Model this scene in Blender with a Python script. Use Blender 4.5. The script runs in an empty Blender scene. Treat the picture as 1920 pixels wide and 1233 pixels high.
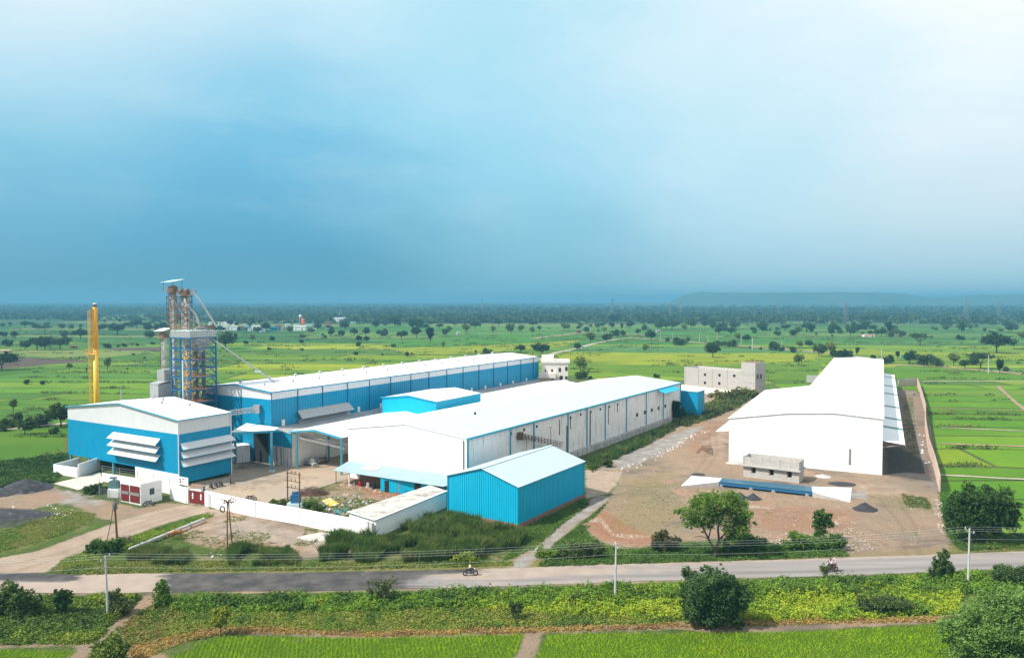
import bpy, bmesh, math, random
import numpy as np
from mathutils import Vector, noise as mnoise
random.seed(7); RNG = np.random.default_rng(11)
sc = bpy.context.scene; COL = sc.collection

# ---------------------------------------------------------------- camera
FPX, YH, CAMH = 1420.0, 564.0, 34.0            # focal length in 1920-px units, horizon row, drone height
PITCH = math.atan((616.5 - YH) / FPX)
cam = bpy.data.cameras.new('camera'); co = bpy.data.objects.new('camera', cam); COL.objects.link(co)
cam.sensor_width = 36; cam.lens = FPX / 1920 * 36; cam.clip_start = 0.5; cam.clip_end = 40000
co.location = (0, 0, CAMH); co.rotation_euler = (math.pi / 2 - PITCH, 0, 0); sc.camera = co
sc.view_settings.view_transform = 'Standard'; sc.view_settings.look = 'None'
sc.view_settings.exposure = 0.75; sc.view_settings.gamma = 1.0
sc.cycles.max_bounces = 6; sc.cycles.volume_bounces = 0; sc.cycles.transparent_max_bounces = 8
sc.cycles.volume_max_steps = 64

# ---------------------------------------------------------------- sun and sky
SUN_EL, SUN_AZ = math.radians(48), math.radians(-112)   # azimuth from +Y towards +X
sd = Vector((math.sin(SUN_AZ) * math.cos(SUN_EL), math.cos(SUN_AZ) * math.cos(SUN_EL), math.sin(SUN_EL)))
sl = bpy.data.lights.new('sun', 'SUN'); sl.energy = 3.7; sl.angle = math.radians(0.6); sl.color = (1, 0.955, 0.88)
so = bpy.data.objects.new('sun', sl); COL.objects.link(so); so.rotation_euler = sd.to_track_quat('Z', 'Y').to_euler()

def s2l(c):
    return tuple(((v / 255) / 12.92 if v / 255 <= 0.04045 else ((v / 255 + 0.055) / 1.055) ** 2.4) for v in c)

def build_world():
    w = bpy.data.worlds.new('World'); sc.world = w; w.use_nodes = True
    nt = w.node_tree; N = nt.nodes; L = nt.links; N.clear()
    def math_(op, a, b=None, c=None):
        n = N.new('ShaderNodeMath'); n.operation = op
        for i, v in enumerate((a, b, c)):
            if v is None: continue
            if isinstance(v, (int, float)): n.inputs[i].default_value = v
            else: L.new(v, n.inputs[i])
        return n.outputs[0]
    out = N.new('ShaderNodeOutputWorld'); bg = N.new('ShaderNodeBackground')
    L.new(bg.outputs[0], out.inputs[0])
    tc = N.new('ShaderNodeTexCoord')
    # soft, cloud-like warping of the direction
    mp = N.new('ShaderNodeMapping'); mp.inputs['Scale'].default_value = (1.0, 1.0, 2.6)
    L.new(tc.outputs['Generated'], mp.inputs[0])
    n1 = N.new('ShaderNodeTexNoise'); n1.inputs['Scale'].default_value = 2.3; n1.inputs['Detail'].default_value = 6; n1.inputs['Roughness'].default_value = 0.52
    L.new(mp.outputs[0], n1.inputs[0])
    n2 = N.new('ShaderNodeTexNoise'); n2.inputs['Scale'].default_value = 7.5; n2.inputs['Detail'].default_value = 5; n2.inputs['Roughness'].default_value = 0.5
    L.new(mp.outputs[0], n2.inputs[0])
    sx = N.new('ShaderNodeSeparateXYZ'); L.new(tc.outputs['Generated'], sx.inputs[0])
    az = math_('MULTIPLY', math_('ARCTAN2', sx.outputs[0], sx.outputs[1]), 57.2958)
    el = math_('MULTIPLY', math_('ARCSINE', sx.outputs[2]), 57.2958)
    wob = math_('SUBTRACT', n1.outputs['Fac'], 0.5)
    fade = N.new('ShaderNodeMapRange'); fade.inputs['From Min'].default_value = 1; fade.inputs['From Max'].default_value = 12; L.new(el, fade.inputs[0])
    az2 = math_('ADD', az, math_('MULTIPLY', wob, 26))
    el2 = math_('ADD', el, math_('MULTIPLY', math_('MULTIPLY', math_('SUBTRACT', n1.outputs['Fac'], 0.5), fade.outputs[0]), 9))
    elf = math_('DIVIDE', math_('ADD', el2, 2), 62)
    ST = {  # azimuth: colours (as seen) at elevations 0 4 9 14 21 40 60
        -75: [(150,190,205),(170,205,220),(190,218,230),(205,225,235),(215,232,240),(225,236,242),(225,236,242)],
        -34: [(92,152,176),(104,172,202),(130,195,222),(180,220,237),(232,244,249),(235,243,247),(225,236,242)],
        -17: [(84,149,173),(86,161,193),(104,178,212),(132,199,228),(205,234,245),(225,238,245),(225,236,242)],
        0:   [(128,182,202),(136,194,216),(152,210,233),(164,217,237),(178,224,240),(210,232,243),(225,236,242)],
        17:  [(166,205,219),(177,216,231),(190,226,241),(198,231,243),(214,237,247),(225,238,245),(225,236,242)],
        34:  [(174,209,223),(193,220,232),(220,236,243),(242,249,251),(254,254,254),(245,247,250),(225,236,242)],
        75:  [(190,212,224),(205,222,232),(220,232,240),(235,242,246),(245,248,250),(240,244,248),(225,236,242)],
    }
    ELV = [0, 4, 9, 14, 21, 40, 60]
    prev = None; K = list(ST)
    for i, a in enumerate(K):
        r = N.new('ShaderNodeValToRGB'); r.color_ramp.interpolation = 'LINEAR'
        e = r.color_ramp.elements
        while len(e) < len(ELV): e.new(0.5)
        for j, ev in enumerate(ELV):
            e[j].position = (ev + 2) / 62; c = s2l(ST[a][j]); e[j].color = (c[0], c[1], c[2], 1)
        L.new(elf, r.inputs[0])
        if prev is None: prev = r.outputs[0]; continue
        m = N.new('ShaderNodeMapRange'); m.interpolation_type = 'SMOOTHSTEP'
        m.inputs['From Min'].default_value = K[i - 1]; m.inputs['From Max'].default_value = a; L.new(az2, m.inputs[0])
        x = N.new('ShaderNodeMix'); x.data_type = 'RGBA'; L.new(m.outputs[0], x.inputs[0]); L.new(prev, x.inputs[6]); L.new(r.outputs[0], x.inputs[7])
        prev = x.outputs[2]
    # thin wisps
    cm = N.new('ShaderNodeMapRange'); cm.inputs['From Min'].default_value = 0.5; cm.inputs['From Max'].default_value = 0.78; cm.inputs['To Max'].default_value = 0.16
    L.new(n2.outputs['Fac'], cm.inputs[0])
    cmf = math_('MULTIPLY', cm.outputs[0], fade.outputs[0])
    x = N.new('ShaderNodeMix'); x.data_type = 'RGBA'; L.new(cmf, x.inputs[0]); L.new(prev, x.inputs[6]); x.inputs[7].default_value = (0.85, 0.92, 0.95, 1)
    sky = N.new('ShaderNodeTexSky'); sky.sky_type = 'NISHITA'; sky.sun_disc = False
    sky.sun_elevation = SUN_EL; sky.sun_rotation = SUN_AZ; sky.air_density = 1.2; sky.dust_density = 2.0
    sk = N.new('ShaderNodeVectorMath'); sk.operation = 'SCALE'; sk.inputs['Scale'].default_value = 0.1; L.new(sky.outputs[0], sk.inputs[0])
    y = N.new('ShaderNodeMix'); y.data_type = 'RGBA'; y.inputs[0].default_value = 0.06; L.new(x.outputs[2], y.inputs[6]); L.new(sk.outputs[0], y.inputs[7])
    L.new(y.outputs[2], bg.inputs[0]); bg.inputs[1].default_value = 1.13 * 2 ** -0.75
build_world()

# ---------------------------------------------------------------- pixel -> place helpers (1920 x 1233 photo)
def ray(px, py):
    x = (px - 960) / FPX; y = -(py - 616.5) / FPX
    return (x, math.cos(PITCH) + y * math.sin(PITCH), -math.sin(PITCH) + y * math.cos(PITCH))
def g(px, py, z=0.0):
    d = ray(px, py); t = (z - CAMH) / d[2]; return Vector((d[0] * t, d[1] * t, z))
def zat(Y, py):
    d = ray(960, py); return CAMH + d[2] / d[1] * Y
def onwall(P0, d, px, py):
    """distance along wall (from P0 along unit d) and height of what shows at px,py"""
    r = (px - 960) / FPX * math.cos(PITCH)      # x/y of the ray, up to the small pitch term
    rr = ray(px, py); r = rr[0] / rr[1]
    t = (r * P0[1] - P0[0]) / (d[0] - r * d[1]); Y = P0[1] + d[1] * t
    return t, zat(Y, py)
def inpoly(x, y, poly):
    c = np.zeros(x.shape, bool); n = len(poly)
    for i in range(n):
        x0, y0 = poly[i][0], poly[i][1]; x1, y1 = poly[(i + 1) % n][0], poly[(i + 1) % n][1]
        if y0 == y1: continue
        m = ((y0 > y) != (y1 > y)) & (x < (x1 - x0) * (y - y0) / (y1 - y0) + x0)
        c ^= m
    return c
def sdist(x, y, poly):
    d = np.full(x.shape, 1e9); n = len(poly)
    for i in range(n):
        x0, y0 = poly[i][0], poly[i][1]; x1, y1 = poly[(i + 1) % n][0], poly[(i + 1) % n][1]
        ex, ey = x1 - x0, y1 - y0; l = ex * ex + ey * ey + 1e-9
        t = np.clip(((x - x0) * ex + (y - y0) * ey) / l, 0, 1)
        d = np.minimum(d, np.hypot(x - x0 - t * ex, y - y0 - t * ey))
    return np.where(inpoly(x, y, poly), d, -d)
def linedist(x, y, pts):
    d = np.full(x.shape, 1e9)
    for i in range(len(pts) - 1):
        x0, y0 = pts[i][0], pts[i][1]; ex, ey = pts[i + 1][0] - x0, pts[i + 1][1] - y0
        t = np.clip(((x - x0) * ex + (y - y0) * ey) / (ex * ex + ey * ey + 1e-9), 0, 1)
        d = np.minimum(d, np.hypot(x - x0 - t * ex, y - y0 - t * ey))
    return d
_lat = RNG.random((256, 256))
def vnoise(x, y, s):
    x = np.asarray(x) / s + 1000.3; y = np.asarray(y) / s + 1000.7
    i = np.floor(x).astype(int); j = np.floor(y).astype(int); u = x - i; v = y - j
    u = u * u * (3 - 2 * u); v = v * v * (3 - 2 * v)
    a = _lat[i % 256, j % 256]; b = _lat[(i + 1) % 256, j % 256]; c = _lat[i % 256, (j + 1) % 256]; d = _lat[(i + 1) % 256, (j + 1) % 256]
    return (a * (1 - u) + b * u) * (1 - v) + (c * (1 - u) + d * u) * v
def gp(l): return [g(a, b) for a, b in l]

# ---------------------------------------------------------------- object helpers
OFF = {}
def thing(name, label, cat, loc=(0, 0, 0), rotz=0, group=None):
    o = bpy.data.objects.new(name, None); COL.objects.link(o); o.location = loc; o.rotation_euler = (0, 0, rotz)
    o.empty_display_size = 0.3
    o['label'] = label; o['category'] = cat
    if group: o['group'] = group
    OFF[o.name] = Vector(loc); return o
def tag(o, label, cat, group=None):
    o['label'] = label; o['category'] = cat
    if group: o['group'] = group
    return o
def addmesh(name, me, mat, parent=None):
    o = bpy.data.objects.new(name, me); COL.objects.link(o)
    if mat: me.materials.append(mat)
    if parent is not None:
        o.parent = parent; off = OFF.get(parent.name, Vector((0, 0, 0))); OFF[o.name] = off
        if off.length: me.transform(__import__('mathutils').Matrix.Translation(-off))
    return o
class MB:
    def __init__(s): s.v = []; s.f = []
    def quad(s, *p):
        n = len(s.v); s.v += [tuple(q) for q in p]; s.f.append(tuple(range(n, n + len(p)))); return s
    def prism(s, base, top):
        """two matching rings closed into a solid"""
        n = len(s.v); k = len(base); s.v += [tuple(q) for q in base] + [tuple(q) for q in top]
        s.f.append(tuple(range(n + k - 1, n - 1, -1))); s.f.append(tuple(range(n + k, n + 2 * k)))
        for i in range(k):
            j = (i + 1) % k; s.f.append((n + i, n + j, n + k + j, n + k + i))
        return s
    def box(s, x0, x1, y0, y1, z0, z1):
        return s.prism([(x0, y0, z0), (x1, y0, z0), (x1, y1, z0), (x0, y1, z0)], [(x0, y0, z1), (x1, y0, z1), (x1, y1, z1), (x0, y1, z1)])
    def bar(s, a, b, w, h=None, up=(0, 0, 1)):
        a = Vector(a); b = Vector(b); h = w if h is None else h; d = (b - a)
        if d.length < 1e-6: return s
        d.normalize(); u = Vector(up)
        if abs(d.dot(u)) > 0.99: u = Vector((0, 1, 0))
        r = d.cross(u).normalized() * w / 2; t = r.cross(d).normalized() * h / 2
        return s.prism([a - r - t, a + r - t, a + r + t, a - r + t], [b - r - t, b + r - t, b + r + t, b - r + t])
    def tube(s, a, b, r0, r1=None, n=8):
        a = Vector(a); b = Vector(b); r1 = r0 if r1 is None else r1; d = (b - a)
        if d.length < 1e-6: return s
        d.normalize(); u = Vector((0, 0, 1)) if abs(d.z) < 0.9 else Vector((1, 0, 0))
        x = d.cross(u).normalized(); y = d.cross(x)
        R = lambda c, r: [c + (x * math.cos(2 * math.pi * i / n) + y * math.sin(2 * math.pi * i / n)) * r for i in range(n)]
        return s.prism(R(a, r0), R(b, r1))
    def path(s, pts, r, n=6):
        for i in range(len(pts) - 1): s.tube(pts[i], pts[i + 1], r, r, n)
        return s
    def ring(s, c, axis, R, r, n=24, m=8):
        c = Vector(c); ax = Vector(axis).normalized(); u = Vector((0, 0, 1)) if abs(ax.z) < 0.9 else Vector((1, 0, 0))
        x = ax.cross(u).normalized(); y = ax.cross(x); b = len(s.v)
        for i in range(n):
            a = 2 * math.pi * i / n; e = x * math.cos(a) + y * math.sin(a)
            for j in range(m):
                q = 2 * math.pi * j / m; s.v.append(tuple(c + e * (R + r * math.cos(q)) + ax * r * math.sin(q)))
        for i in range(n):
            for j in range(m):
                s.f.append((b + i * m + j, b + ((i + 1) % n) * m + j, b + ((i + 1) % n) * m + (j + 1) % m, b + i * m + (j + 1) % m))
        return s
    def ball(s, c, rx, ry=None, rz=None, n=12, m=8):
        ry = rx if ry is None else ry; rz = rx if rz is None else rz; b = len(s.v)
        for j in range(m + 1):
            t = math.pi * j / m
            for i in range(n):
                a = 2 * math.pi * i / n; s.v.append((c[0] + rx * math.sin(t) * math.cos(a), c[1] + ry * math.sin(t) * math.sin(a), c[2] + rz * math.cos(t)))
        for j in range(m):
            for i in range(n):
                s.f.append((b + j * n + i, b + (j + 1) * n + i, b + (j + 1) * n + (i + 1) % n, b + j * n + (i + 1) % n))
        return s
    def mesh(s, name):
        me = bpy.data.meshes.new(name); me.from_pydata(s.v, [], s.f); me.update(); return me
    def obj(s, name, mat, parent=None, smooth=False):
        me = s.mesh(name)
        bm = bmesh.new(); bm.from_mesh(me); bmesh.ops.recalc_face_normals(bm, faces=bm.faces); bm.to_mesh(me); bm.free()
        if smooth: me.polygons.foreach_set('use_smooth', [True] * len(me.polygons))
        return addmesh(name, me, mat, parent)
class Fr:
    """local frame: a = along the wall, b = depth"""
    def __init__(s, o, a, b=None):
        s.o = Vector((o[0], o[1], 0)); s.a = Vector((a[0], a[1], 0)).normalized()
        s.b = Vector((b[0], b[1], 0)).normalized() if b is not None else Vector((-s.a.y, s.a.x, 0))
    def __call__(s, u, w, z): return s.o + s.a * u + s.b * w + Vector((0, 0, z))
    def box(s, mb, u0, u1, w0, w1, z0, z1):
        return mb.prism([s(u0, w0, z0), s(u1, w0, z0), s(u1, w1, z0), s(u0, w1, z0)], [s(u0, w0, z1), s(u1, w0, z1), s(u1, w1, z1), s(u0, w1, z1)])
def ribbed(mb, p0, p1, z0, ztop, out, pitch=0.35, depth=0.05, th=0.06):
    """standing sheet-metal wall from p0 to p1 with raised ribs; z0, ztop are functions of distance"""
    p0 = Vector((p0[0], p0[1], 0)); p1 = Vector((p1[0], p1[1], 0)); L = (p1 - p0).length; d = (p1 - p0) / L; o = Vector((out[0], out[1], 0)).normalized()
    n = max(1, int(round(L / pitch))); st = L / n; prof = []
    for i in range(n):
        prof += [(i * st, 0), (i * st + st * 0.62, 0), (i * st + st * 0.7, depth), (i * st + st * 0.92, depth)]
    prof.append((L, 0))
    b = len(mb.v); f0 = z0 if callable(z0) else (lambda t: z0); f1 = ztop if callable(ztop) else (lambda t: ztop)
    for t, h in prof:
        q = p0 + d * t + o * h; mb.v += [(q.x, q.y, f0(t)), (q.x, q.y, f1(t))]
    for i in range(len(prof) - 1): mb.f.append((b + 2 * i, b + 2 * i + 2, b + 2 * i + 3, b + 2 * i + 1))
    # back skin so the wall has thickness
    q0 = p0 - o * th; q1 = p1 - o * th; k = 12
    for i in range(k):
        t0, t1 = L * i / k, L * (i + 1) / k; a = q0 + d * t0; c = q0 + d * t1
        mb.quad((a.x, a.y, f0(t0)), (c.x, c.y, f0(t1)), (c.x, c.y, f1(t1)), (a.x, a.y, f1(t0)))
    return mb
def npmesh(name, V, F, mat=None, col=None, smooth=False, parent=None, kind=None):
    """fast mesh from arrays; F is (n,3) or (n,4)"""
    me = bpy.data.meshes.new(name); k = F.shape[1]; n = len(F)
    me.vertices.add(len(V)); me.vertices.foreach_set('co', np.ascontiguousarray(V, dtype=np.float32).ravel())
    me.loops.add(n * k); me.loops.foreach_set('vertex_index', np.ascontiguousarray(F, dtype=np.int32).ravel())
    me.polygons.add(n); me.polygons.foreach_set('loop_start', np.arange(0, n * k, k, dtype=np.int32))
    me.update(calc_edges=True)
    if smooth: me.polygons.foreach_set('use_smooth', np.ones(n, bool))
    if col is not None:
        for nm, c in (col.items() if isinstance(col, dict) else [('col', col)]):
            a = me.color_attributes.new(nm, 'FLOAT_COLOR', 'POINT'); a.data.foreach_set('color', np.ascontiguousarray(c, dtype=np.float32).ravel())
    me.validate(); me.update()
    if mat: me.materials.append(mat)
    return me
def link(name, me, kind=None, parent=None):
    o = bpy.data.objects.new(name, me); COL.objects.link(o)
    if kind: o['kind'] = kind
    if parent: o.parent = parent
    return o

# ---------------------------------------------------------------- materials
MATS = {}
class NT:
    def __init__(s, name):
        s.m = bpy.data.materials.new(name); s.m.use_nodes = True; s.t = s.m.node_tree; s.N = s.t.nodes; s.L = s.t.links
        s.b = s.N['Principled BSDF']; s.out = s.N['Material Output']
    def node(s, k, **kw):
        n = s.N.new(k)
        for a, v in kw.items(): setattr(n, a, v)
        return n
    def lk(s, a, b): s.L.new(a, b)
    def pos(s, obj=False, scale=(1, 1, 1)):
        o = s.node('ShaderNodeTexCoord').outputs['Object'] if obj else s.node('ShaderNodeNewGeometry').outputs['Position']
        m = s.node('ShaderNodeMapping'); m.inputs['Scale'].default_value = scale; s.lk(o, m.inputs[0]); return m.outputs[0]
    def noise(s, sc_, det=4, rough=0.55, vec=None):
        n = s.node('ShaderNodeTexNoise'); n.inputs['Scale'].default_value = sc_; n.inputs['Detail'].default_value = det; n.inputs['Roughness'].default_value = rough
        if vec is not None: s.lk(vec, n.inputs['Vector'])
        return n.outputs['Fac']
    def rng(s, v, a, b, c=0.0, d=1.0):
        n = s.node('ShaderNodeMapRange'); n.inputs['From Min'].default_value = a; n.inputs['From Max'].default_value = b
        n.inputs['To Min'].default_value = c; n.inputs['To Max'].default_value = d; s.lk(v, n.inputs[0]); return n.outputs[0]
    def mix(s, f, a, b, bt='MIX'):
        n = s.node('ShaderNodeMix', data_type='RGBA', blend_type=bt)
        for i, v in ((0, f), (6, a), (7, b)):
            if isinstance(v, (int, float)): n.inputs[i].default_value = v
            elif isinstance(v, tuple): n.inputs[i].default_value = (v + (1,)) if len(v) == 3 else v
            else: s.lk(v, n.inputs[i])
        return n.outputs[2]
    def m_(s, op, a, b=0.0):
        n = s.node('ShaderNodeMath', operation=op)
        for i, v in ((0, a), (1, b)):
            if isinstance(v, (int, float)): n.inputs[i].default_value = v
            else: s.lk(v, n.inputs[i])
        return n.outputs[0]
    def bump(s, h, dist=0.02, strength=1.0):
        n = s.node('ShaderNodeBump'); n.inputs['Distance'].default_value = dist; n.inputs['Strength'].default_value = strength
        s.lk(h, n.inputs['Height']); s.lk(n.outputs[0], s.b.inputs['Normal'])
def mat(name, col, rough=0.6, var=0.12, scale=1.5, stain=None, metal=0.0, obj=False, spec=0.5, streak=None, bump=0.0, ribs=None):
    """paint / metal / masonry with colour variation, optional blotchy stain and vertical streaks"""
    if name in MATS: return MATS[name]
    t = NT(name); p = t.pos(obj); n = t.noise(scale, 5, 0.6, p)
    d = tuple(c * (1 - var) for c in col); l = tuple(min(1, c * (1 + var)) for c in col)
    c = t.mix(t.rng(n, 0.3, 0.7), d, l)
    if stain:   # (colour, low threshold, scale, amount)
        n2 = t.noise(stain[2], 8, 0.65, p); c = t.mix(t.rng(n2, stain[1], stain[1] + 0.16, 0, stain[3]), c, stain[0])
    if streak:  # (colour, threshold, horizontal scale, amount)
        ps = t.pos(obj, (1, 1, 0.07)); n3 = t.noise(streak[2], 5, 0.6, ps)
        c = t.mix(t.rng(n3, streak[1], streak[1] + 0.2, 0, streak[3]), c, streak[0])
    t.lk(c, t.b.inputs['Base Color']); t.b.inputs['Roughness'].default_value = rough; t.b.inputs['Metallic'].default_value = metal
    t.b.inputs['Specular IOR Level'].default_value = spec
    if bump: t.bump(n, bump)
    MATS[name] = t.m; return t.m
def leafmat(name, tint=(1, 1, 1), obj=False):
    if name in MATS: return MATS[name]
    t = NT(name); a = t.node('ShaderNodeVertexColor', layer_name='col')
    n = t.noise(0.9, 3, 0.6, t.pos(False)); c = t.mix(1.0, a.outputs[0], tint, 'MULTIPLY')
    c = t.mix(t.rng(n, 0.3, 0.7, 0, 0.35), c, t.mix(1.0, c, (1.5, 1.3, 0.9), 'MULTIPLY'))
    if obj:
        oi = t.node('ShaderNodeObjectInfo'); c = t.mix(oi.outputs['Random'], t.mix(1.0, c, (0.75, 0.8, 0.85), 'MULTIPLY'), t.mix(1.0, c, (1.35, 1.25, 1.0), 'MULTIPLY'))
    t.lk(c, t.b.inputs['Base Color']); t.b.inputs['Roughness'].default_value = 0.65; t.b.inputs['Specular IOR Level'].default_value = 0.25
    tr = t.node('ShaderNodeBsdfTranslucent'); t.lk(c, tr.inputs[0]); mx = t.node('ShaderNodeMixShader'); mx.inputs[0].default_value = 0.28
    t.lk(t.b.outputs[0], mx.inputs[1]); t.lk(tr.outputs[0], mx.inputs[2]); t.lk(mx.outputs[0], t.out.inputs[0])
    MATS[name] = t.m; return t.m

M = dict(
    white_roof=mat('white roof sheet', (0.86, 0.87, 0.88), 0.45, 0.03, 0.4, stain=((0.66, 0.64, 0.6), 0.62, 0.25, 0.5)),
    pale_roof=mat('pale blue roof sheet', (0.56, 0.74, 0.80), 0.45, 0.04, 0.4, stain=((0.55, 0.52, 0.48), 0.64, 0.3, 0.5)),
    shaded_roof=mat('shade grey roof sheet', (0.34, 0.33, 0.33), 0.6, 0.12, 0.5, stain=((0.5, 0.49, 0.48), 0.5, 0.3, 0.6)),  # shade of a roof slope facing away is put into this grey
    white_sheet=mat('white wall sheet', (0.66, 0.67, 0.68), 0.5, 0.04, 0.5),
    white_wall=mat('white plaster', (0.82, 0.82, 0.81), 0.75, 0.04, 0.8, streak=((0.5, 0.47, 0.43), 0.62, 1.2, 0.35)),
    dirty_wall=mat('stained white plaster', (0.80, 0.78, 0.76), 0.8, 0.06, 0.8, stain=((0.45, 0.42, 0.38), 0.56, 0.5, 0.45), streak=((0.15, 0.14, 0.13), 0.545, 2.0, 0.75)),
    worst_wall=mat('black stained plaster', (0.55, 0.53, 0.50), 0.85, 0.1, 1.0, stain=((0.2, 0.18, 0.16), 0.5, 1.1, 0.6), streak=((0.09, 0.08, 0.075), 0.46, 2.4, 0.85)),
    blue=mat('mid blue sheet', (0.0, 0.235, 0.41), 0.45, 0.06, 0.6, spec=0.3, streak=((0.03, 0.21, 0.33), 0.55, 1.3, 0.45)),
    blue_bright=mat('bright blue sheet', (0.0, 0.265, 0.47), 0.45, 0.06, 0.6, spec=0.3, streak=((0.03, 0.235, 0.37), 0.57, 1.1, 0.4)),
    cyan=mat('cyan sheet', (0.004, 0.41, 0.62), 0.45, 0.05, 0.6, streak=((0.01, 0.30, 0.42), 0.55, 1.2, 0.4), spec=0.3),
    trim=mat('blue trim', (0.05, 0.33, 0.46), 0.5, 0.06, 2.0),
    steel_blue=mat('blue painted steel', (0.015, 0.12, 0.27), 0.5, 0.15, 2.0, obj=True),
    teal_post=mat('teal painted post', (0.07, 0.27, 0.34), 0.5, 0.1, 2.0),
    yellow=mat('yellow paint', (0.85, 0.46, 0.025), 0.45, 0.06, 1.0),
    rust=mat('rusty steel', (0.16, 0.075, 0.035), 0.8, 0.3, 3.0, obj=True),
    orange_steel=mat('orange weathered steel', (0.42, 0.19, 0.06), 0.7, 0.25, 3.0),
    galv=mat('galvanised steel', (0.42, 0.43, 0.43), 0.4, 0.2, 1.6, stain=((0.2, 0.16, 0.12), 0.53, 1.6, 0.7), metal=0.25),
    dark_galv=mat('dark galvanised steel', (0.16, 0.16, 0.165), 0.5, 0.25, 1.6, metal=0.3),
    concrete=mat('raw concrete', (0.42, 0.40, 0.375), 0.9, 0.15, 1.0, stain=((0.24, 0.22, 0.2), 0.56, 0.9, 0.6), bump=0.02),
    block=mat('grey block wall', (0.45, 0.42, 0.39), 0.92, 0.12, 2.0, stain=((0.25, 0.235, 0.22), 0.55, 1.4, 0.6), bump=0.02),
    slab=mat('concrete slab', (0.52, 0.48, 0.43), 0.9, 0.1, 0.6, stain=((0.3, 0.26, 0.22), 0.58, 0.5, 0.5)),
    pink_block=mat('pinkish block wall', (0.56, 0.42, 0.35), 0.92, 0.12, 2.0, stain=((0.36, 0.25, 0.18), 0.55, 1.0, 0.6)),
    brick=mat('red brick', (0.24, 0.12, 0.085), 0.9, 0.25, 3.0, stain=((0.35, 0.3, 0.26), 0.56, 1.5, 0.6)),
    cream=mat('cream plaster', (0.78, 0.70, 0.62), 0.8, 0.05, 1.0),
    peach=mat('peach plaster', (0.78, 0.52, 0.38), 0.8, 0.05, 1.0),
    glass=mat('dark window', (0.015, 0.017, 0.02), 0.15, 0.2, 2.0),
    dark=mat('dark opening', (0.012, 0.012, 0.012), 0.9, 0.2, 2.0),  # near black, stands in for the shade inside openings
    maroon=mat('maroon paint', (0.20, 0.02, 0.018), 0.5, 0.12, 2.0, streak=((0.3, 0.05, 0.04), 0.5, 3.0, 0.5)),
    grey_paint=mat('grey paint', (0.22, 0.21, 0.21), 0.6, 0.1, 2.0),
    white_paint=mat('white paint', (0.8, 0.8, 0.8), 0.5, 0.03, 2.0),
    deck_blue=mat('weighbridge blue deck', (0.006, 0.085, 0.145), 0.4, 0.12, 0.7, streak=((0.05, 0.17, 0.26), 0.5, 1.0, 0.5)),
    gravel=mat('black gravel', (0.035, 0.036, 0.04), 0.95, 0.4, 6.0, bump=0.05),
    ash=mat('dark ash', (0.028, 0.028, 0.033), 0.9, 0.5, 1.5, stain=((0.12, 0.125, 0.14), 0.54, 0.8, 0.7), bump=0.08),
    earth=mat('brown earth', (0.25, 0.16, 0.105), 0.95, 0.2, 1.5, bump=0.05),
    pole=mat('cement pole', (0.50, 0.50, 0.50), 0.85, 0.1, 2.0, obj=True),
    black=mat('black plastic', (0.012, 0.012, 0.013), 0.45, 0.2, 5.0, obj=True),
    chrome=mat('chrome', (0.6, 0.6, 0.6), 0.25, 0.05, 5.0, metal=0.9, obj=True),
    rubber=mat('tyre rubber', (0.02, 0.02, 0.02), 0.9, 0.2, 5.0, obj=True),
    red_paint=mat('red paint', (0.35, 0.02, 0.02), 0.35, 0.1, 5.0, obj=True),
    wood=mat('weathered wood', (0.20, 0.13, 0.08), 0.9, 0.25, 3.0, obj=True),
    bark=mat('bark', (0.07, 0.052, 0.04), 0.95, 0.3, 4.0, obj=True),
    twig=mat('dry twigs', (0.10, 0.055, 0.035), 0.95, 0.4, 5.0),
    skin=mat('skin', (0.16, 0.075, 0.045), 0.6, 0.05, 5.0, obj=True),
    hair=mat('black hair', (0.012, 0.010, 0.010), 0.6, 0.2, 9.0, obj=True),
    hide=mat('cow hide', (0.30, 0.11, 0.04), 0.85, 0.2, 2.5, obj=True),
    hide_pale=mat('pale cow hide', (0.26, 0.20, 0.16), 0.85, 0.2, 2.5, obj=True),
    wire=mat('aluminium wire', (0.45, 0.45, 0.47), 0.5, 0.05, 1.0, obj=True),
    tank_green=mat('teal grey metal', (0.10, 0.19, 0.20), 0.5, 0.12, 2.0),
    teal_strip=mat('teal roof light', (0.045, 0.20, 0.16), 0.4, 0.08, 2.0),
)
LEAF = leafmat('leaves', (1.35, 1.3, 1.15)); LEAFO = leafmat('far leaves', (1.15, 1.12, 1.05), obj=True)

# ================================================================ GROUND
def struct(o): o['kind'] = 'structure'; return o
# far ground sheet
def ground_mat():
    t = NT('open country'); p = t.pos(False)
    n = t.noise(0.004, 6, 0.6, p); n2 = t.noise(0.05, 5, 0.6, p)
    c = t.mix(t.rng(n, 0.35, 0.65), (0.055, 0.09, 0.022), (0.085, 0.12, 0.03)); c = t.mix(t.rng(n2, 0.45, 0.7, 0, 0.7), c, (0.17, 0.13, 0.065))
    t.lk(c, t.b.inputs['Base Color']); t.b.inputs['Roughness'].default_value = 0.9; t.b.inputs['Specular IOR Level'].default_value = 0.1; return t.m
mb = MB(); R = 15000; n = 48
mb.quad(*[(R * math.cos(2 * math.pi * i / n), R * math.sin(2 * math.pi * i / n), -0.32) for i in range(n)])
struct(mb.obj('ground', ground_mat()))

SITE = gp([(-500, 905), (-60, 872), (60, 864), (124, 846), (122, 815), (240, 760), (300, 745), (390, 727), (700, 692), (960, 662), (1000, 668), (1100, 704), (1130, 714), (1280, 712), (1420, 735), (1560, 716), (1722, 733), (1738, 765), (1764, 925), (1778, 1012), (1925, 1012), (2400, 1000)])
SITE = [(p.x, p.y) for p in SITE] + [(200, 60), (-200, 60)]

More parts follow.
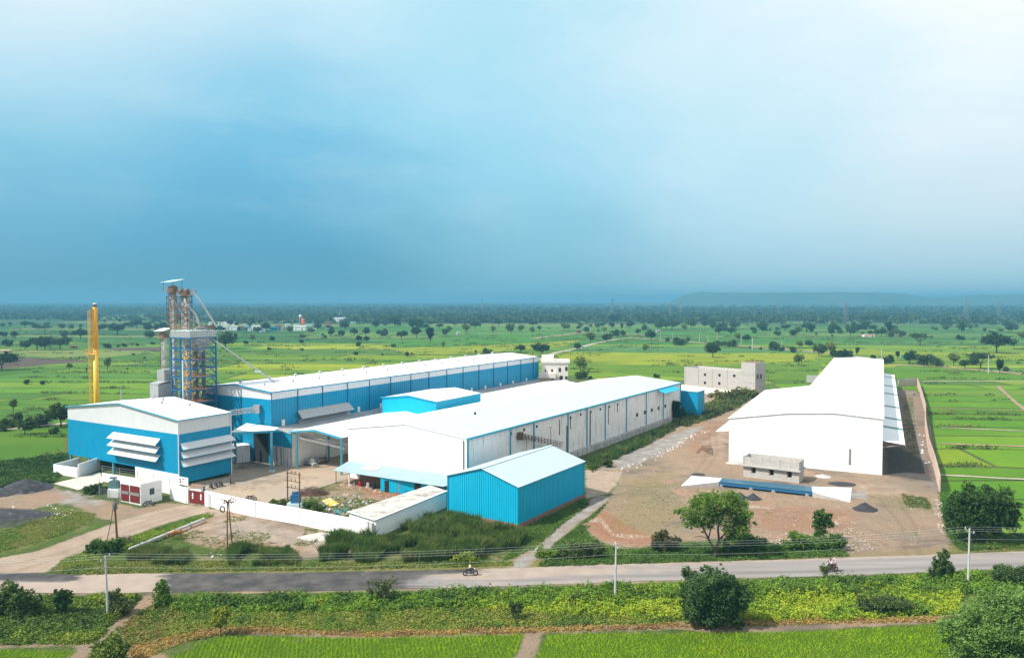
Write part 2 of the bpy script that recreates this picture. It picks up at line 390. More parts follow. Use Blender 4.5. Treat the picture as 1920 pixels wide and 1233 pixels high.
# near terrain: one fine sheet, its cover laid out as areas
XS = np.arange(-140, 170.01, 0.62); YS = np.arange(62, 345.01, 0.62)
GX, GY = np.meshgrid(XS, YS)
site_d = sdist(GX, GY, SITE)
def area(px, soft=0.5, xy=None):
    P = xy if xy is not None else [(q.x, q.y) for q in gp(px)]
    return np.clip(0.5 + sdist(GX, GY, P) / (2 * soft), 0, 1)
def band(px, half, soft=0.6):
    P = [(q.x, q.y) for q in gp(px)]
    return np.clip(0.5 + (half - linedist(GX, GY, P)) / (2 * soft), 0, 1)
mx = lambda *a: np.maximum.reduce(a)
dirt = mx(
    area([(183, 936), (226, 944), (262, 952), (306, 940), (352, 946), (300, 962), (240, 962), (186, 948)], 0.8), area([(330, 988), (400, 962), (440, 952), (640, 1002), (690, 1014), (650, 1046), (560, 1048), (420, 1030), (350, 1020)], 1.2) * .85,
    area([(1100, 882), (1150, 870), (1190, 850), (1225, 818), (1290, 792), (1330, 765), (1380, 738), (1460, 728), (1400, 800), (1380, 860), (1655, 885), (1735, 905), (1762, 925), (1785, 985), (1780, 1046), (1500, 1056), (1490, 1022), (1400, 1008), (1230, 1018), (1180, 1030), (1120, 1015), (1102, 990), (1130, 950), (1160, 905), (1100, 900)], 1.2),
    area([(60, 925), (100, 912), (150, 928), (210, 948), (300, 962), (290, 990), (190, 972), (150, 952), (120, 940), (60, 955), (-200, 960), (-200, 925)], 1.0),
    area([(490, 945), (600, 915), (650, 897), (720, 905), (830, 930), (700, 975), (560, 968), (400, 945)], 1.0) * 0.6,
    area([(640, 893), (700, 893), (760, 925), (800, 945), (770, 950), (700, 930), (640, 905)], 0.6),
    band([(1130, 932), (1105, 955), (1060, 985), (1025, 1020), (985, 1050), (965, 1068)], 1.4, 0.5), area([(1115, 885), (1150, 858), (1225, 828), (1290, 803), (1330, 795), (1250, 850), (1180, 876)], 1.2),
    area([(1655, 885), (1655, 700), (1690, 705), (1728, 735), (1745, 800), (1764, 925), (1735, 908)], 0.5),
    area([(1280, 790), (1280, 722), (1440, 735), (1380, 765)], 1.0),
    area([(395, 958), (440, 950), (640, 1000), (690, 1012), (640, 1050), (560, 1045), (400, 1005), (330, 990)], 1.0) * 0.8,
    area([(120, 1062), (330, 1040), (1000, 1040), (1120, 1060), (960, 1066), (100, 1080)], 0.5) * 0.35,
    band([(-200, 1214), (0, 1210), (150, 1203), (165, 1212), (250, 1212), (340, 1196), (420, 1181), (560, 1186), (700, 1189), (1000, 1181), (1270, 1172), (1340, 1180), (1500, 1176), (1800, 1158)], 0.8, 0.7) * 0.9,
    band([(1000, 1180), (995, 1205), (978, 1240), (970, 1290)], 0.9, 0.5),
    band([(285, 1112), (262, 1140), (230, 1165), (195, 1195), (150, 1225), (120, 1260)], 0.8, 0.6),
    band([(-60, 1066), (60, 1050), (160, 1018), (250, 985), (372, 951)], 0.5, 0.5) * 0.75,
    band([(165, 1212), (240, 1225), (300, 1240)], 1.1, 0.8),
    band([(-300, 1109), (0, 1116), (300, 1110), (600, 1108), (850, 1103), (1200, 1090), (1560, 1077), (2100, 1057)], 0.45, 0.4) * 0.8,
    band([(-300, 1040), (90, 1079), (600, 1075), (900, 1068), (1200, 1056), (1560, 1047), (2100, 1029)], 0.5, 0.5) * 0.7,
)
redd = mx(area([(650, 897), (720, 903), (760, 925), (800, 945), (760, 948), (690, 925)], 1.0), area([(1100, 975), (1130, 955), (1180, 985), (1240, 1015), (1200, 1028), (1130, 1015)], 1.0),
    area([(1400, 935), (1540, 950), (1620, 960), (1600, 1000), (1480, 1005), (1400, 985)], 2.5) * 0.6, area([(1290, 790), (1360, 790), (1360, 850), (1290, 850)], 1.5) * 0.5, area([(1450, 1000), (1500, 1000), (1490, 1015), (1440, 1015)], 1.5) * 0.6)
track = mx(*[band(l, .22, .25) for l in ([(1700, 1042), (1690, 985), (1650, 935), (1560, 905), (1480, 925)], [(1725, 1042), (1715, 985), (1680, 930), (1600, 897), (1440, 915)], [(1300, 985), (1420, 965), (1520, 975), (1640, 1010), (1690, 1035)], [(1290, 975), (1430, 955), (1530, 963), (1660, 1000), (1720, 1030)], [(1330, 800), (1330, 850), (1300, 890), (1250, 930)], [(1340, 800), (1345, 850), (1325, 880)], [(350, 955), (230, 990), (120, 1035), (0, 1062)], [(350, 961), (240, 997), (140, 1038), (30, 1070)], [(330, 958), (200, 985), (80, 1030)])])
sand = mx(
    area([(352, 945), (386, 949), (402, 957), (330, 975), (240, 1006), (165, 1030), (112, 1052), (88, 1072), (-300, 1090), (-300, 1048), (0, 1046), (70, 1032), (150, 1003), (230, 975), (290, 958)], 0.6),
    area([(1098, 880), (1165, 886), (1160, 900), (1140, 925), (1098, 934)], 0.7),
    area([(1290, 745), (1360, 752), (1340, 770), (1290, 775)], 1.0) * 0.9,
    area([(350, 985), (440, 960), (520, 985), (600, 1005), (640, 1018), (590, 1040), (540, 1030), (480, 1018), (380, 1012), (330, 1000)], 0.9) * 0.5,
    area([(1675, 886), (1720, 890), (1712, 896), (1680, 893)], 0.8),
    area([(395, 955), (430, 950), (420, 968), (385, 972)], 0.7) * 0.8,
    area([(1310, 830), (1365, 800), (1365, 865), (1320, 860)], 1.5) * 0.55,
    area([(1560, 900), (1700, 905), (1720, 930), (1600, 930)], 2.0) * 0.45,
    area([(1375, 944), (1440, 948), (1455, 954), (1400, 952)], 0.5) * 0.8,
)
conc = mx(area([(386, 948), (398, 944), (487, 946), (548, 930), (655, 896), (662, 862), (700, 800), (430, 840), (430, 893), (330, 909), (345, 928), (352, 944)], 0.25))
grey = mx(
    area([(1115, 885), (1150, 858), (1225, 828), (1290, 803), (1330, 795), (1250, 850), (1180, 876)], 0.9) * 0.68,
    band([(1130, 932), (1105, 955), (1060, 985), (1025, 1020), (985, 1050), (965, 1068)], 1.2, 0.6) * 0.62,
    area([(400, 975), (470, 965), (560, 1000), (620, 1010), (600, 1030), (500, 1015), (400, 1005)], 1.5) * 0.62,
    area([(100, 915), (180, 930), (200, 950), (120, 945)], 2) * 0.7,
    area([(1590, 920), (1625, 918), (1625, 935), (1592, 936)], 0.8) * 0.8,
    area([(1730, 905), (1765, 925), (1735, 845), (1722, 800), (1718, 760), (1712, 760), (1718, 850)], 0.8) * 0.55,
)
dark = mx(
    area([(-200, 940), (60, 955), (110, 960), (90, 975), (30, 990), (-200, 985)], 1.0),
    area([(1655, 890), (1655, 840), (1690, 838), (1750, 870), (1755, 905)], 1.2) * 0.8,  # dark dirt beside the warehouse, its wall shadow put into the colour
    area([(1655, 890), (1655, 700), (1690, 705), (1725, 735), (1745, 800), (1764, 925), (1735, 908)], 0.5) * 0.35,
    area([(440, 880), (620, 868), (650, 840), (430, 840)], 1.5) * 0.5, area([(392, 915), (440, 895), (560, 880), (600, 895), (480, 925)], 2.5) * 0.33,  # shade under the porch roofs put into the floor colour; duller yard beside
    area([(1280, 772), (1325, 762), (1320, 745), (1280, 752)], 1.2) * 0.6,
    area([(1470, 1000), (1500, 1003), (1490, 1012), (1460, 1010)], 1.2) * 0.4,
)
dryg = mx(area([(100, 1065), (250, 1055), (900, 1052), (1120, 1040), (1480, 1040), (1920, 1020), (1920, 1030), (1500, 1052), (1000, 1066), (120, 1078)], 0.6) * 0.75,
    area([(1160, 900), (1260, 880), (1290, 960), (1240, 1010), (1150, 990)], 3) * 0.7,
    area([(270, 1195), (420, 1178), (700, 1190), (1000, 1182), (1280, 1172), (1280, 1165), (1000, 1172), (700, 1180), (430, 1165), (250, 1180)], 0.8) * 0.8,
    area([(0, 960), (180, 950), (180, 980), (0, 1040)], 2) * 0.55,
    area([(1600, 925), (1760, 935), (1760, 960), (1680, 958)], 1.5) * 0.7,
    area([(1664, 738), (1712, 742), (1722, 860), (1690, 870)], 1.0) * 0.6)
bright = mx(area([(-300, 1220), (0, 1218), (150, 1222), (100, 1300), (-300, 1300)], 0.6), area([(310, 1240), (420, 1192), (700, 1195), (985, 1188), (970, 1300), (310, 1300)], 0.6),
    area([(1025, 1190), (1500, 1184), (1790, 1170), (1900, 1300), (990, 1300)], 0.6), area([(150, 975), (330, 985), (390, 960), (400, 975), (300, 1000), (130, 1050)], 1.5) * 0.4)
hz = 0.09 * (vnoise(GX, GY, 3.1) - 0.5) + 0.25 * (vnoise(GX, GY, 11) - 0.5)
smooth = np.clip(mx(conc, sand * 0.8), 0, 1); hz = hz * (1 - smooth * 0.9)
# stony bank of the filled lot, heaps of loose soil
bank = np.exp(-(linedist(GX, GY, [(q.x, q.y) for q in gp([(1108, 985), (1130, 1010), (1190, 1022), (1240, 1012)])]) / 1.6) ** 2) * (0.5 + 0.5 * vnoise(GX, GY, 1.1))
mound2 = np.exp(-(linedist(GX, GY, [(q.x, q.y) for q in gp([(1540, 968), (1580, 972), (1620, 974)])]) / 2.0) ** 2) * (0.4 + 1.0 * vnoise(GX, GY, 1.4))
lump = np.exp(-(linedist(GX, GY, [(q.x, q.y) for q in gp([(300, 1032), (350, 1022)])]) / 1.5) ** 2)
hz += 0.9 * bank + 0.9 * mound2 + 0.5 * lump
GZ = 0.02 + hz * 0.5 * np.clip(site_d / 3, 0, 1) - np.clip(-site_d / 1.5, 0, 0.6)
road_px = [(-700, 1085), (-300, 1087), (0, 1091), (150, 1093), (300, 1092), (600, 1089), (860, 1084), (1200, 1072), (1560, 1062), (1920, 1049), (2400, 1030)]
road_c = [(q.x, q.y) for q in gp(road_px)]
rd = linedist(GX, GY, road_c); GZ = np.where(rd < 4.4, np.minimum(GZ, 0.0), GZ)
dirt = np.maximum(dirt, np.clip(bank * 1.2, 0, 1)); redd = np.maximum(redd, np.clip(bank, 0, 1))
ny, nx = GX.shape
V = np.stack([GX.ravel(), GY.ravel(), GZ.ravel()], 1)
idx = np.arange(nx * ny).reshape(ny, nx)
F = np.stack([idx[:-1, :-1].ravel(), idx[:-1, 1:].ravel(), idx[1:, 1:].ravel(), idx[1:, :-1].ravel()], 1)
keep = (site_d > -2.5); kf = keep[:-1, :-1].ravel(); F = F[kf]
used = np.unique(F); rm = np.full(nx * ny, -1); rm[used] = np.arange(len(used)); V = V[used]; F = rm[F]
z1 = np.ones_like(GX)
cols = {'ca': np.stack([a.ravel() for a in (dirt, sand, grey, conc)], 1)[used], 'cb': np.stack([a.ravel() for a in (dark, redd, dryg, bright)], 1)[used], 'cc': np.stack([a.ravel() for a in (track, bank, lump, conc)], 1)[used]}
def near_mat():
    t = NT('site ground'); p = t.pos(False)
    a = t.node('ShaderNodeVertexColor', layer_name='ca'); b = t.node('ShaderNodeVertexColor', layer_name='cb')
    sa = t.node('ShaderNodeSeparateColor'); t.lk(a.outputs[0], sa.inputs[0]); sb = t.node('ShaderNodeSeparateColor'); t.lk(b.outputs[0], sb.inputs[0])
    n1 = t.noise(0.35, 9, 0.68, p); n2 = t.noise(2.2, 6, 0.7, p); n3 = t.noise(0.09, 4, 0.6, p); n4 = t.noise(9.0, 4, 0.7, p)
    rag = t.m_('ADD', t.m_('MULTIPLY', t.m_('SUBTRACT', n1, 0.5), 1.5), t.m_('MULTIPLY', t.m_('SUBTRACT', n2, 0.5), 0.7))
    def w(src, k=1.0, s=0.18):
        v = t.m_('ADD', src, t.m_('MULTIPLY', rag, k)); return t.rng(v, 0.5 - s, 0.5 + s)
    gr = t.mix(t.rng(n2, 0.35, 0.68), (0.045, 0.085, 0.016), (0.115, 0.165, 0.03)); gr = t.mix(t.rng(n1, 0.5, 0.68, 0, 0.7), gr, (0.19, 0.17, 0.075)); gr = t.mix(t.rng(n1, 0.44, 0.34, 0, 0.6), gr, (0.17, 0.125, 0.08))
    di = t.mix(t.rng(n1, 0.3, 0.7), (0.28, 0.19, 0.125), (0.42, 0.30, 0.205)); di = t.mix(t.rng(n4, 0.58, 0.72, 0, 0.5), di, (0.42, 0.34, 0.28)); di = t.mix(t.rng(n4, 0.42, 0.3, 0, 0.4), di, (0.12, 0.08, 0.06))
    di = t.mix(t.rng(n2, 0.52, 0.68, 0, 0.4), di, (0.19, 0.125, 0.085)); di = t.mix(t.rng(n2, 0.46, 0.34, 0, 0.35), di, (0.44, 0.34, 0.26)); di = t.mix(t.rng(n3, 0.42, 0.62, 0, 0.75), di, (0.25, 0.205, 0.16)); n5 = t.noise(0.055, 7, 0.62, t.pos(False, (1, 1.7, 1))); di = t.mix(t.rng(n5, 0.52, 0.62, 0, 0.6), di, (0.36, 0.235, 0.15)); di = t.mix(t.rng(n5, 0.45, 0.37, 0, 0.7), di, (0.16, 0.125, 0.105))
    sa_ = t.mix(t.rng(n1, 0.3, 0.7), (0.34, 0.25, 0.185), (0.49, 0.38, 0.29)); sa_ = t.mix(t.rng(n4, 0.55, 0.72, 0, 0.4), sa_, (0.54, 0.46, 0.39))
    gy = t.mix(t.rng(n1, 0.3, 0.7), (0.22, 0.205, 0.19), (0.42, 0.395, 0.365)); gy = t.mix(t.rng(n2, 0.55, 0.7, 0, 0.6), gy, (0.14, 0.13, 0.12))
    cn = t.mix(t.rng(n3, 0.35, 0.65), (0.40, 0.335, 0.275), (0.52, 0.39, 0.275)); cn = t.mix(t.rng(n1, 0.58, 0.75, 0, 0.5), cn, (0.34, 0.28, 0.23))
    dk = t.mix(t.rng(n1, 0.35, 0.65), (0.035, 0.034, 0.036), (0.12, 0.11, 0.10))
    rdm = t.mix(t.rng(n2, 0.35, 0.65), (0.28, 0.13, 0.075), (0.40, 0.23, 0.14))
    dr = t.mix(t.rng(n2, 0.35, 0.65), (0.15, 0.17, 0.045), (0.27, 0.22, 0.085))
    br = t.mix(t.rng(n2, 0.35, 0.65), (0.06, 0.13, 0.01), (0.10, 0.19, 0.012))
    c = t.mix(w(sb.outputs[2], 0.8, 0.3), gr, dr)
    c = t.mix(w(b.outputs[1], 0.25), c, br)
    c = t.mix(w(sa.outputs[0], 0.85), c, di); c = t.mix(t.m_('MULTIPLY', w(sb.outputs[1], 0.7, 0.3), w(sa.outputs[0], 0.9)), c, rdm)
    c = t.mix(t.m_('MULTIPLY', w(sb.outputs[2], 0.9, 0.35), 0.5), c, dr)
    # tufts that have taken hold on bare ground
    tf = t.m_('MULTIPLY', t.rng(n1, 0.57, 0.63), t.rng(n3, 0.44, 0.58, 0, 0.75)); c = t.mix(tf, c, (0.14, 0.16, 0.045))
    c = t.mix(w(sa.outputs[2], 1.15, 0.25), c, gy); c = t.mix(w(sa.outputs[1], 0.75), c, sa_); tr_ = t.node('ShaderNodeVertexColor', layer_name='cc'); sc3 = t.node('ShaderNodeSeparateColor'); t.lk(tr_.outputs[0], sc3.inputs[0]); c = t.mix(t.m_('MULTIPLY', sc3.outputs[0], t.rng(n1, 0.3, 0.6, 0.25, 0.75)), c, t.mix(1.0, c, (0.66, 0.62, 0.60), 'MULTIPLY'))
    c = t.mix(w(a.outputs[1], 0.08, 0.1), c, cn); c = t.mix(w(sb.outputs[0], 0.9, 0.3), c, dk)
    t.lk(c, t.b.inputs['Base Color']); t.b.inputs['Roughness'].default_value = 0.92; t.b.inputs['Specular IOR Level'].default_value = 0.15
    t.bump(t.m_('ADD', n2, n4), 0.2, 1.0); return t.m
me = npmesh('site_ground', V, F, near_mat(), cols, smooth=True); struct(link('site_ground', me))
def weight_at(W, x, y):
    i = np.clip(((x - XS[0]) / 0.62).astype(int), 0, nx - 1); j = np.clip(((y - YS[0]) / 0.62).astype(int), 0, ny - 1); return W[j, i]

# ---------------------------------------------------------------- road
def road_mat():
    t = NT('worn asphalt'); a = t.node('ShaderNodeVertexColor', layer_name='col'); s = t.node('ShaderNodeSeparateColor'); t.lk(a.outputs[0], s.inputs[0])
    p = t.pos(False); ps = t.pos(False, (0.06, 1.0, 1.0)); n1 = t.noise(0.9, 6, 0.6, ps); n2 = t.noise(0.35, 8, 0.65, p); n3 = t.noise(6, 4, 0.7, p)
    base = t.mix(t.rng(n1, 0.3, 0.7), (0.19, 0.175, 0.17), (0.29, 0.255, 0.235)); base = t.mix(t.rng(n3, 0.4, 0.7, 0, 0.25), base, (0.34, 0.31, 0.29))
    dust = t.mix(t.rng(n2, 0.3, 0.7), (0.28, 0.215, 0.17), (0.37, 0.295, 0.245))
    wet = t.mix(t.rng(n2, 0.4, 0.65), (0.035, 0.032, 0.032), (0.10, 0.088, 0.08))
    rag = t.m_('ADD', t.m_('MULTIPLY', t.m_('SUBTRACT', n1, 0.5), 1.1), t.m_('MULTIPLY', t.m_('SUBTRACT', n2, 0.5), 0.9))
    c = t.mix(t.rng(t.m_('ADD', s.outputs[0], rag), 0.3, 0.7), base, dust); c = t.mix(t.rng(t.m_('ADD', s.outputs[1], rag), 0.36, 0.64), c, wet)
    c = t.mix(t.m_('MULTIPLY', s.outputs[2], 0.55), c, (0.10, 0.095, 0.095))
    t.lk(c, t.b.inputs['Base Color']); t.b.inputs['Roughness'].default_value = 0.85; t.bump(n3, 0.01); return t.m
def strip(pts, half, step=0.5, cross=17, rag=0.35, z=0.03):
    P = [np.array(p) for p in pts]; out = []; 
    for i in range(len(P) - 1):
        L = np.linalg.norm(P[i + 1] - P[i]); k = max(1, int(L / step))
        for j in range(k): out.append(P[i] + (P[i + 1] - P[i]) * j / k)
    out.append(P[-1]); C = np.array(out)
    for _ in range(12): C[1:-1] = (C[:-2] + C[1:-1] * 2 + C[2:]) / 4
    T = np.gradient(C, axis=0); T /= np.linalg.norm(T, axis=1)[:, None]; Nn = np.stack([-T[:, 1], T[:, 0]], 1)
    q = np.linspace(-1, 1, cross); n = len(C); e = (vnoise(C[:, 0], C[:, 1], 1.7) - 0.5) * rag; e2 = (vnoise(C[:, 0] + 50, C[:, 1] + 9, 1.9) - 0.5) * rag
    W = np.where(q[None, :] < 0, -1, 1) * 0 + q[None, :] * half + np.where(q[None, :] > 0, e[:, None], e2[:, None]) * np.abs(q[None, :]) ** 4
    V = np.zeros((n, cross, 3)); V[:, :, :2] = C[:, None, :] + Nn[:, None, :] * W[:, :, None]; V[:, :, 2] = z + 0.05 * (1 - q ** 2)[None, :]
    idx = np.arange(n * cross).reshape(n, cross)
    F = np.stack([idx[:-1, :-1].ravel(), idx[1:, :-1].ravel(), idx[1:, 1:].ravel(), idx[:-1, 1:].ravel()], 1)[:, ::-1]
    return V.reshape(-1, 3), F, np.tile(q, n)
V, F, q = strip(road_c, 3.05)
x = V[:, 0]; y = V[:, 1]; r = lambda a, b: np.clip((x - a) / (b - a), 0, 1)
px = 960 + 1420 * x / y
R_ = lambda a, b: np.clip((px - a) / (b - a), 0, 1)
dust = np.maximum((1 - R_(260, 330)) * R_(-100, 60) * 0.9, R_(330, 400) * 0.1) + (1 - R_(290, 310)) * 0.0
dust = np.where(px < 300, 0.85, 0.12) ; dust = np.maximum(dust, R_(700, 860) * (1 - R_(1100, 1500)) * np.where(q > -0.2, 0.75, 0.35)); dust = np.maximum(dust, np.exp(-((px - 390) / 45) ** 2) * (q < .1)); dust = np.maximum(dust, np.clip((q - 0.45) * 2, 0, 1) * 0.75 * R_(900, 1000))
wet = R_(255, 330) * (1 - R_(700, 900)) * 0.95; wet = np.maximum(wet, (1 - R_(110, 170)) * np.clip(q * 2 + .4, 0, 1)); wet = np.maximum(wet, (1 - R_(850, 1000)) * R_(300, 350) * np.clip(q, 0, 1) * 0.9)
tyre = np.exp(-((np.abs(q + 0.5) - 0.0) / 0.16) ** 2) * R_(820, 1000) * 0.8
me = npmesh('road', V, F, road_mat(), np.stack([dust, wet, tyre, np.ones_like(q)], 1), smooth=True); struct(link('road', me))

# ---------------------------------------------------------------- paddy fields to the horizon
def field_mat():
    t = NT('paddy and crops'); a = t.node('ShaderNodeVertexColor', layer_name='col'); p = t.pos(False)
    n1 = t.noise(0.05, 6, 0.6, p); n2 = t.noise(0.9, 5, 0.7, p)
    c = t.mix(t.rng(n1, 0.3, 0.7), t.mix(1.0, a.outputs[0], (0.72, 0.85, 0.8), 'MULTIPLY'), t.mix(1.0, a.outputs[0], (1.3, 1.12, 1.0), 'MULTIPLY'))
    c = t.mix(t.rng(n2, 0.35, 0.7, 0, 0.5), c, t.mix(1.0, c, (0.6, 0.78, 0.6), 'MULTIPLY'))
    t.lk(c, t.b.inputs['Base Color']); t.b.inputs['Roughness'].default_value = 0.85; t.b.inputs['Specular IOR Level'].default_value = 0.15
    t.bump(n2, 0.15, 0.6); return t.m
FV = []; FF = []; FC = []; BV = []
rnd = random.Random(5)
def pal(x, y):
    a = x / max(y, 1); d = y
    if d < 330 and a > 0.2: c = rnd.choice([(0.075, 0.17, 0.006), (0.10, 0.195, 0.007), (0.07, 0.155, 0.006)])
    elif d < 620:
        if a < -0.38: c = rnd.choice([(0.055, 0.135, 0.01), (0.075, 0.165, 0.01), (0.06, 0.14, 0.014), (0.105, 0.18, 0.012)])
        else: c = rnd.choice([(0.12, 0.20, 0.008), (0.18, 0.235, 0.008), (0.215, 0.25, 0.010), (0.09, 0.17, 0.012), (0.145, 0.215, 0.01), (0.07, 0.14, 0.015)])
    elif d < 1100:
        c = rnd.choice([(0.045, 0.14, 0.016), (0.06, 0.16, 0.02), (0.085, 0.175, 0.025), (0.05, 0.12, 0.02), (0.12, 0.18, 0.04), (0.055, 0.13, 0.02)])
        if a < -0.3: c = rnd.choice([(0.035, 0.11, 0.018), (0.045, 0.12, 0.02), (0.03, 0.09, 0.018), (0.14, 0.16, 0.05)])
    elif d < 1500: c = rnd.choice([(0.05, 0.105, 0.022), (0.07, 0.12, 0.03), (0.04, 0.085, 0.02), (0.14, 0.16, 0.06), (0.03, 0.07, 0.018)])
    else: c = rnd.choice([(0.05, 0.09, 0.028), (0.075, 0.105, 0.04), (0.035, 0.07, 0.022), (0.03, 0.06, 0.02)])
    k = rnd.uniform(1.02, 1.28); return (c[0] * k, c[1] * k, c[2] * k)
SKA = math.radians(-4)
def emit(x0, x1, y0, y1, dep):
    g_ = 0.35 + 0.0012 * y0; nseg = max(2, int((x1 - x0) / 12)) if y0 < 500 else 4
    c = pal((x0 + x1) / 2, (y0 + y1) / 2); b = len(FV)
    for i in range(nseg + 1):
        t = i / nseg; X = x0 + g_ + (x1 - x0 - 2 * g_) * t
        for Y, s in ((y0 + g_, 1), (y1 - g_, 2)):
            w = (mnoise.noise((X * 0.03, (y0 if s == 1 else y1) * 0.07, 1.0))) * (y1 - y0) * 0.16
            w2 = (mnoise.noise((Y * 0.03, X * 0.01, 5.0))) * 4
            xx, yy = X + w2, Y + w
            FV.append((xx * math.cos(SKA) - yy * math.sin(SKA) , xx * math.sin(SKA) + yy * math.cos(SKA), -0.25)); FC.append(c + (1,))
    for i in range(nseg): FF.append((b + 2 * i, b + 2 * i + 2, b + 2 * i + 3, b + 2 * i + 1))
def bsp(x0, x1, y0, y1):
    ym = (y0 + y1) / 2; hm = (19 if x0 < 60 else 24) + 0.05 * max(0, ym - 150); wm = 85 + 0.12 * ym
    w, h = x1 - x0, y1 - y0
    if ym > 3400: hm *= 3; wm *= 3
    if h > hm * 1.5 or (h > hm and rnd.random() < 0.5):
        s = y0 + h * rnd.uniform(0.36, 0.64); bsp(x0, x1, y0, s); bsp(x0, x1, s, y1)
    elif w > wm * 1.5 or (w > wm and rnd.random() < 0.5):
        s = x0 + w * rnd.uniform(0.33, 0.67); bsp(x0, s, y0, y1); bsp(s, x1, y0, y1)
    else:
        cx, cy = (x0 + x1) / 2, ym
        if abs(cx) > 0.85 * cy + 150 or cy > 3600: return
        emit(x0, x1, y0, y1, 0)
bsp(-2400, 2400, 62, 3600)
me = npmesh('fields', np.array(FV), np.array(FF), field_mat(), np.array(FC)); struct(link('fields', me))
FIELDMAT = me.materials[0]
# particular fields seen beyond the works
def patch(px, c, z=0.05):
    mb = MB(); pts = gp(px); mb.quad(*[(p.x, p.y, z - 0.25) for p in pts]); me = mb.mesh('field')
    a = me.color_attributes.new('col', 'FLOAT_COLOR', 'POINT')
    for d in a.data: d.color = c + (1,)
    me.materials.append(FIELDMAT); struct(link('field', me))
patch([(-200, 668), (12, 668), (150, 674), (170, 677), (90, 682), (20, 689), (-200, 692)], (0.10, 0.065, 0.055), 0.06)
patch([(-200, 657), (100, 656), (210, 655), (300, 659), (255, 663), (170, 672), (12, 666), (-200, 666)], (0.16, 0.20, 0.05), 0.06)
patch([(190, 652), (300, 650), (310, 657), (225, 656)], (0.10, 0.065, 0.06), 0.07)
patch([(1060, 659), (1100, 648), (1330, 650), (1500, 655), (1560, 661), (1300, 661)], (0.075, 0.17, 0.045), 0.06)
patch([(1040, 676), (1060, 661), (1560, 664), (1500, 676), (1300, 683)], (0.22, 0.255, 0.008), 0.06)
patch([(1080, 690), (1060, 679), (1300, 685), (1540, 680), (1530, 712), (1300, 708)], (0.10, 0.18, 0.008), 0.055)
patch([(1680, 684), (1700, 681), (1960, 702), (1960, 712), (1700, 710), (1672, 697)], (0.085, 0.18, 0.008), 0.06)
patch([(730, 640), (1095, 621), (1100, 634), (1000, 640), (740, 652)], (0.06, 0.17, 0.015), 0.06)
patch([(740, 655), (1000, 642), (1090, 637), (1060, 648), (900, 662), (760, 664)], (0.20, 0.245, 0.010), 0.065)
patch([(-100, 812), (0, 806), (100, 800), (124, 820), (124, 843), (60, 862), (-100, 870)], (0.07, 0.15, 0.008), 0.05)
# country tracks
def track_mat(name, a, b):
    t = NT(name); p = t.pos(False); n = t.noise(0.5, 6, 0.65, p); c = t.mix(t.rng(n, 0.35, 0.65), a, b); t.lk(c, t.b.inputs['Base Color']); t.b.inputs['Roughness'].default_value = 0.95; return t.m
TM = track_mat('pale track', (0.30, 0.26, 0.19), (0.45, 0.39, 0.30)); TB = track_mat('brown track', (0.24, 0.15, 0.095), (0.34, 0.235, 0.15))
for pxl, hw, m_ in (([(1010, 672), (1040, 661), (1075, 654), (1115, 643), (1150, 636), (1185, 632)], 2.2, TM), ([(-60, 808), (40, 801), (100, 795), (125, 792)], 1.6, TM),
                   ([(1665, 683), (1740, 685), (1850, 694), (1980, 705)], 3.2, TB), ([(1000, 634), (1100, 622), (1220, 628)], 4.0, TB), ([(1870, 722), (1895, 745), (1925, 770)], 0.7, TB),
                   ([(1180, 633), (1290, 640), (1420, 650), (1560, 662), (1660, 675)], 3.5, TB),
                   ([(1730, 714), (1830, 713), (1960, 715)], 1.0, TM), ([(1760, 829), (1830, 833), (1960, 836)], 0.7, TB), ([(1745, 736), (1860, 737), (1980, 738)], 0.5, TB), ([(1755, 764), (1860, 767), (1980, 770)], 0.5, TB), ([(1760, 888), (1850, 893), (1980, 899)], 0.6, TM), ([(1765, 800), (1980, 809)], 0.5, TM)):
    V, F, q = strip([(p.x, p.y) for p in gp(pxl)], hw, 2.0, 5, hw * 0.9, 0.09); V[:, 2] = -0.14
    struct(link('path', npmesh('path', V, F, m_)))
# low line of hills on the horizon, right
def hills():
    n = 140; D = 4600; pts = []
    for i in range(n + 1):
        px = 1130 + (2150 - 1130) * i / n; t = px
        h = np.interp(px, [1130, 1190, 1250, 1285, 1310, 1400, 1500, 1640, 1700, 1740, 1800, 1900, 1950, 2150], [8, 26, 18, 66, 80, 80, 84, 86, 76, 52, 62, 70, 74, 70])
        h += 3 * mnoise.noise((px * 0.03, 0, 0)); pts.append((px, float(h) * 1.0 ))
    V = []; F = []
    prof = [(-700, -0.3), (-380, 0.35), (-140, 0.8), (0, 1.0), (300, 0.9), (900, -0.1)]
    for px, h in pts:
        for k, (dy, f) in enumerate(prof):
            Y = D + dy; X = (px - 960) / 1420 * D * (1 + dy / D); nz = mnoise.noise((X * 0.004, Y * 0.004, 2)) * 9 * (1 if 0 < k < 5 else 0)
            V.append((X, Y, h * f + 3 * (f > 0) + nz * min(1, h / 40) if f > 0 else -8))
    m = len(prof)
    for i in range(n):
        for k in range(m - 1): a = i * m + k; F.append((a, a + m, a + m + 1, a + 1))
    t = NT('wooded hill'); nn = t.noise(0.004, 6, 0.6, t.pos(False)); t.lk(t.mix(t.rng(nn, 0.35, 0.65), (0.03, 0.06, 0.02), (0.08, 0.10, 0.04)), t.b.inputs['Base Color']); t.b.inputs['Roughness'].default_value = 0.9
    struct(link('hills', npmesh('hills', np.array(V), np.array(F)[:, ::-1], t.m, smooth=True)))
hills()

# ================================================================ BUILDINGS
Ua = math.atan(840 / 1420); U2 = Vector((math.sin(Ua), math.cos(Ua), 0)); V2 = Vector((-math.cos(Ua), math.sin(Ua), 0))
OUTF = -U2; OUTR = -V2      # outward normals: gable side (faces us, left) and long side (faces right)

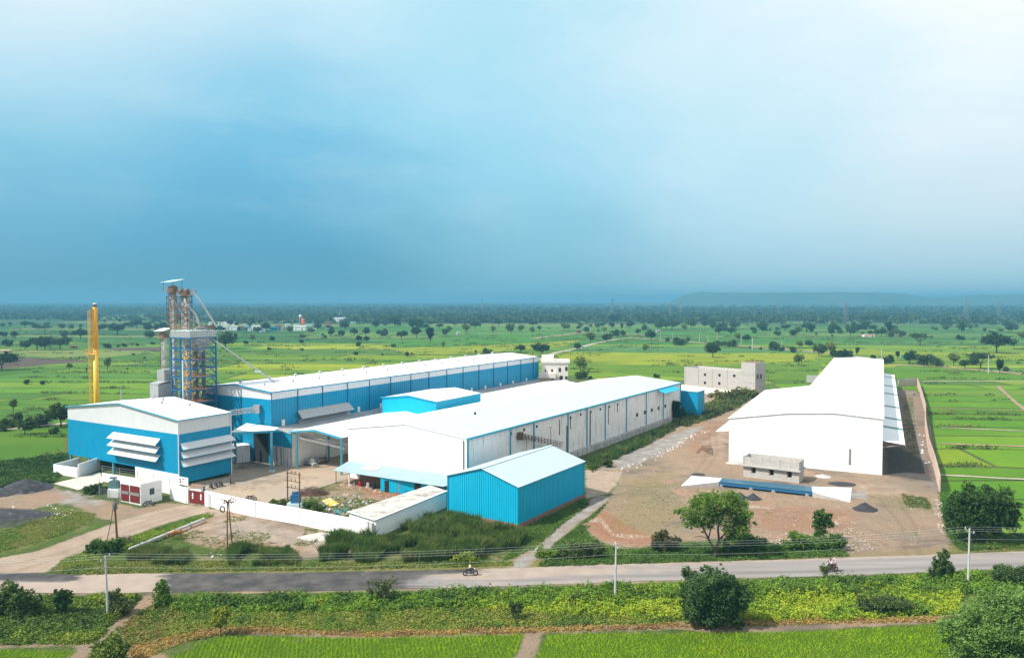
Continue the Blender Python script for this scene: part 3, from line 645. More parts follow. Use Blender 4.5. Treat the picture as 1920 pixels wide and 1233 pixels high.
def gable_roof(mb, A, B, C, D, R0, R1, th=0.12, over=0.25):
    """A,B front-left/right eaves, D,C back-left/right, R0,R1 ridge ends"""
    A, B, C, D, R0, R1 = map(Vector, (A, B, C, D, R0, R1))
    d = (R1 - R0).normalized() * over; la = (A - R0).normalized() * over; lb = (B - R0).normalized() * over
    t = Vector((0, 0, th))
    l = [A + la - d, R0 - d, R1 + d, D + la + d]; r = [R0 - d, B + lb - d, C + lb + d, R1 + d]
    mb.prism(l, [p + t for p in l]); mb.prism([p + Vector((0, 0, 0.002)) for p in r], [p + t + Vector((0, 0, 0.002)) for p in r]); return mb
def edgetrim(pts, w=0.22):
    mb = MB()
    for a, b in pts: mb.bar(a, b, w, w)
    return mb
def vent(name, p, parent, s=1.0, mt='galv'):
    mb = MB(); mb.tube((p[0], p[1], p[2] - 0.1), (p[0], p[1], p[2] + 0.35 * s), 0.3 * s, 0.3 * s, 10); mb.ball((p[0], p[1], p[2] + 0.5 * s), 0.42 * s, 0.42 * s, 0.26 * s, 10, 6)
    return mb.obj(name, M[mt], parent, True)

# ---- A: tall blue and white shed on posts, left
A0 = Vector((-61, 137.7, 0)); AW, AD = 36.0, 11.7; fa = Fr(A0, V2, U2)   # u to the left along the gable, w = depth
zE, zR, zB, zW = 12.05, 14.0, 2.25, 9.6
A = thing('factory_shed', 'tall blue and white sheet metal shed on posts with white awnings', 'shed', A0)
rz = lambda t: zE + (zR - zE) * (1 - abs(t - AW / 2) / (AW / 2))
mb = MB(); ribbed(mb, fa(0, 0, 0), fa(AW, 0, 0), zB, zW, OUTF, 0.6, 0.03); ribbed(mb, fa(0, AD, 0), fa(0, 0, 0), 0.45, zW, OUTR, 0.6, 0.03)
ribbed(mb, fa(AW, 0, 0), fa(AW, AD, 0), zB, zW, V2, 0.6, 0.03); mb.obj('wall', M['blue_bright'], A)
mb = MB(); ribbed(mb, fa(0, 0, 0), fa(AW, 0, 0), zW, rz, OUTF, 0.6, 0.03); ribbed(mb, fa(0, AD, 0), fa(0, 0, 0), zW, zE, OUTR, 0.6, 0.03)
ribbed(mb, fa(AW, 0, 0), fa(AW, AD, 0), zW, zE, V2, 0.6, 0.03); ribbed(mb, fa(0, AD, 0), fa(AW, AD, 0), 0, rz, U2, 0.6, 0.03)
o = mb.obj('wall', M['white_sheet'], A); o['label'] = 'pale upper band of the wall'
rf = gable_roof(MB(), fa(AW, 0, zE), fa(0, 0, zE), fa(0, AD, zE), fa(AW, AD, zE), fa(AW / 2, 0, zR), fa(AW / 2, AD, zR)).obj('roof', M['white_roof'], A)
for u, w in ((13.5, 6), (16, 8), (20, 8.5), (9, 9)): vent('roof_vent', fa(u, w, rz(u) + 0.1), rf, 0.75)
h_ = 0.13
edgetrim([(fa(-0.25, -0.3, zE + h_), fa(AW / 2, -0.3, zR + h_)), (fa(AW / 2, -0.3, zR + h_), fa(AW + 0.25, -0.3, zE + h_)), (fa(-0.3, -0.3, zE + h_), fa(-0.3, AD + 0.3, zE + h_))], 0.2).obj('eaves_trim', M['trim'], A)
for u, w in ((-0.12, -0.12), (-0.12, AD - 0.2)):
    MB().tube(fa(u, w, 0), fa(u, w, zE), 0.11, 0.11, 8).obj('downpipe', M['white_paint'], A)
for u in (9.5, 20.7, 29.0, 35.6):
    for w in ((0.25,) if u < 35 else (0.25, AD - 0.3)):
        m_ = MB(); fa.box(m_, u - 0.2, u + 0.2, w - 0.15, w + 0.25, -0.1, zB + 0.2); m_.obj('post', M['teal_post'], A)
def awning(parent, P0, d, out, u0, u1, ztop, drop=0.85, proj=1.15, mt='white_sheet', end='blue_bright'):
    a0 = Vector(P0) + d * u0; a1 = Vector(P0) + d * u1; Z = Vector((0, 0, 1)); o_ = out
    t0, t1 = a0 + Z * ztop + o_ * 0.06, a1 + Z * ztop + o_ * 0.06; b0, b1 = a0 + d * (-0.25) + o_ * proj + Z * (ztop - drop), a1 + d * 0.25 + o_ * proj + Z * (ztop - drop)
    if u1 < u0: b0, b1 = a0 + d * 0.25 + o_ * proj + Z * (ztop - drop), a1 - d * 0.25 + o_ * proj + Z * (ztop - drop)
    mb = MB(); e = Z * 0.05; mb.prism([t0, t1, b1, b0], [t0 + e, t1 + e, b1 + e, b0 + e]); mb.bar(b0 - Z * 0.02, b1 - Z * 0.02, 0.06, 0.14); w = mb.obj('awning', M[mt], parent)
    for t, b, s in ((t0, b0, 1), (t1, b1, -1)):
        q = t - Z * drop; k = d * 0.02 * s; mb = MB(); mb.prism([t - e, b - e, q], [t + k - e, b + k - e, q + k]); mb.obj('side_panel', M[end], w)
    return w
u0, z0 = onwall(A0, V2, 301, 825); u1, _ = onwall(A0, V2, 213, 813)
z_l = [onwall(A0, V2, 257, y)[1] for y in (818.5, 832.5, 848)]
for z in z_l: awning(A, A0, V2, OUTF, u0, u1, z + 0.25, 0.95, 1.25)
q0, _ = onwall(A0, U2, 338, 830); q1, _ = onwall(A0, U2, 429, 815)
z_l = [onwall(A0, U2, 384, y)[1] for y in (824, 839.5, 855)]
for z in z_l: awning(A, A0, U2, OUTR, 0.3, AD - 0.3, z + 0.1, 0.95, 1.25)
# ground floor of A: white base wall right, low walls, dark interior
mb = MB(); fa.box(mb, 0.0, 13.2, -0.05, 0.2, -0.1, zB - 0.004); mb.obj('base_wall', M['white_wall'], A)
mb = MB(); fa.box(mb, 13.2, AW, AD - 0.5, AD - 0.2, -0.1, zB); o = mb.obj('base_wall', M['grey_paint'], A); o['label'] = 'grey back wall of the open ground floor'
def wall_thing(name, label, pts, h, th, mt, cat='wall', cap=None, group=None, z0=-0.1):
    P = [Vector((p[0], p[1], 0)) for p in pts]; mb = MB(); hs = h if isinstance(h, (list, tuple)) else [h] * len(P)
    for i in range(len(P) - 1):
        d = (P[i + 1] - P[i]).normalized(); n = Vector((-d.y, d.x, 0)) * th / 2; e0 = d * (th / 2 - 0.003 if i else 0); e1 = d * (-(th / 2 - 0.003) if 0 else 0)
        a, b = P[i] + e0, P[i + 1]
        mb.prism([a - n + Vector((0, 0, z0)), b - n + Vector((0, 0, z0)), b + n + Vector((0, 0, z0)), a + n + Vector((0, 0, z0))],
                 [a - n + Vector((0, 0, hs[i])), b - n + Vector((0, 0, hs[i + 1])), b + n + Vector((0, 0, hs[i + 1])), a + n + Vector((0, 0, hs[i]))])
    t = thing(name, label, cat, P[0], group=group); mb.obj('wall_panel', M[mt], t)
    if cap:
        mb = MB()
        for i in range(len(P) - 1): mb.bar(P[i] + Vector((0, 0, hs[i] + 0.04)), P[i + 1] + Vector((0, 0, hs[i + 1] + 0.04)), th + 0.08, 0.08)
        mb.obj('coping', M[cap], t)
    return t
lw = [g(100, 890), g(146, 895.5)]
wall_thing('low_wall', 'low white wall left of the concrete ramp at the end of the blue and white shed', [g(150, 874) , g(101, 888), g(146, 895)], 1.9, 0.22, 'white_wall')
wall_thing('ramp_wall', 'white wall along the concrete ramp, running under the blue and white shed', [g(147, 895), g(188, 880)], [2.6, 2.6], 0.22, 'white_wall')
wall_thing('fence_wall', 'white low wall with wire mesh in front of the open ground floor of the blue and white shed', [g(192, 902), g(258, 912.5), g(318, 925), g(352, 934)], [1.6, 1.6, 1.6, 1.6], 0.2, 'white_wall')
fw = thing('mesh_fence', 'thin mesh fence standing on the white wall under the blue and white shed', 'fence', g(192, 902))
pts = [g(192, 902), g(225, 907), g(258, 912.5), g(288, 918.5), g(318, 925)]
for p in pts: MB().tube((p.x, p.y, 1.6), (p.x, p.y, 3.0), 0.04, 0.04, 6).obj('post', M['galv'], fw)
mb = MB()
for i in range(4):
    for k in range(4): mb.tube((pts[i].x, pts[i].y, 1.75 + k * 0.4), (pts[i + 1].x, pts[i + 1].y, 1.75 + k * 0.4), 0.012, 0.012, 4)
mb.obj('wire', M['galv'], fw)
rp = gp([(102, 907), (188, 886), (193, 905), (148, 919)]); mb = MB(); mb.prism([(p.x, p.y, -0.1) for p in rp], [(p.x, p.y, 0.16) for p in rp]); struct(mb.obj('path', M['slab']))

# ---- gate area
gl, gr = g(354.5, 943), g(385.5, 948)
G_ = thing('factory_gate', 'maroon double gate with two white figures closing the yard entrance', 'gate', gl)
dg = (gr - gl); gw = dg.length; dg.normalize(); fg = Fr(gl, dg)
for s, (a, b) in enumerate(((0.05, gw / 2 - 0.03), (gw / 2 + 0.03, gw - 0.05))):
    mb = MB(); ribbed(mb, fg(a, 0, 0), fg(b, 0, 0), 0.15, 2.25, -fg.b, 0.22, 0.03); lf = mb.obj('gate_leaf', M['maroon'], G_)
    mb = MB(); c = (a + b) / 2; o_ = -fg.b * 0.07
    mb.prism([fg(c - .13, 0, 0.9) + o_, fg(c + .13, 0, 0.9) + o_, fg(c + .13, 0, 1.25) + o_, fg(c - .13, 0, 1.25) + o_], [fg(c - .13, -0.02, 0.9) + o_, fg(c + .13, -0.02, 0.9) + o_, fg(c + .13, -0.02, 1.25) + o_, fg(c - .13, -0.02, 1.25) + o_])
    mb.prism([fg(c - .2, 0, 1.35) + o_, fg(c + .2, 0, 1.35) + o_, fg(c + .12, 0, 1.85) + o_, fg(c, 0, 2.0) + o_, fg(c - .12, 0, 1.85) + o_], [fg(c - .2, -0.02, 1.35) + o_, fg(c + .2, -0.02, 1.35) + o_, fg(c + .12, -0.02, 1.85) + o_, fg(c, -0.02, 2.0) + o_, fg(c - .12, -0.02, 1.85) + o_])
    mb.obj('emblem', M['white_paint'], lf)
for u in (-0.25, gw + 0.25):
    mb = MB(); fg.box(mb, u - 0.22, u + 0.22, -0.22, 0.22, -0.1, 2.6); mb.obj('gate_post', M['white_wall'], G_)
wall_thing('compound_wall', 'white wall left of the maroon gate with a small dark opening', [g(320, 934), g(350, 943)], [2.6, 2.6], 0.25, 'white_wall')
bk = thing('sign_board', 'white notice board with a dark emblem above the wall left of the maroon gate', 'sign', g(338, 937))
s0, s1 = g(336.5, 937), g(353.5, 940.5); ds = (s1 - s0).normalized(); fs = Fr(s0, ds); sw = (s1 - s0).length
mb = MB(); fs.box(mb, 0, sw, -0.04, 0.04, 2.75, 4.1); mb.obj('board', M['white_paint'], bk)
for k in (.05, sw - .12): mb = MB(); fs.box(mb, k, k + .07, -0.03, 0.03, 0, 2.75); mb.obj('post', M['galv'], bk)
mb = MB(); c = fs(0.38, -0.05, 3.65); mb.ball((c.x, c.y, c.z), 0.16, 0.03, 0.19, 10, 8); fs.box(mb, 0.24, 0.52, -0.06, -0.04, 3.0, 3.42); mb.obj('emblem', M['black'], bk)
mb = MB()
for i in range(5): fs.box(mb, 0.85 + i * 0.13, 0.93 + i * 0.13, -0.06, -0.04, 3.72, 3.9)
mb.obj('lettering', M['steel_blue'], bk)
mb = MB()
for i in range(4): fs.box(mb, 0.75, 1.5, -0.06, -0.04, 3.5 - i * 0.16, 3.53 - i * 0.16)
mb.obj('lettering', M['red_paint'], bk)
# guard hut just inside the gate
gh = [g(356, 927), g(377, 928.5), g(381, 921), g(360, 919)]
t = thing('guard_hut', 'small white walled hut with a brown flat roof just inside the maroon gate', 'hut', gh[0])
mb = MB(); mb.prism([(p.x, p.y, -0.1) for p in gh], [(p.x, p.y, 1.15) for p in gh]); mb.obj('wall', M['white_wall'], t)
mb = MB(); mb.prism([(p.x, p.y, 1.152) for p in gh], [(p.x, p.y, 1.27) for p in gh]); mb.obj('roof', M['earth'], t)
# pier right of gate and long compound wall
cw = [g(388.5, 949), g(400, 951.5), g(480, 969), g(560, 983), (-20.6, 107.4)]
t = wall_thing('compound_wall', 'long white compound wall running from the maroon gate down to the corner of the flat roofed store', cw, [2.5, 2.45, 2.4, 2.4, 2.4], 0.28, 'white_wall', cap='white_wall')
o = MB(); fk = Fr(cw[0], (cw[1] - cw[0])); fk.box(o, 0.5, 1.2, -0.2, -0.146, 0.1, 2.2); o.obj('side_door', M['pole'], t)

# ---- electrical room with maroon doors
e0, e1, e2 = g(226.5, 939.5), g(264, 946.5), g(304, 936.5); e3 = e0 + (e2 - e1)
L_ = thing('switch_room', 'small white flat roofed room with two large maroon and grey shutters, beside the transformer', 'building', e0)
mb = MB(); mb.prism([(p.x, p.y, -0.1) for p in (e0, e1, e2, e3)], [(p.x, p.y, 3.45) for p in (e0, e1, e2, e3)]); mb.obj('wall', M['white_wall'], L_)
c_ = (e0 + e2) / 2; ins = lambda p, k: c_ + (p - c_) * k
mb = MB(); mb.prism([ins(p, .93) + Vector((0, 0, 3.452)) for p in (e0, e1, e2, e3)], [ins(p, .93) + Vector((0, 0, 3.51)) for p in (e0, e1, e2, e3)]); mb.obj('roof', M['slab'], L_)
fe = Fr(e0, e1 - e0); W_ = (e1 - e0).length
for a, b in ((0.15, W_ * .43), (W_ * .48, W_ - 0.2)):
    mb = MB(); ribbed(mb, fe(a, -0.06, 0), fe(b, -0.06, 0), 0.25, 3.05, -fe.b, 0.2, 0.03); sh = mb.obj('shutter', M['maroon'], L_)
    mb = MB(); fe.box(mb, a, b, -0.12, -0.095, 1.45, 1.95); mb.obj('band', M['grey_paint'], sh)
fe2 = Fr(e1, e2 - e1); W2 = (e2 - e1).length
t_ = W2 * 0.42; mb = MB(); fe2.box(mb, t_, t_ + 0.85, -0.03, 0.02, 1.35, 2.4); wn = mb.obj('window', M['glass'], L_)
mb = MB(); fe2.box(mb, t_ + 1.2, W2 - 0.3, -0.02, 0.01, 1.75, 1.8); fe2.box(mb, t_ + 1.2, W2 - 0.9, -0.02, 0.01, 1.95, 1.99); mb.obj('lettering', M['red_paint'], L_)
# transformer
tp = g(215, 931); T_ = thing('transformer', 'teal grey transformer with cooling fins on a white plinth beside the maroon doored room', 'transformer', tp)
x, y = tp.x, tp.y
MB().box(x - 0.9, x + 0.9, y - 0.6, y + 0.6, -0.1, 1.5).obj('plinth', M['white_wall'], T_)
MB().box(x - 0.55, x + 0.55, y - 0.4, y + 0.4, 1.5, 2.9).obj('tank', M['tank_green'], T_)
for s in (-1, 1):
    mb = MB()
    for i in range(7): mb.box(x + s * 0.55 + (0 if s > 0 else -0.28), x + s * 0.55 + (0.28 if s > 0 else 0), y - 0.36 + i * 0.11, y - 0.32 + i * 0.11, 1.6, 2.75)
    mb.obj('cooling_fins', M['tank_green'], T_)
MB().tube((x - 0.7, y, 3.35), (x + 0.3, y, 3.35), 0.22, 0.22, 12).tube((x, y, 2.9), (x, y, 3.3), 0.06).obj('oil_drum', M['tank_green'], T_)
for i in range(3): MB().tube((x - 0.3 + i * 0.3, y + 0.2, 2.9), (x - 0.3 + i * 0.3, y + 0.2, 3.25), 0.05, 0.03).obj('bushing', M['rust'], T_)
# fenced pen round the transformer
fp = thing('mesh_pen', 'chain link pen around the transformer beside the maroon doored room', 'fence', g(190, 938))
pn = gp([(187, 918), (186, 932), (205, 938), (225, 944)])
for p in pn: MB().tube((p.x, p.y, 0), (p.x, p.y, 1.9), 0.04).obj('post', M['galv'], fp)
mb = MB()
for i in range(3):
    for k in range(9): mb.tube((pn[i].x, pn[i].y, 0.2 + k * 0.2), (pn[i + 1].x, pn[i + 1].y, 0.2 + k * 0.2), 0.012, 0.012, 4)
    for k in range(14):
        q = pn[i].lerp(pn[i + 1], (k + 0.5) / 14); mb.tube((q.x, q.y, 0.1), (q.x, q.y, 1.85), 0.01, 0.01, 4)
mb.obj('mesh', M['dark_galv'], fp)

# ---- E: long blue shed
E0 = Vector((-50, 157, 0)); EL, EW = 116.0, 22.5; fe_ = Fr(E0, U2, V2)
E_ = thing('long_shed', 'longest shed, blue walls with a white top band and white roof, behind the grain tower', 'shed', E0)
zt, zr2, zb = 14.9, 15.95, 13.45; ez = lambda t: zt + (zr2 - zt) * (1 - abs(t - EW / 2) / (EW / 2))
mb = MB(); ribbed(mb, fe_(0, 0, 0), fe_(EL, 0, 0), -0.1, zb, OUTR, 0.8, 0.03); ribbed(mb, fe_(0, EW, 0), fe_(0, 0, 0), -0.1, zb, OUTF, 0.8, 0.03); mb.obj('wall', M['blue'], E_)
mb = MB(); ribbed(mb, fe_(0, 0, 0), fe_(EL, 0, 0), zb, zt, OUTR, 0.8, 0.03); ribbed(mb, fe_(0, 0, 0), fe_(0, EW, 0), zb, ez, OUTF, 0.8, 0.03); ribbed(mb, fe_(EL, 0, 0), fe_(EL, EW, 0), -0.1, ez, U2, 1.6, 0.03); ribbed(mb, fe_(0, EW, 0), fe_(EL, EW, 0), -0.1, zt, V2, 1.6, 0.03)
o = mb.obj('wall', M['white_sheet'], E_); o['label'] = 'pale upper band of the wall'
rE = gable_roof(MB(), fe_(0, EW, zt), fe_(0, 0, zt), fe_(EL, 0, zt), fe_(EL, EW, zt), fe_(0, EW / 2, zr2), fe_(EL, EW / 2, zr2)).obj('roof', M['white_roof'], E_)
for i in range(14):
    u = 4 + i * 8.2; vent('roof_vent', fe_(u, EW * 0.30 , ez(EW * 0.3) + 0.1), rE, 0.8); vent('roof_vent', fe_(u + 1.5, EW * 0.72, ez(EW * 0.72) + 0.1), rE, 1.1)
edgetrim([(fe_(-0.3, -0.3, zt + .12), fe_(EL + 0.3, -0.3, zt + .12)), (fe_(-0.32, -0.3, zt + .12), fe_(-0.32, EW / 2, zr2 + .12)), (fe_(-0.32, EW / 2, zr2 + .12), fe_(-0.32, EW + 0.3, zt + .12))], 0.24).obj('eaves_trim', M['blue'], E_)
for X in (313, 458, 594, 730, 850, 966, 1076, 1175, 1272, 1361, 1448, 1528, 1604, 1676, 1744, 1806):
    u, _ = onwall(E0, U2, 400 + X / 2.909, 700); MB().bar(fe_(u, -0.12, 0), fe_(u, -0.12, zt), 0.16, 0.16).obj('downpipe', M['steel_blue'], E_)
for X, Y0, Y1 in ((380, 425, 467), (792, 355, 397), (913, 335, 375), (1408, 252, 273), (1483, 240, 270), (1565, 226, 256), (1634, 213, 243), (1707, 200, 229), (1769, 190, 219)):
    u, z1_ = onwall(E0, U2, 400 + X / 2.909, 640 + Y0 / 2.909); _, z0_ = onwall(E0, U2, 400 + X / 2.909, 640 + Y1 / 2.909)
    mb = MB(); fe_.box(mb, u - 0.42, u + 0.42, -0.11, -0.04, z0_, z1_); mb.obj('wall_panel', M['cream'], E_)
u0, z0 = onwall(E0, U2, 400 + 457 / 2.909, 640 + 380 / 2.909); u1, z1_ = onwall(E0, U2, 400 + 735 / 2.909, 640 + 338 / 2.909)
zm = (z0 + z1_) / 2
awning(E_, E0, U2, OUTR, u0, u1, zm + 0.2, 1.5, 1.7, 'galv', 'dark_galv'); awning(E_, E0, U2, OUTR, u0, u1, zm - 1.8, 1.5, 1.7, 'galv', 'dark_galv')

# ---- F: narrow lean-to between long shed and middle roof, with the open porch in front
cE = Vector((-45.6, 154.7, 0))
F_ = thing('lean_to', 'narrow dull grey lean-to roof between the long blue shed and the middle white roof', 'shed', (-46, 154, 0))
cE2 = cE + U2 * 108; f0 = Vector((-45.2, 153.6, 0)); Lf = (E0 - f0)
q = [fe_(0.1, -0.15, 7.5), Vector((f0.x, f0.y, 6.85)), Vector((cE2.x, cE2.y, 6.9)) + V2 * 0.1, fe_(EL, -0.15, 7.5)]
mb = MB(); mb.prism(q, [p + Vector((0, 0, 0.12)) for p in q]); mb.obj('roof', M['shaded_roof'], F_)
fw0 = E0 + V2 * 6; sF = Vector((f0.x, f0.y, 0)); dF = (fw0 - sF).normalized()
mb = MB(); L0 = (E0 - sF).length; ribbed(mb, sF + U2 * .2, E0 + U2 * 0.2 - V2 * 0.05, 3.9, lambda t: 6.84 + 0.64 * min(1, t / L0), OUTF, 0.5, 0.03); mb.obj('wall', M['blue'], F_)
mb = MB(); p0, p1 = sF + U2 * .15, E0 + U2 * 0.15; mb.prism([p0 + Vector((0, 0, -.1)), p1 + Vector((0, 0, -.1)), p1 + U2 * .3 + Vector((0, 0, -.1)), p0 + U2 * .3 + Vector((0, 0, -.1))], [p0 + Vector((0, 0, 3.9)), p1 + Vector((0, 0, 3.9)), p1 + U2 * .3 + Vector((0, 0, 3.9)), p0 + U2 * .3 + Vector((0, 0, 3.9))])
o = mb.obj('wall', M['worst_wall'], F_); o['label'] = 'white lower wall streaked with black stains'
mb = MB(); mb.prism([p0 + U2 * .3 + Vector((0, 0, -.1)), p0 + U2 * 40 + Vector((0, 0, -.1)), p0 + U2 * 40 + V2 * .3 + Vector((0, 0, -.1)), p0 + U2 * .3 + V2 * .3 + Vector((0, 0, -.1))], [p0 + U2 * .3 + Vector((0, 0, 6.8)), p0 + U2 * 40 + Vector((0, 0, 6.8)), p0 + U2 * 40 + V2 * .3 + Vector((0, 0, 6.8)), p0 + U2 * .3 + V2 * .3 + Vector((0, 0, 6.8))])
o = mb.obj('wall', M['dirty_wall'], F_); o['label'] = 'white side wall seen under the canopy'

# porch between A and F (left canopy)
pp = g(510, 882.5); PC = thing('porch_canopy', 'smaller canopy with teal posts between the blue and white shed and the black stained wall', 'canopy', pp)
q = [Vector((-58.2, 139.6, 8.1)), Vector((-47.6, 150.0, 7.75)), Vector((-50.5, 156.6, 7.75)), Vector((-53.6, 148.1, 8.1)) + U2 * 9]
q = [g(431, 811.5, 8.0), g(513.5, 807.5, 7.9), g(516, 803.5, 7.9) + U2 * 1.0, g(433, 799, 8.0) + U2 * 4]
mb = MB(); mb.prism(q, [p + Vector((0, 0, 0.15)) for p in q]); mb.obj('roof', M['white_roof'], PC)
MB().bar(q[0] + Vector((0, 0, -.06)), q[1] + Vector((0, 0, -.06)), 0.3, 0.42).obj('eaves_trim', M['trim'], PC)
MB().bar(pp, pp + Vector((0, 0, 7.8)), 0.42, 0.42).obj('post', M['teal_post'], PC); MB().box(pp.x - .5, pp.x + .5, pp.y - .5, pp.y + .5, -0.05, 0.18).obj('post_base', M['pale_roof'], PC)
p2_ = g(441.5, 870); MB().bar(p2_, p2_ + Vector((0, 0, 7.8)), 0.4, 0.4).obj('post', M['teal_post'], PC)
p3_ = g(452, 855); 
# recess below: white machine room wall and a dark panel painted for the shade inside the long shed doorway
t = thing('inner_wall', 'white half height block wall deep under the porch beside the dark doorway', 'wall', g(445, 866))
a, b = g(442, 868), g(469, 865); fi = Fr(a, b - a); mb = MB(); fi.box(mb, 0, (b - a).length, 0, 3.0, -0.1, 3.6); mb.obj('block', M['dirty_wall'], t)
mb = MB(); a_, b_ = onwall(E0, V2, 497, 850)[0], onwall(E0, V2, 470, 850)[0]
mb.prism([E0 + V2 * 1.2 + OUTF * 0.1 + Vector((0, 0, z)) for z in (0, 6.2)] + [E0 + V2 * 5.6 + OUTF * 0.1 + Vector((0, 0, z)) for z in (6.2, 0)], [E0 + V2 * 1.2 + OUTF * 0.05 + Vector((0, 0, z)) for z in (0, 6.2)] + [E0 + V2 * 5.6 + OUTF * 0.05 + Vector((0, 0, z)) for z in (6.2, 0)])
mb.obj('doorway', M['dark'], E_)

# ---- C: middle white roof with open porch gable
C0 = Vector((-45.6, 154.7, 0)); CW = 14.3; fc = Fr(C0, -V2, U2); CL = 110
C_ = thing('middle_shed', 'white roofed middle shed whose front end is an open porch on teal posts', 'shed', C0)
cz = lambda t: 7.2 + 0.95 * (1 - abs(t - CW / 2) / (CW / 2))
gable_roof(MB(), fc(0, 0, 7.2), fc(CW, 0, 7.2), fc(CW, CL, 7.2), fc(0, CL, 7.2), fc(CW / 2, 0, 8.15), fc(CW / 2, CL, 8.15), 0.14, 0.1).obj('roof', M['white_roof'], C_)
edgetrim([(fc(0, -0.2, 7.15), fc(CW / 2, -0.2, 8.1)), (fc(CW / 2, -0.2, 8.1), fc(CW, -0.2, 7.15))], 0.36).obj('eaves_trim', M['trim'], C_)
for p in (g(556.7, 879), g(640.5, 890), fc(1.0, 10, 0), fc(7, 18, 0), fc(12.6, 14, 0), fc(12.6, 7, 0)):
    MB().bar(p, (p.x, p.y, 7.25), 0.38, 0.38).obj('post', M['teal_post'], C_)
mb = MB(); fc.box(mb, 0.3, CW, 24, 24.3, -0.1, 7.1); mb.obj('back_wall', M['dirty_wall'], C_)
mb = MB()
for k in range(1, 9):
    fc.box(mb, k * 1.6, k * 1.6 + 0.08, 0.3, 24, 7.0 + 0.9 * (1 - abs(k * 1.6 - CW / 2) / (CW / 2)), 7.12 + 0.9 * (1 - abs(k * 1.6 - CW / 2) / (CW / 2)))
mb.obj('purlins', M['dark_galv'], C_)

# ---- G: small cyan shed rising out of the middle roof
g0 = Vector((-30.9, 179.7, 0)); fg_ = Fr(g0, -V2, U2); GW, GL = 15.9, 18.5
G2 = thing('raised_shed', 'bright cyan shed rising above the white roofs beside the long blue shed', 'shed', g0)
gz = lambda t: 11.0 + 0.95 * (1 - abs(t - GW / 2) / (GW / 2))
mb = MB(); ribbed(mb, fg_(0, 0, 0), fg_(GW, 0, 0), 3.0, gz, OUTF, 0.5, 0.04); ribbed(mb, fg_(GW, 0, 0), fg_(GW, GL, 0), 3.0, 11.0, OUTR, 0.5, 0.04); ribbed(mb, fg_(0, 0, 0), fg_(0, GL, 0), 3, 11.0, V2, 0.5, 0.04); ribbed(mb, fg_(0, GL, 0), fg_(GW, GL, 0), 3, gz, U2, 0.5, 0.04)
mb.obj('wall', M['cyan'], G2)
gable_roof(MB(), fg_(0, 0, 11.0), fg_(GW, 0, 11), fg_(GW, GL, 11), fg_(0, GL, 11), fg_(GW / 2, 0, 11.95), fg_(GW / 2, GL, 11.95)).obj('roof', M['white_roof'], G2)
edgetrim([(fg_(-0.2, -0.3, 11.1), fg_(GW / 2, -0.3, 12.05)), (fg_(GW / 2, -0.3, 12.05), fg_(GW + .3, -0.3, 11.1)), (fg_(GW + .3, -0.3, 11.1), fg_(GW + .3, GL + .3, 11.1))], 0.16).obj('eaves_trim', M['trim'], G2)

# ---- B: big white shed
B0 = Vector((-7.9, 130.9, 0)); bu = Vector((0.537, 0.843, 0)).normalized(); bv = Vector((-0.8575, 0.5145, 0)).normalized(); fb = Fr(B0, bv, bu); BW, BL = 27.6, 106.5
B_ = thing('big_warehouse', 'large white warehouse whose stained long wall is split by blue downpipes', 'warehouse', B0)
zl, zrr, zrd = 9.45, 10.0, 11.4; zb0 = 1.35
bz = lambda t: (zrr + (zrd - zrr) * t / (BW / 2)) if t < BW / 2 else (zrd + (zl - zrd) * (t - BW / 2) / (BW / 2))
def wallq(mb, fr, u0, u1, w, zlo, top, n=12, th=0.25):
    for i in range(n):
        a, b = u0 + (u1 - u0) * i / n, u0 + (u1 - u0) * (i + 1) / n
        mb.prism([fr(a, w, zlo), fr(b, w, zlo), fr(b, w + th, zlo), fr(a, w + th, zlo)], [fr(a, w, top(a)), fr(b, w, top(b)), fr(b, w + th, top(b)), fr(a, w + th, top(a))])
mb = MB(); wallq(mb, fb, 0, BW, 0, -0.1, bz, 24); o = mb.obj('gable_wall', M['white_wall'], B_)
mb = MB(); wallq(mb, fb, 0, BW, BL - 0.25, -0.1, bz, 24); mb.obj('gable_wall', M['white_wall'], B_)
mb = MB(); fb.box(mb, 0, 0.25, 0.25, BL - 0.25, -0.1, zrr); mb.obj('side_wall', M['dirty_wall'], B_)
mb = MB(); fb.box(mb, BW - 0.25, BW, 0.25, BL - 0.25, -0.1, zl); mb.obj('side_wall', M['white_wall'], B_)
rb = gable_roof(MB(), fb(BW, 0, zl), fb(0, 0, zrr), fb(0, BL, zrr), fb(BW, BL, zl), fb(BW / 2, 0, zrd), fb(BW / 2, BL, zrd), 0.14, 0.15).obj('roof', M['white_roof'], B_)
# near slope only: a duller, faintly bluish sheet laid over the roof
mb = MB(); q = [fb(BW / 2 - 0.2, -0.1, zrd + 0.15), fb(-0.2, -0.1, zrr + 0.13), fb(-0.2, BL + .1, zrr + 0.13), fb(BW / 2 - 0.2, BL + .1, zrd + 0.15)]
mb.prism(q, [p + Vector((0, 0, 0.03)) for p in q]); o = mb.obj('roof_sheeting', mat('bluish slope sheet', (.50, .60, .63), .5, .05, .3, stain=((.42, .42, .42), .6, .2, .4)), rb)
for X, Y in ((600, 155), (790, 112), (380, 208), (1060, 48)):
    pass
for u in range(7):
    w = 8 + u * 14; mb = MB(); a = fb(4.4, w, 0); b = fb(3.0, w + 0.25, 0); a.z = bz(4.4) + 0.2; b.z = bz(3.0) + 0.2; mb.bar(a, b, 0.25, 0.06); mb.obj('roof_flashing', M['galv'], rb)
edgetrim([(fb(-0.25, -0.2, zrr + 0.02), fb(-0.25, BL + .2, zrr + .02))], 0.34).obj('gutter', M['trim'], B_)
for t in (0.35, 14, 22.7, 37, 46, 55.5, 67.7, 80.4, 92.6, 106.2):
    o = MB().bar(fb(-0.12, t, zb0), fb(-0.12, t, zrr), 0.26, 0.2).obj('downpipe', M['trim'], B_)
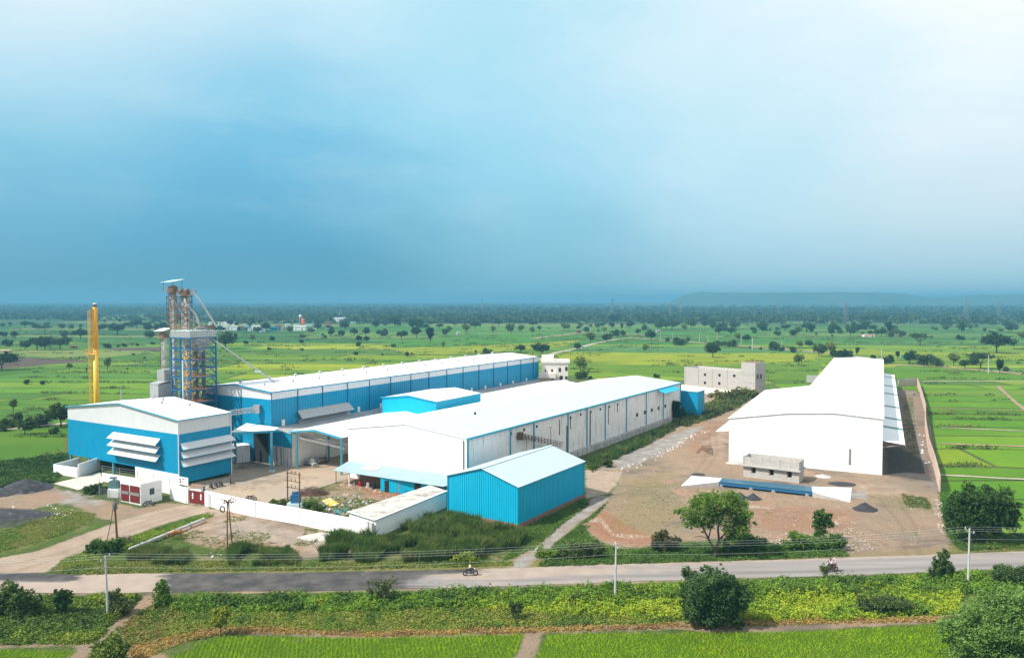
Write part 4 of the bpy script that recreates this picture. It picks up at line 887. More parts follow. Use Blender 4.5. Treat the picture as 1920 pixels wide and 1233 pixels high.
MB().bar(fb(0.6, -0.1, 0.5), fb(0.6, -0.1, zrr - .3), 0.14, 0.14).obj('downpipe', M['rust'], B_)
for X, Y in ((440, 95), (808 , 218), (709, 246), (903, 193), (1158, 125), (1233, 103), (1380, 64), (1308, 85), (1448, 45), (1510, 28)):   # small outlets with stains
    u, z = onwall(B0, bu, 780 + X / 4, 750 + Y / 4)
    mb = MB(); fb.box(mb, -0.2, 0.0, u - 0.18, u + 0.18, z - 0.3, z + 0.15); mb.obj('outlet', M['dark'], B_)
for X, Y in ((1285, 598), (1348, 578), (1405, 560), (1460, 544), (1515, 527)):
    u, z = onwall(B0, bu, 900 + X / 4.364, 640 + Y / 4.364); mb = MB(); fb.box(mb, -0.05, 0.02, u - 0.65, u + 0.65, z - 0.45, z + 0.45); mb.obj('window', M['glass'], B_)
for X, Y, Y2, w in ((1305, 85, 330, 0.16), (1130, 190, 390, 0.12), (1157, 125, 215, 0.05), (1443, 45, 180, 0.05), (1510, 35, 90, 0.04), (1075, 145, 260, 0.06)):
    u, z = onwall(B0, bu, 780 + X / 4, 750 + Y / 4); _, z2 = onwall(B0, bu, 780 + X / 4, 750 + Y2 / 4); mb = MB(); fb.box(mb, -0.14, 0.0, u - w, u + w, max(z2, zb0), z); mb.obj('old_pipe', M['rust'], B_)
# blue hood near the far end
u, z = onwall(B0, bu, 900 + 1510 / 4.364, 640 + 385 / 4.364)
H2 = MB(); a = fb(-0.1, u - 6, 9.9); b = fb(-0.1, u + 6, 9.9); H2.prism([a, b, b + (-bv) * 2.4 + Vector((0, 0, -.9)), a + (-bv) * 2.4 + Vector((0, 0, -.9))], [p + Vector((0, 0, 0.1)) for p in (a, b, b + (-bv) * 2.4 + Vector((0, 0, -.9)), a + (-bv) * 2.4 + Vector((0, 0, -.9)))])
H2.obj('hood', M['cyan'], B_)
# plinth / retaining wall
pl = [Vector((6.0, 157.0, 0)), g(1065, 862), g(1160, 826), g(1257, 793), g(1262, 789)]
PLT = thing('retaining_wall', 'low black streaked concrete retaining wall along the foot of the stained warehouse wall', 'wall', pl[0])
mb = MB(); a = fb(-0.9, 20, 0); b = fb(-0.9, 97, 0); n_ = (-bv)
mb.prism([a + Vector((0, 0, -.1)), b + Vector((0, 0, -.1)), b + bv * 0.88 + Vector((0, 0, -.1)), a + bv * 0.88 + Vector((0, 0, -.1))], [a + Vector((0, 0, 1.36)), b + Vector((0, 0, 1.36)), b + bv * 0.88 + Vector((0, 0, 1.36)), a + bv * 0.88 + Vector((0, 0, 1.36))])
mb.obj('wall_panel', M['worst_wall'], PLT)
t = thing('annex', 'bright blue sheet metal annex at the far end of the stained warehouse', 'shed', fb(0.5, BL + 0.2, 0)); mb = MB(); fb.box(mb, -4.8, 6, BL + 1.0, BL + 7, -0.1, 7.6); mb.obj('wall', M['blue_bright'], t)
mb = MB(); fb.box(mb, -5, 6.2, BL + 0.8, BL + 7.2, 7.602, 7.75); mb.obj('roof', M['pale_roof'], t)

# ---- H: cyan front shed on brick plinth
h1, h2, h3 = Vector((-10.2, 119.6, 0)), Vector((0.9, 112.2, 0)), Vector((12.4, 130.1, 0)); h4 = h1 + h3 - h2
H_ = thing('cyan_shed', 'ribbed cyan shed on a red brick base in front of the white warehouse', 'shed', h1)
fh = Fr(h1, h2 - h1, h4 - h1); HW, HL = (h2 - h1).length, (h4 - h1).length; hz = lambda t: 6.3 + 1.95 * (1 - abs(t - HW / 2) / (HW / 2))
mb = MB(); ribbed(mb, fh(0, 0, 0), fh(HW, 0, 0), 0.6, hz, -fh.b, 0.42, 0.07); ribbed(mb, fh(HW, 0, 0), fh(HW, HL, 0), 0.6, 6.3, fh.a, 0.42, 0.07); ribbed(mb, fh(0, 0, 0), fh(0, HL, 0), 0.6, 6.3, -fh.a, 0.42, 0.07); ribbed(mb, fh(0, HL, 0), fh(HW, HL, 0), 0.6, hz, fh.b, 0.42, 0.07)
mb.obj('wall', M['cyan'], H_)
mb = MB(); fh.box(mb, -0.12, HW + 0.12, -0.12, 0.2, -0.15, 0.6); fh.box(mb, HW - 0.2, HW + 0.12, 0.2, HL, -0.15, 0.6); fh.box(mb, -0.12, 0.2, 0.2, HL, -0.15, 0.6); mb.obj('brick_plinth', M['brick'], H_)
rh = gable_roof(MB(), fh(0, 0, 6.3), fh(HW, 0, 6.3), fh(HW, HL, 6.3), fh(0, HL, 6.3), fh(HW / 2, 0, 8.25), fh(HW / 2, HL, 8.25), 0.07, 0.3).obj('roof', mat('front shed roof', (0.44, 0.53, 0.57), 0.45, 0.05, 0.4, stain=((0.62, 0.47, 0.33), 0.66, 0.12, 0.7)), H_)
MB().bar(fh(HW / 2, -.35, 8.34), fh(HW / 2, HL + .35, 8.34), 0.5, 0.05).obj('ridge_cap', M['pale_roof'], rh)
for e_ in ((fh(0, -0.12, 0.6), fh(0, -0.12, 6.3)), (fh(HW, -0.12, 0.6), fh(HW, -0.12, 6.3)), (fh(HW + .1, HL, 0.6), fh(HW + .1, HL, 6.3))): edgetrim([e_], 0.12).obj('corner_trim', M['cyan'], H_)
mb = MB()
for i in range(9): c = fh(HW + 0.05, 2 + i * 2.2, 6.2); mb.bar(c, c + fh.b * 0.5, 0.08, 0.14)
mb.obj('eave_gap_shade', M['dark'], H_)  # dark bars painted for the shade in gaps under the eave

# ---- J: long flat roofed store
jr = [g(652.5, 960, 2.6), g(703.75, 976, 2.6), g(839, 921, 2.6), g(806, 910, 2.6)]
jr = [jr[1], jr[2], jr[3], jr[0]]
J_ = thing('flat_store', 'long low white store with a weathered flat concrete roof joining the cyan shed', 'building', Vector((jr[0].x, jr[0].y, 0)))
cj = sum(jr, Vector()) / 4; wl = [cj + (p - cj) * 0.975 for p in jr]
mb = MB(); mb.prism([(p.x, p.y, -0.1) for p in wl], [(p.x, p.y, 2.55) for p in wl]); mb.obj('wall', M['white_wall'], J_)
t_ = mat('weathered flat roof', (0.52, 0.48, 0.44), 0.9, 0.1, 0.8, stain=((0.23, 0.20, 0.18), 0.47, 0.55, 0.9), bump=0.02)
mb = MB(); mb.prism([(p.x, p.y, 2.552) for p in jr], [(p.x, p.y, 2.72) for p in jr]); mb.obj('roof', t_, J_)
mb = MB(); mb.bar(Vector((jr[0].x, jr[0].y, 2.75)), Vector((jr[1].x, jr[1].y, 2.75)), 0.3, 0.12); mb.bar(Vector((jr[0].x, jr[0].y, 2.75)), Vector((jr[3].x, jr[3].y, 2.75)), 0.26, 0.12); mb.obj('parapet', M['white_wall'], J_)
ck = thing('corner_pier', 'black stained concrete pier at the corner of the long white compound wall', 'pier', (-20.6, 107.4, 0))
a = Vector((-20.5, 107.5, 0)); b = Vector((jr[0].x - .35, jr[0].y - .3, 0)); fp_ = Fr(a, b - a); mb = MB(); fp_.box(mb, 0.05, (b - a).length, -0.12, 0.3, -0.1, 2.35); mb.obj('block', M['worst_wall'], ck)

# ---- I: low shack with pale blue roof
i0, i1 = g(623.75, 881.5, 2.55), g(822, 911, 2.55); ib1 = Vector((-6.2, 130.0, 3.3)); ib0 = Vector((-30.6, 144.4, 3.3))
di = (i1 - i0).normalized()
I_ = thing('lean_to_shack', 'low open shack with a patched pale blue roof against the white warehouse gable', 'shack', Vector((i0.x, i0.y, 0)))
q = [i0, i1 + di * 1.0, ib1 + (-fb.b) * 0.35, ib0 + (-fb.b) * 0.35 - di * 0.6]
q = [Vector(p) for p in q]; mid = lambda a, b, t: a.lerp(b, t)
mb = MB(); e = Vector((0, 0, 0.06))
for k in range(8):
    a, b, c, d = mid(q[0], q[1], k / 8), mid(q[0], q[1], (k + 1) / 8), mid(q[3], q[2], (k + 1) / 8), mid(q[3], q[2], k / 8); s_ = Vector((0, 0, 0.015 * (k % 2))); mb.prism([p + s_ for p in (a, b, c, d)], [p + e + s_ for p in (a, b, c, d)])
ri = mb.obj('roof', mat('patched blue roof', (0.29, 0.40, 0.44), 0.6, 0.08, 0.8, stain=((0.30, 0.26, 0.22), 0.63, 0.35, 0.8)), I_)
mb = MB(); pc = mid(mid(q[3], q[2], 0.2), mid(q[0], q[1], 0.2), 0.3)
pt = [mid(mid(q[3], q[2], a), mid(q[0], q[1], a), b) + Vector((0, 0, 0.085)) for a, b in ((0.13, .12), (.30, .1), (.33, .45), (.28, .6), (.17, .55), (.21, .3))]; mb.prism(pt, [p + Vector((0, 0, 0.02)) for p in pt]); mb.obj('torn_patch', M['block'], ri)
w0, w1 = g(713.7, 921), g(800, 931); fi_ = Fr(w0, w1 - w0); LI = (w1 - w0).length + 2.0
mb = MB(); ribbed(mb, fi_(0, 0, 0), fi_(LI, 0, 0), 0.1, 2.5, -fi_.b, 0.3, 0.04); ribbed(mb, fi_(0, 0, 0), fi_(0, 3.5, 0), 0.1, 2.7, -fi_.a, 0.3, 0.04); ro = mb.obj('room_wall', M['cyan'], I_)
mb = MB(); fi_.box(mb, 0.85, 1.75, -0.08, -0.05, 0.1, 2.1); mb.obj('door', M['dark'], I_); mb = MB(); fi_.box(mb, 7.0, 8.3, -0.08, -0.05, 0.9, 2.2); mb.obj('window', M['glass'], I_)
for px, py in ((630.2, 906.5), (655, 910.5), (684, 915)):
    p = g(px, py); MB().tube(p, (p.x, p.y, 2.55), 0.07 if px != 655 else 0.13, None, 8).obj('post', M['rust'] if px != 655 else M['white_wall'], I_)
p = g(659, 910); mb = MB(); fq = Fr(p, di); fq.box(mb, 0, 8, 2.2, 2.4, -0.1, 2.5); mb.obj('back_wall', M['brick'], I_)
for k, (px, py, mt) in enumerate(((665, 908, 'grey_paint'), (676, 911, 'red_paint'), (690, 914, 'white_paint'), (701, 916, 'black'))):
    p = g(px, py); s = 0.35 + 0.1 * (k % 2)
    t = thing('work_bin', ['grey drum', 'red drum', 'white drum', 'black drum'][k] + ' standing in the shade under the patched blue roof', 'drum', p); MB().tube(p, (p.x, p.y, 0.9), s * .8, s * .75, 12).ring((p.x, p.y, 0.9), (0, 0, 1), s * .75, 0.03, 12, 6).obj('barrel', M[mt], t)
# ladder leaning on the cyan room
a = g(746, 929); t = thing('ladder', 'wooden ladder leaning on the cyan wall of the low shack', 'ladder', a); mb = MB(); top = a + fi_.b * 0.5 + Vector((0, 0, 2.2))
for s in (-0.2, 0.2): mb.bar(a + fi_.a * s, top + fi_.a * s, 0.06, 0.06)
for k in range(7): c = a.lerp(top, (k + 1) / 8); mb.bar(c - fi_.a * .2, c + fi_.a * .2, 0.04, 0.04)
mb.obj('frame', M['wood'], t)

# ---- N: white warehouse right
n_right = Vector((72.4, 147.0, 0)); Na = math.atan(695 / 1420); nu = Vector((math.sin(Na), math.cos(Na), 0)); nv = Vector((-math.cos(Na), math.sin(Na), 0)); fn = Fr(n_right, nv, nu)
NW, NX, NL, NXL = 17.6, 29.3, 167.0, 56.0; za, zc, zx = 10.95, 11.55, 9.1
N_ = thing('white_warehouse', 'plain all white warehouse with a stepped roof on bare ground at right', 'warehouse', n_right)
nz = lambda t: za + (zc - za) * (1 - abs(t - NW / 2) / (NW / 2)) if t <= NW else za + (zx - za) * (t - NW) / (NX - NW)
mb = MB(); ribbed(mb, fn(0, 0, 0), fn(NX, 0, 0), 4.6, nz, -nu, 1.0, 0.02, .2); mb.obj('gable_wall', mat('warehouse sheet', (.74, .75, .76), .5, .05, .4), N_)
mb = MB(); fn.box(mb, 0, NX, -0.05, 0.22, -0.1, 4.598); mb.obj('base_wall', M['white_wall'], N_)
mb = MB(); fn.box(mb, 0, 0.2, 0.22, NL, -0.1, za); fn.box(mb, NW - .2, NW, NXL, NL, -0.1, za); fn.box(mb, NX - .2, NX, 0.22, NXL, -0.1, zx); fn.box(mb, NW, NX - .2, NXL - .2, NXL, -0.1, zx); fn.box(mb, .2, NW - .2, NL - .2, NL, -0.1, za); mb.obj('side_wall', M['white_sheet'], N_)
rn = gable_roof(MB(), fn(NW, 0, za), fn(0, 0, za), fn(0, NL, za), fn(NW, NL, za), fn(NW / 2, 0, zc), fn(NW / 2, NL, zc), 0.12, 0.2).obj('roof', M['white_paint'], N_)
mb = MB(); q = [fn(NX + .25, -.2, zx), fn(NW + .2, -.2, za - 0.02), fn(NW + .2, NXL + .2, za - 0.02), fn(NX + .25, NXL + .2, zx)]; mb.prism(q, [p + Vector((0, 0, .1)) for p in q]); o = mb.obj('roof', M['white_paint'], N_); o['label'] = 'lower roof slope on the left side'
for w in (11, 21, 33, 47, 64, 84, 104, 124):
    for u in (5.2, 12.0): vent('roof_vent', fn(u, w + (u > 8) * 3, nz(u) + .06), rn, 0.5, 'white_paint')
for w in (12, 22, 33, 45): vent('roof_vent', fn(21.5, w, nz(21.5) + .06), o, 0.5, 'white_paint')
u, z = onwall(n_right, nv, 1240 + 1258 / 3.556, 640 + 715 / 3.556); mb = MB(); fn.box(mb, u - 0.2, u + 0.2, -0.12, -0.05, 1.5, z); mb.obj('wall_duct', M['grey_paint'], N_)
# awnings
mb = MB(); a0, a1 = fn(0, 0.5, 6.6), fn(0, NL - 12, 6.6); b0, b1 = fn(-3.9, 0.5, 6.15), fn(-3.9, NL - 12, 6.15); mb.prism([a0, b0, b1, a1], [p + Vector((0, 0, .08)) for p in (a0, b0, b1, a1)]); mb.prism([b0 - Vector((0, 0, .3)), b1 - Vector((0, 0, .3)), b1 + Vector((.05, 0, -.3)), b0 + Vector((.05, 0, -.3))], [b0, b1, b1 + Vector((.05, 0, 0)), b0 + Vector((.05, 0, 0))])
sa = mb.obj('side_awning', M['white_roof'], N_)
for Y in (238, 297, 350, 435, 515, 577):
    py = 640 + Y / 3.556; D = (34 - 6.4) * 1420 / (py - 564); w = (D - 147) / nu.y - 1.2
    mb = MB(); q = [fn(-0.15, w, 6.69), fn(-3.85, w, 6.26), fn(-3.85, w + 2.4, 6.26), fn(-0.15, w + 2.4, 6.69)]; mb.prism(q, [p + Vector((0, 0, .05)) for p in q]); mb.obj('roof_light', M['teal_strip'], sa)
mb = MB()
for w in np.arange(1, NL - 12, 9.0): mb.bar(fn(-0.1, w, 5.3), fn(-3.7, w, 6.1), 0.1, 0.12)
mb.obj('bracket', M['galv'], sa)
mb = MB(); q = [fn(NX, 1.0, 6.3), fn(NX + 3.0, 1.0, 5.9), fn(NX + 3.0, 20, 5.9), fn(NX, 20, 6.3)]; mb.prism(q, [p + Vector((0, 0, .08)) for p in q]); mb.obj('side_awning', M['white_roof'], N_)

# ---- S: boundary wall right, wavering line of posts and panels
sw_px = [(1762, 921), (1752, 880), (1741, 845), (1735, 805), (1735, 775), (1728, 748), (1720, 722)]
S_ = thing('boundary_wall', 'long pinkish precast boundary wall between the white warehouse and the paddy fields', 'wall', g(*sw_px[0]))
sp = [g(a, b) for a, b in sw_px]; 
def polyline(pts, step):
    out = []
    for i in range(len(pts) - 1):
        L = (pts[i + 1] - pts[i]).length; k = max(1, round(L / step)); out += [pts[i].lerp(pts[i + 1], j / k) for j in range(k)]
    return out + [pts[-1]]
pp_ = polyline(sp, 2.6)
mb = MB()
for i in range(len(pp_) - 1): mb.bar(pp_[i] + Vector((0, 0, 1.35 + 0.06 * (i % 3))), pp_[i + 1] + Vector((0, 0, 1.35 + 0.06 * ((i + 1) % 3))), 0.12, 3.0)
mb.obj('wall_panel', M['pink_block'], S_)
for p in pp_[:100]: MB().box(p.x - .11, p.x + .11, p.y - .11, p.y + .11, -0.1, 3.05).obj('post', M['pink_block'], S_)
bl, br = g(1684, 724), g(1720, 722); wall_thing('back_wall', 'short grey block wall closing the far end of the strip beside the white warehouse', [bl, br], 2.8, 0.3, 'block')
bl, br = g(1512, 716), g(1545, 717); wall_thing('back_wall', 'grey block wall stub left of the far end of the white warehouse', [bl, br], 2.9, 0.3, 'block')

# ---- O: unfinished two storey block with stair tower
o0, o1 = g(1283, 722), g(1391, 733); do = (o1 - o0).normalized(); fo = Fr(o0, do); OW = (o1 - o0).length; Yo = o0.y
zo = zat(Yo, 687.5); zm_ = (zat(o1.y, 688.5))
print('office', OW, zo, zm_)
O_ = thing('unfinished_office', 'grey two storey unfinished block building with a taller stair tower, far side of the site', 'building', o0)
ozt = zo
mb = MB(); fo.box(mb, 0, OW, 0, 0.3, -0.1, ozt); fo.box(mb, 0, 0.3, 0.3, 9, -0.1, ozt); fo.box(mb, 0.3, OW, 8.7, 9, -0.1, ozt); mb.obj('wall', M['block'], O_)
mb = MB(); fo.box(mb, 0.3, OW, 0.3, 8.7, ozt - 1.5, ozt - 1.3); mb.obj('roof', M['slab'], O_)
for k in (0.0, 0.245, 0.49, 0.745): mb = MB(); fo.box(mb, OW * k, OW * k + 0.4, -0.1, 0.0, -0.1, ozt); mb.obj('column', M['concrete'], O_)
for X, Y in ((655, 335), (873, 343), (1094, 353), (655, 458), (870, 466)):
    u, z = onwall(o0, do, 1240 + X / 8, 660 + Y / 8); mb = MB(); fo.box(mb, u - .5, u + .5, -0.04, 0.02, z - .5, z + .5); mb.obj('window', M['glass'], O_)
tw0 = fo(OW + 0.02, -0.6, 0); ft = Fr(tw0, do); TW = 5.9; zt_ = zat(tw0.y, 679)
mb = MB(); ft.box(mb, 0, TW, 0, 7, -0.1, zt_); mb.obj('stair_tower', M['block'], O_)
mb = MB(); ft.box(mb, -0.05, TW + .05, -0.06, 0.0, zt_ * 0.58, zt_ * 0.72); ft.box(mb, 0.2, TW - .2, -0.06, 0.0, zt_ * 0.32, zt_ * 0.34); mb.obj('band', M['concrete'], O_)
mb = MB(); ft.box(mb, 0.3, TW - .3, 0.3, 6.7, zt_ + 0.002, zt_ + 0.1); mb.obj('roof', M['earth'], O_)
for u in (1.0, 3.2): mb = MB(); ft.box(mb, TW - .01 + 0.0, TW + 0.05, u, u + 1.2, zt_ * 0.45, zt_ * 0.62); mb.obj('window', M['glass'], O_)
sc_ = thing('scaffold', 'bamboo scaffold beside the stair tower of the unfinished block building', 'scaffold', ft(TW + 1.5, 1, 0)); mb = MB()
for w in (0.5, 3.5, 6.5): mb.tube(ft(TW + 1.5, w, 0), ft(TW + 1.5, w, zt_ * .75), 0.06)
for z in (2, 4.2, 6): mb.tube(ft(TW + 1.5, 0.5, z), ft(TW + 1.5, 6.5, z), 0.05); mb.tube(ft(TW, 3.5, z), ft(TW + 1.7, 3.5, z), 0.05)
mb.obj('poles', M['wood'], sc_)
wall_thing('yard_wall', 'plain whitewashed wall in front of the unfinished grey block building', [g(1277, 732), g(1377, 745)], 2.4, 0.25, 'cream')

# ---- P: small unfinished block hut beside the weighbridge
p0_, p1_ = g(1393.5, 893), g(1498, 906); dp = (p1_ - p0_).normalized(); fp2 = Fr(p0_, dp); PW = (p1_ - p0_).length; PD = 4.0
zf = zat(p0_.y, 872); P_ = thing('block_hut', 'unfinished grey block hut with three window openings and a low parapet, behind the weighbridge', 'hut', p0_)
print('hut', PW, zf)
sl_ = zf
holes = []
for X in (850, 985, 1120):
    u, z = onwall(p0_, dp, 1200 + X / 4, 820 + 240 / 4); holes.append(u)
mb = MB(); us = [0]
zl0, zl1 = sl_ - 1.25, sl_ - 0.2
for u in holes: us += [u - .45, u + .45]
us.append(PW)
for i in range(0, len(us), 2): fp2.box(mb, us[i], us[i + 1], 0, 0.2, zl0, zl1)
fp2.box(mb, 0, PW, 0, 0.2, -0.1, zl0); fp2.box(mb, 0, PW, 0, 0.2, zl1, sl_); fp2.box(mb, 0, 0.2, 0.2, PD, -0.1, sl_); fp2.box(mb, PW - .2, PW, 0.2, PD, -0.1, sl_); fp2.box(mb, .2, PW - .2, PD - .2, PD, -0.1, sl_); mb.obj('wall', M['block'], P_)
mb = MB(); fp2.box(mb, -0.35, PW + .3, -0.6, PD + .3, sl_ + .002, sl_ + .2); ro = mb.obj('roof', M['concrete'], P_)
mb = MB(); s2 = sl_ + .2
fp2.box(mb, 0, PW, 0, .15, s2, s2 + 1.55); fp2.box(mb, 0, PW, PD - .15, PD, s2, s2 + 1.55); fp2.box(mb, 0, .15, .15, PD - .15, s2, s2 + 1.55); fp2.box(mb, PW - .15, PW, .15, PD - .15, s2, s2 + 1.55); mb.obj('parapet', M['block'], ro)
for k in (0.0, 0.33, 0.66, 0.985): mb = MB(); fp2.box(mb, PW * k - .1, PW * k + .16, -.05, 0.18, s2, s2 + 1.7); mb.obj('column', M['concrete'], ro)
for u in holes:
    mb = MB(); fp2.box(mb, u - .45, u - .2, -0.05, 0.1, zl0, zl1); mb.obj('window_frame', M['brick'], P_)
mb = MB(); fp2.box(mb, .25, PW - .25, .5, .6, 0, sl_ - .1); mb.obj('interior_shade_panel', M['dark'], P_)  # dark sheet behind the openings puts the interior shade into colour

# ---- Q: weighbridge
Qz = 0.95
qa, qb, qc, qd = g(1348, 902.5, Qz), g(1523.5, 921.5, Qz), g(1522, 911.5, Qz), g(1353.5, 895.8, Qz)
Q_ = thing('weighbridge', 'long blue weighbridge deck between two white concrete ramps', 'weighbridge', Vector((qa.x, qa.y, 0)))
mb = MB(); mb.prism([(p.x, p.y, Qz - .12) for p in (qa, qb, qc, qd)], [p for p in (qa, qb, qc, qd)]); mb.obj('deck', M['deck_blue'], Q_)
mb = MB(); mb.bar(Vector((qa.x, qa.y + .12, Qz - .36)), Vector((qb.x, qb.y + .12, Qz - .36)), 0.12, 0.46); mb.obj('side_beam', M['steel_blue'], Q_)
for k in (0.03, 0.36, 0.6, 0.95):
    p = qa.lerp(qb, k); mb = MB(); mb.box(p.x - .25, p.x + .25, p.y + .0, p.y + .9, -0.1, Qz - .14 - 0.3); mb.obj('footing', M['concrete'], Q_)
def ramp(h, l, side):
    mb = MB(); a, b = h; c, d = l     # a,b high edge (near, far); c,d low edge
    top = [Vector((a.x, a.y, Qz)), Vector((b.x, b.y, Qz)), Vector((d.x, d.y, .12)), Vector((c.x, c.y, .12))]
    mb.prism([(p.x, p.y, -.1) for p in top], top); o = mb.obj('ramp', M['white_paint'], Q_); o['label'] = 'white concrete ramp at the %s end' % side
    # raw concrete cheek
    m2 = MB(); n = Vector((0, -0.02, 0)); m2.prism([top[0] + n - Vector((0, 0, .02)), top[3] + n - Vector((0, 0, .02)), Vector((c.x, c.y, -.1)) + n, Vector((a.x, a.y, -.1)) + n], [top[0] - Vector((0, 0, .02)) + n * 3, top[3] + n * 3 - Vector((0, 0, .02)), Vector((c.x, c.y, -.1)) + n * 3, Vector((a.x, a.y, -.1)) + n * 3]); m2.obj('ramp_side', M['concrete'], o)
ramp((qa, qd), (g(1277, 911.5), g(1296, 893)), 'left'); ramp((qb, qc), (g(1594, 942), g(1597, 915)), 'right')

# ---- R: cream house behind
r0, r1 = g(1036, 728), g(1070, 722); 
Rr = g(1024, 722); R_T = thing('cream_house', 'cream two storey house with dark windows beyond the end of the long blue shed', 'house', Rr)
D = 254; X = lambda px: (px - 960) / 1420 * D
zz = lambda py: zat(D, py)
mb = MB(); fr = Fr((X(1016), D + 2, 0), (0.97, -0.05), (0.05, 0.97)); Wd = X(1066) - X(1016)
fr.box(mb, 0, Wd, 0, 9, -0.1, zz(681)); mb.obj('wall', M['cream'], R_T)
mb = MB(); fr.box(mb, -.3, Wd + .6, -.35, 9.3, zz(681) + .002, zz(677)); mb.obj('parapet', M['cream'], R_T)
mb = MB(); fr.box(mb, 0, X(1039) - X(1016), 1, 6, zz(677) + .002, zz(668)); mb.obj('roof_room', M['cream'], R_T)
mb = MB(); fr.box(mb, -1, X(1043) - X(1016), -1.2, 0, zz(709), zz(700)); mb.obj('balcony', M['cream'], R_T)
mb = MB(); fr.box(mb, -.6, X(1035) - X(1016), -0.3, 0, 0, zz(709) - .01); mb.obj('porch_wall', M['peach'], R_T)
for a, b, c, d in ((1048, 1052.5, 690, 697.5), (1060.5, 1065, 688, 695.5), (1034, 1037.5, 693, 697.5), (1022, 1024.5, 694, 698), (1050, 1056, 705, 716), (1060.5, 1065, 706, 711), (1034, 1037, 709, 716)):
    mb = MB(); fr.box(mb, X(a) - X(1016), X(b) - X(1016), -0.08, 0.02, zz(d), zz(c)); mb.obj('window' if d - c < 9 else 'door', M['glass'], R_T)

# ================================================================ CHIMNEY, TOWER, CONVEYORS
cx, cy = -96.4, 175.0
CH = thing('chimney', 'tall yellow steel chimney with spiral fins and a caged ladder', 'chimney', (cx, cy, 0))
MB().tube((cx, cy, -0.1), (cx, cy, 23), 0.62, 0.55, 20).obj('lower_shaft', M['yellow'], CH, True)
mb = MB(); mb.tube((cx, cy, 23), (cx, cy, 32.6), 0.46, 0.42, 20); mb.obj('upper_shaft', M['yellow'], CH, True)
mb = MB()
for s in range(3):
    for i in range(90):
        a0 = s * 2.094 + i * 0.42; a1 = a0 + 0.42; z0_ = 21.5 + i * 0.123; z1_ = z0_ + 0.123
        if z1_ > 32.5: break
        for_ = lambda a, r, z: (cx + r * math.cos(a), cy + r * math.sin(a), z)
        mb.quad(for_(a0, .42, z0_), for_(a1, .42, z1_), for_(a1, .66, z1_), for_(a0, .66, z0_)); mb.quad(for_(a0, .42, z0_ + .05), for_(a0, .66, z0_ + .05), for_(a1, .66, z1_ + .05), for_(a1, .42, z1_ + .05))
mb.obj('spiral_fin', M['yellow'], CH)
MB().tube((cx, cy, 32.6), (cx, cy, 33.3), 0.45, 0.45, 16).obj('cap', M['dark_galv'], CH); MB().ball((cx, cy, 33.3), 0.44, .44, .2).obj('cap', M['white_paint'], CH)
lx = cx - 1.0
mb = MB()
for s in (-.2, .2): mb.tube((lx, cy + s - .3, 0.2), (lx, cy + s - .3, 32), 0.035, None, 6)
for i in range(80): mb.tube((lx, cy - .5, 0.4 + i * .4), (lx, cy - .1, 0.4 + i * .4), 0.02, None, 4)
la = mb.obj('ladder', M['yellow'], CH); mb = MB()
for i in range(22):
    z = 3 + i * 1.35
    for k in range(7):
        a = math.pi * 0.5 + math.pi * k / 7; b = a + math.pi / 7; r = .45
        mb.tube((lx + r * math.cos(a), cy - .3 + r * math.sin(a), z), (lx + r * math.cos(b), cy - .3 + r * math.sin(b), z), 0.025, None, 4)
for k in range(5): a = math.pi * (.5 + (k + .5) / 5); mb.tube((lx + .45 * math.cos(a), cy - .3 + .45 * math.sin(a), 3), (lx + .45 * math.cos(a), cy - .3 + .45 * math.sin(a), 31.8), 0.02, None, 4)
for i in range(12): mb.tube((lx, cy - .3, 2 + i * 2.6), (cx, cy - .3, 2 + i * 2.6), 0.03, None, 4)
mb.obj('ladder_cage', M['yellow'], CH)
mb = MB(); mb.box(cx - 1.9, cx - .3, cy - 1.0, cy + 1.0, 21.6, 21.75)
for z in (22.2, 22.7): mb.bar((cx - 1.9, cy - 1, z), (cx - 1.9, cy + 1, z), .07); mb.bar((cx - 1.9, cy - 1, z), (cx - .4, cy - 1, z), .07)
for p in ((-1.9, -1), (-1.9, 1), (-1.1, -1), (-.5, -1)): mb.bar((cx + p[0], cy + p[1], 21.7), (cx + p[0], cy + p[1], 22.75), .07)
mb.bar((cx - 1.8, cy - .9, 21.6), (cx - .4, cy - .5, 20.4), .08)
mb.obj('platform', M['yellow'], CH)

TW0 = Vector((-67.3, 158, 0)); ftw = Fr(TW0, V2, U2); TA, TB_ = 6.3, 6.4
TWR = thing('grain_tower', 'tall blue steel frame tower carrying a grain hopper with elevators and spouts above it', 'tower', TW0)
for u, w in ((0, 0), (TA, 0), (0, TB_), (TA, TB_), (TA / 2, 0)):
    MB().bar(ftw(u, w, 0), ftw(u, w, 26.3), 0.3, 0.3).obj('leg', M['steel_blue'], TWR)
levels = [6, 10, 12.5, 15.1, 17.8, 19.7, 21.5, 23.9, 26.2]
for z in levels:
    mb = MB()
    for a, b in (((0, 0), (TA, 0)), ((0, 0), (0, TB_)), ((TA, 0), (TA, TB_)), ((0, TB_), (TA, TB_))): mb.bar(ftw(*a, z), ftw(*b, z), 0.18, 0.24)
    mb.obj('beam', M['steel_blue'], TWR)
mb = MB()
for i in range(len(levels) - 1):
    z0_, z1_ = levels[i], levels[i + 1]; zm = (z0_ + z1_) / 2
    for a, b in (((0, 0), (0, TB_)), ((0, TB_), (TA, TB_)), ((TA, 0), (TA, TB_))):
        c = ((a[0] + b[0]) / 2, (a[1] + b[1]) / 2); ka = (a[0] * .75 + b[0] * .25, a[1] * .75 + b[1] * .25); kb = (a[0] * .25 + b[0] * .75, a[1] * .25 + b[1] * .75)
        mb.bar(ftw(*a, z1_ - 1.6), ftw(*ka, z1_), 0.1); mb.bar(ftw(*b, z1_ - 1.6), ftw(*kb, z1_), 0.1)
        if i > 1: mb.bar(ftw(*a, z0_), ftw(*b, z1_), 0.08); mb.bar(ftw(*b, z0_), ftw(*a, z1_), 0.08)
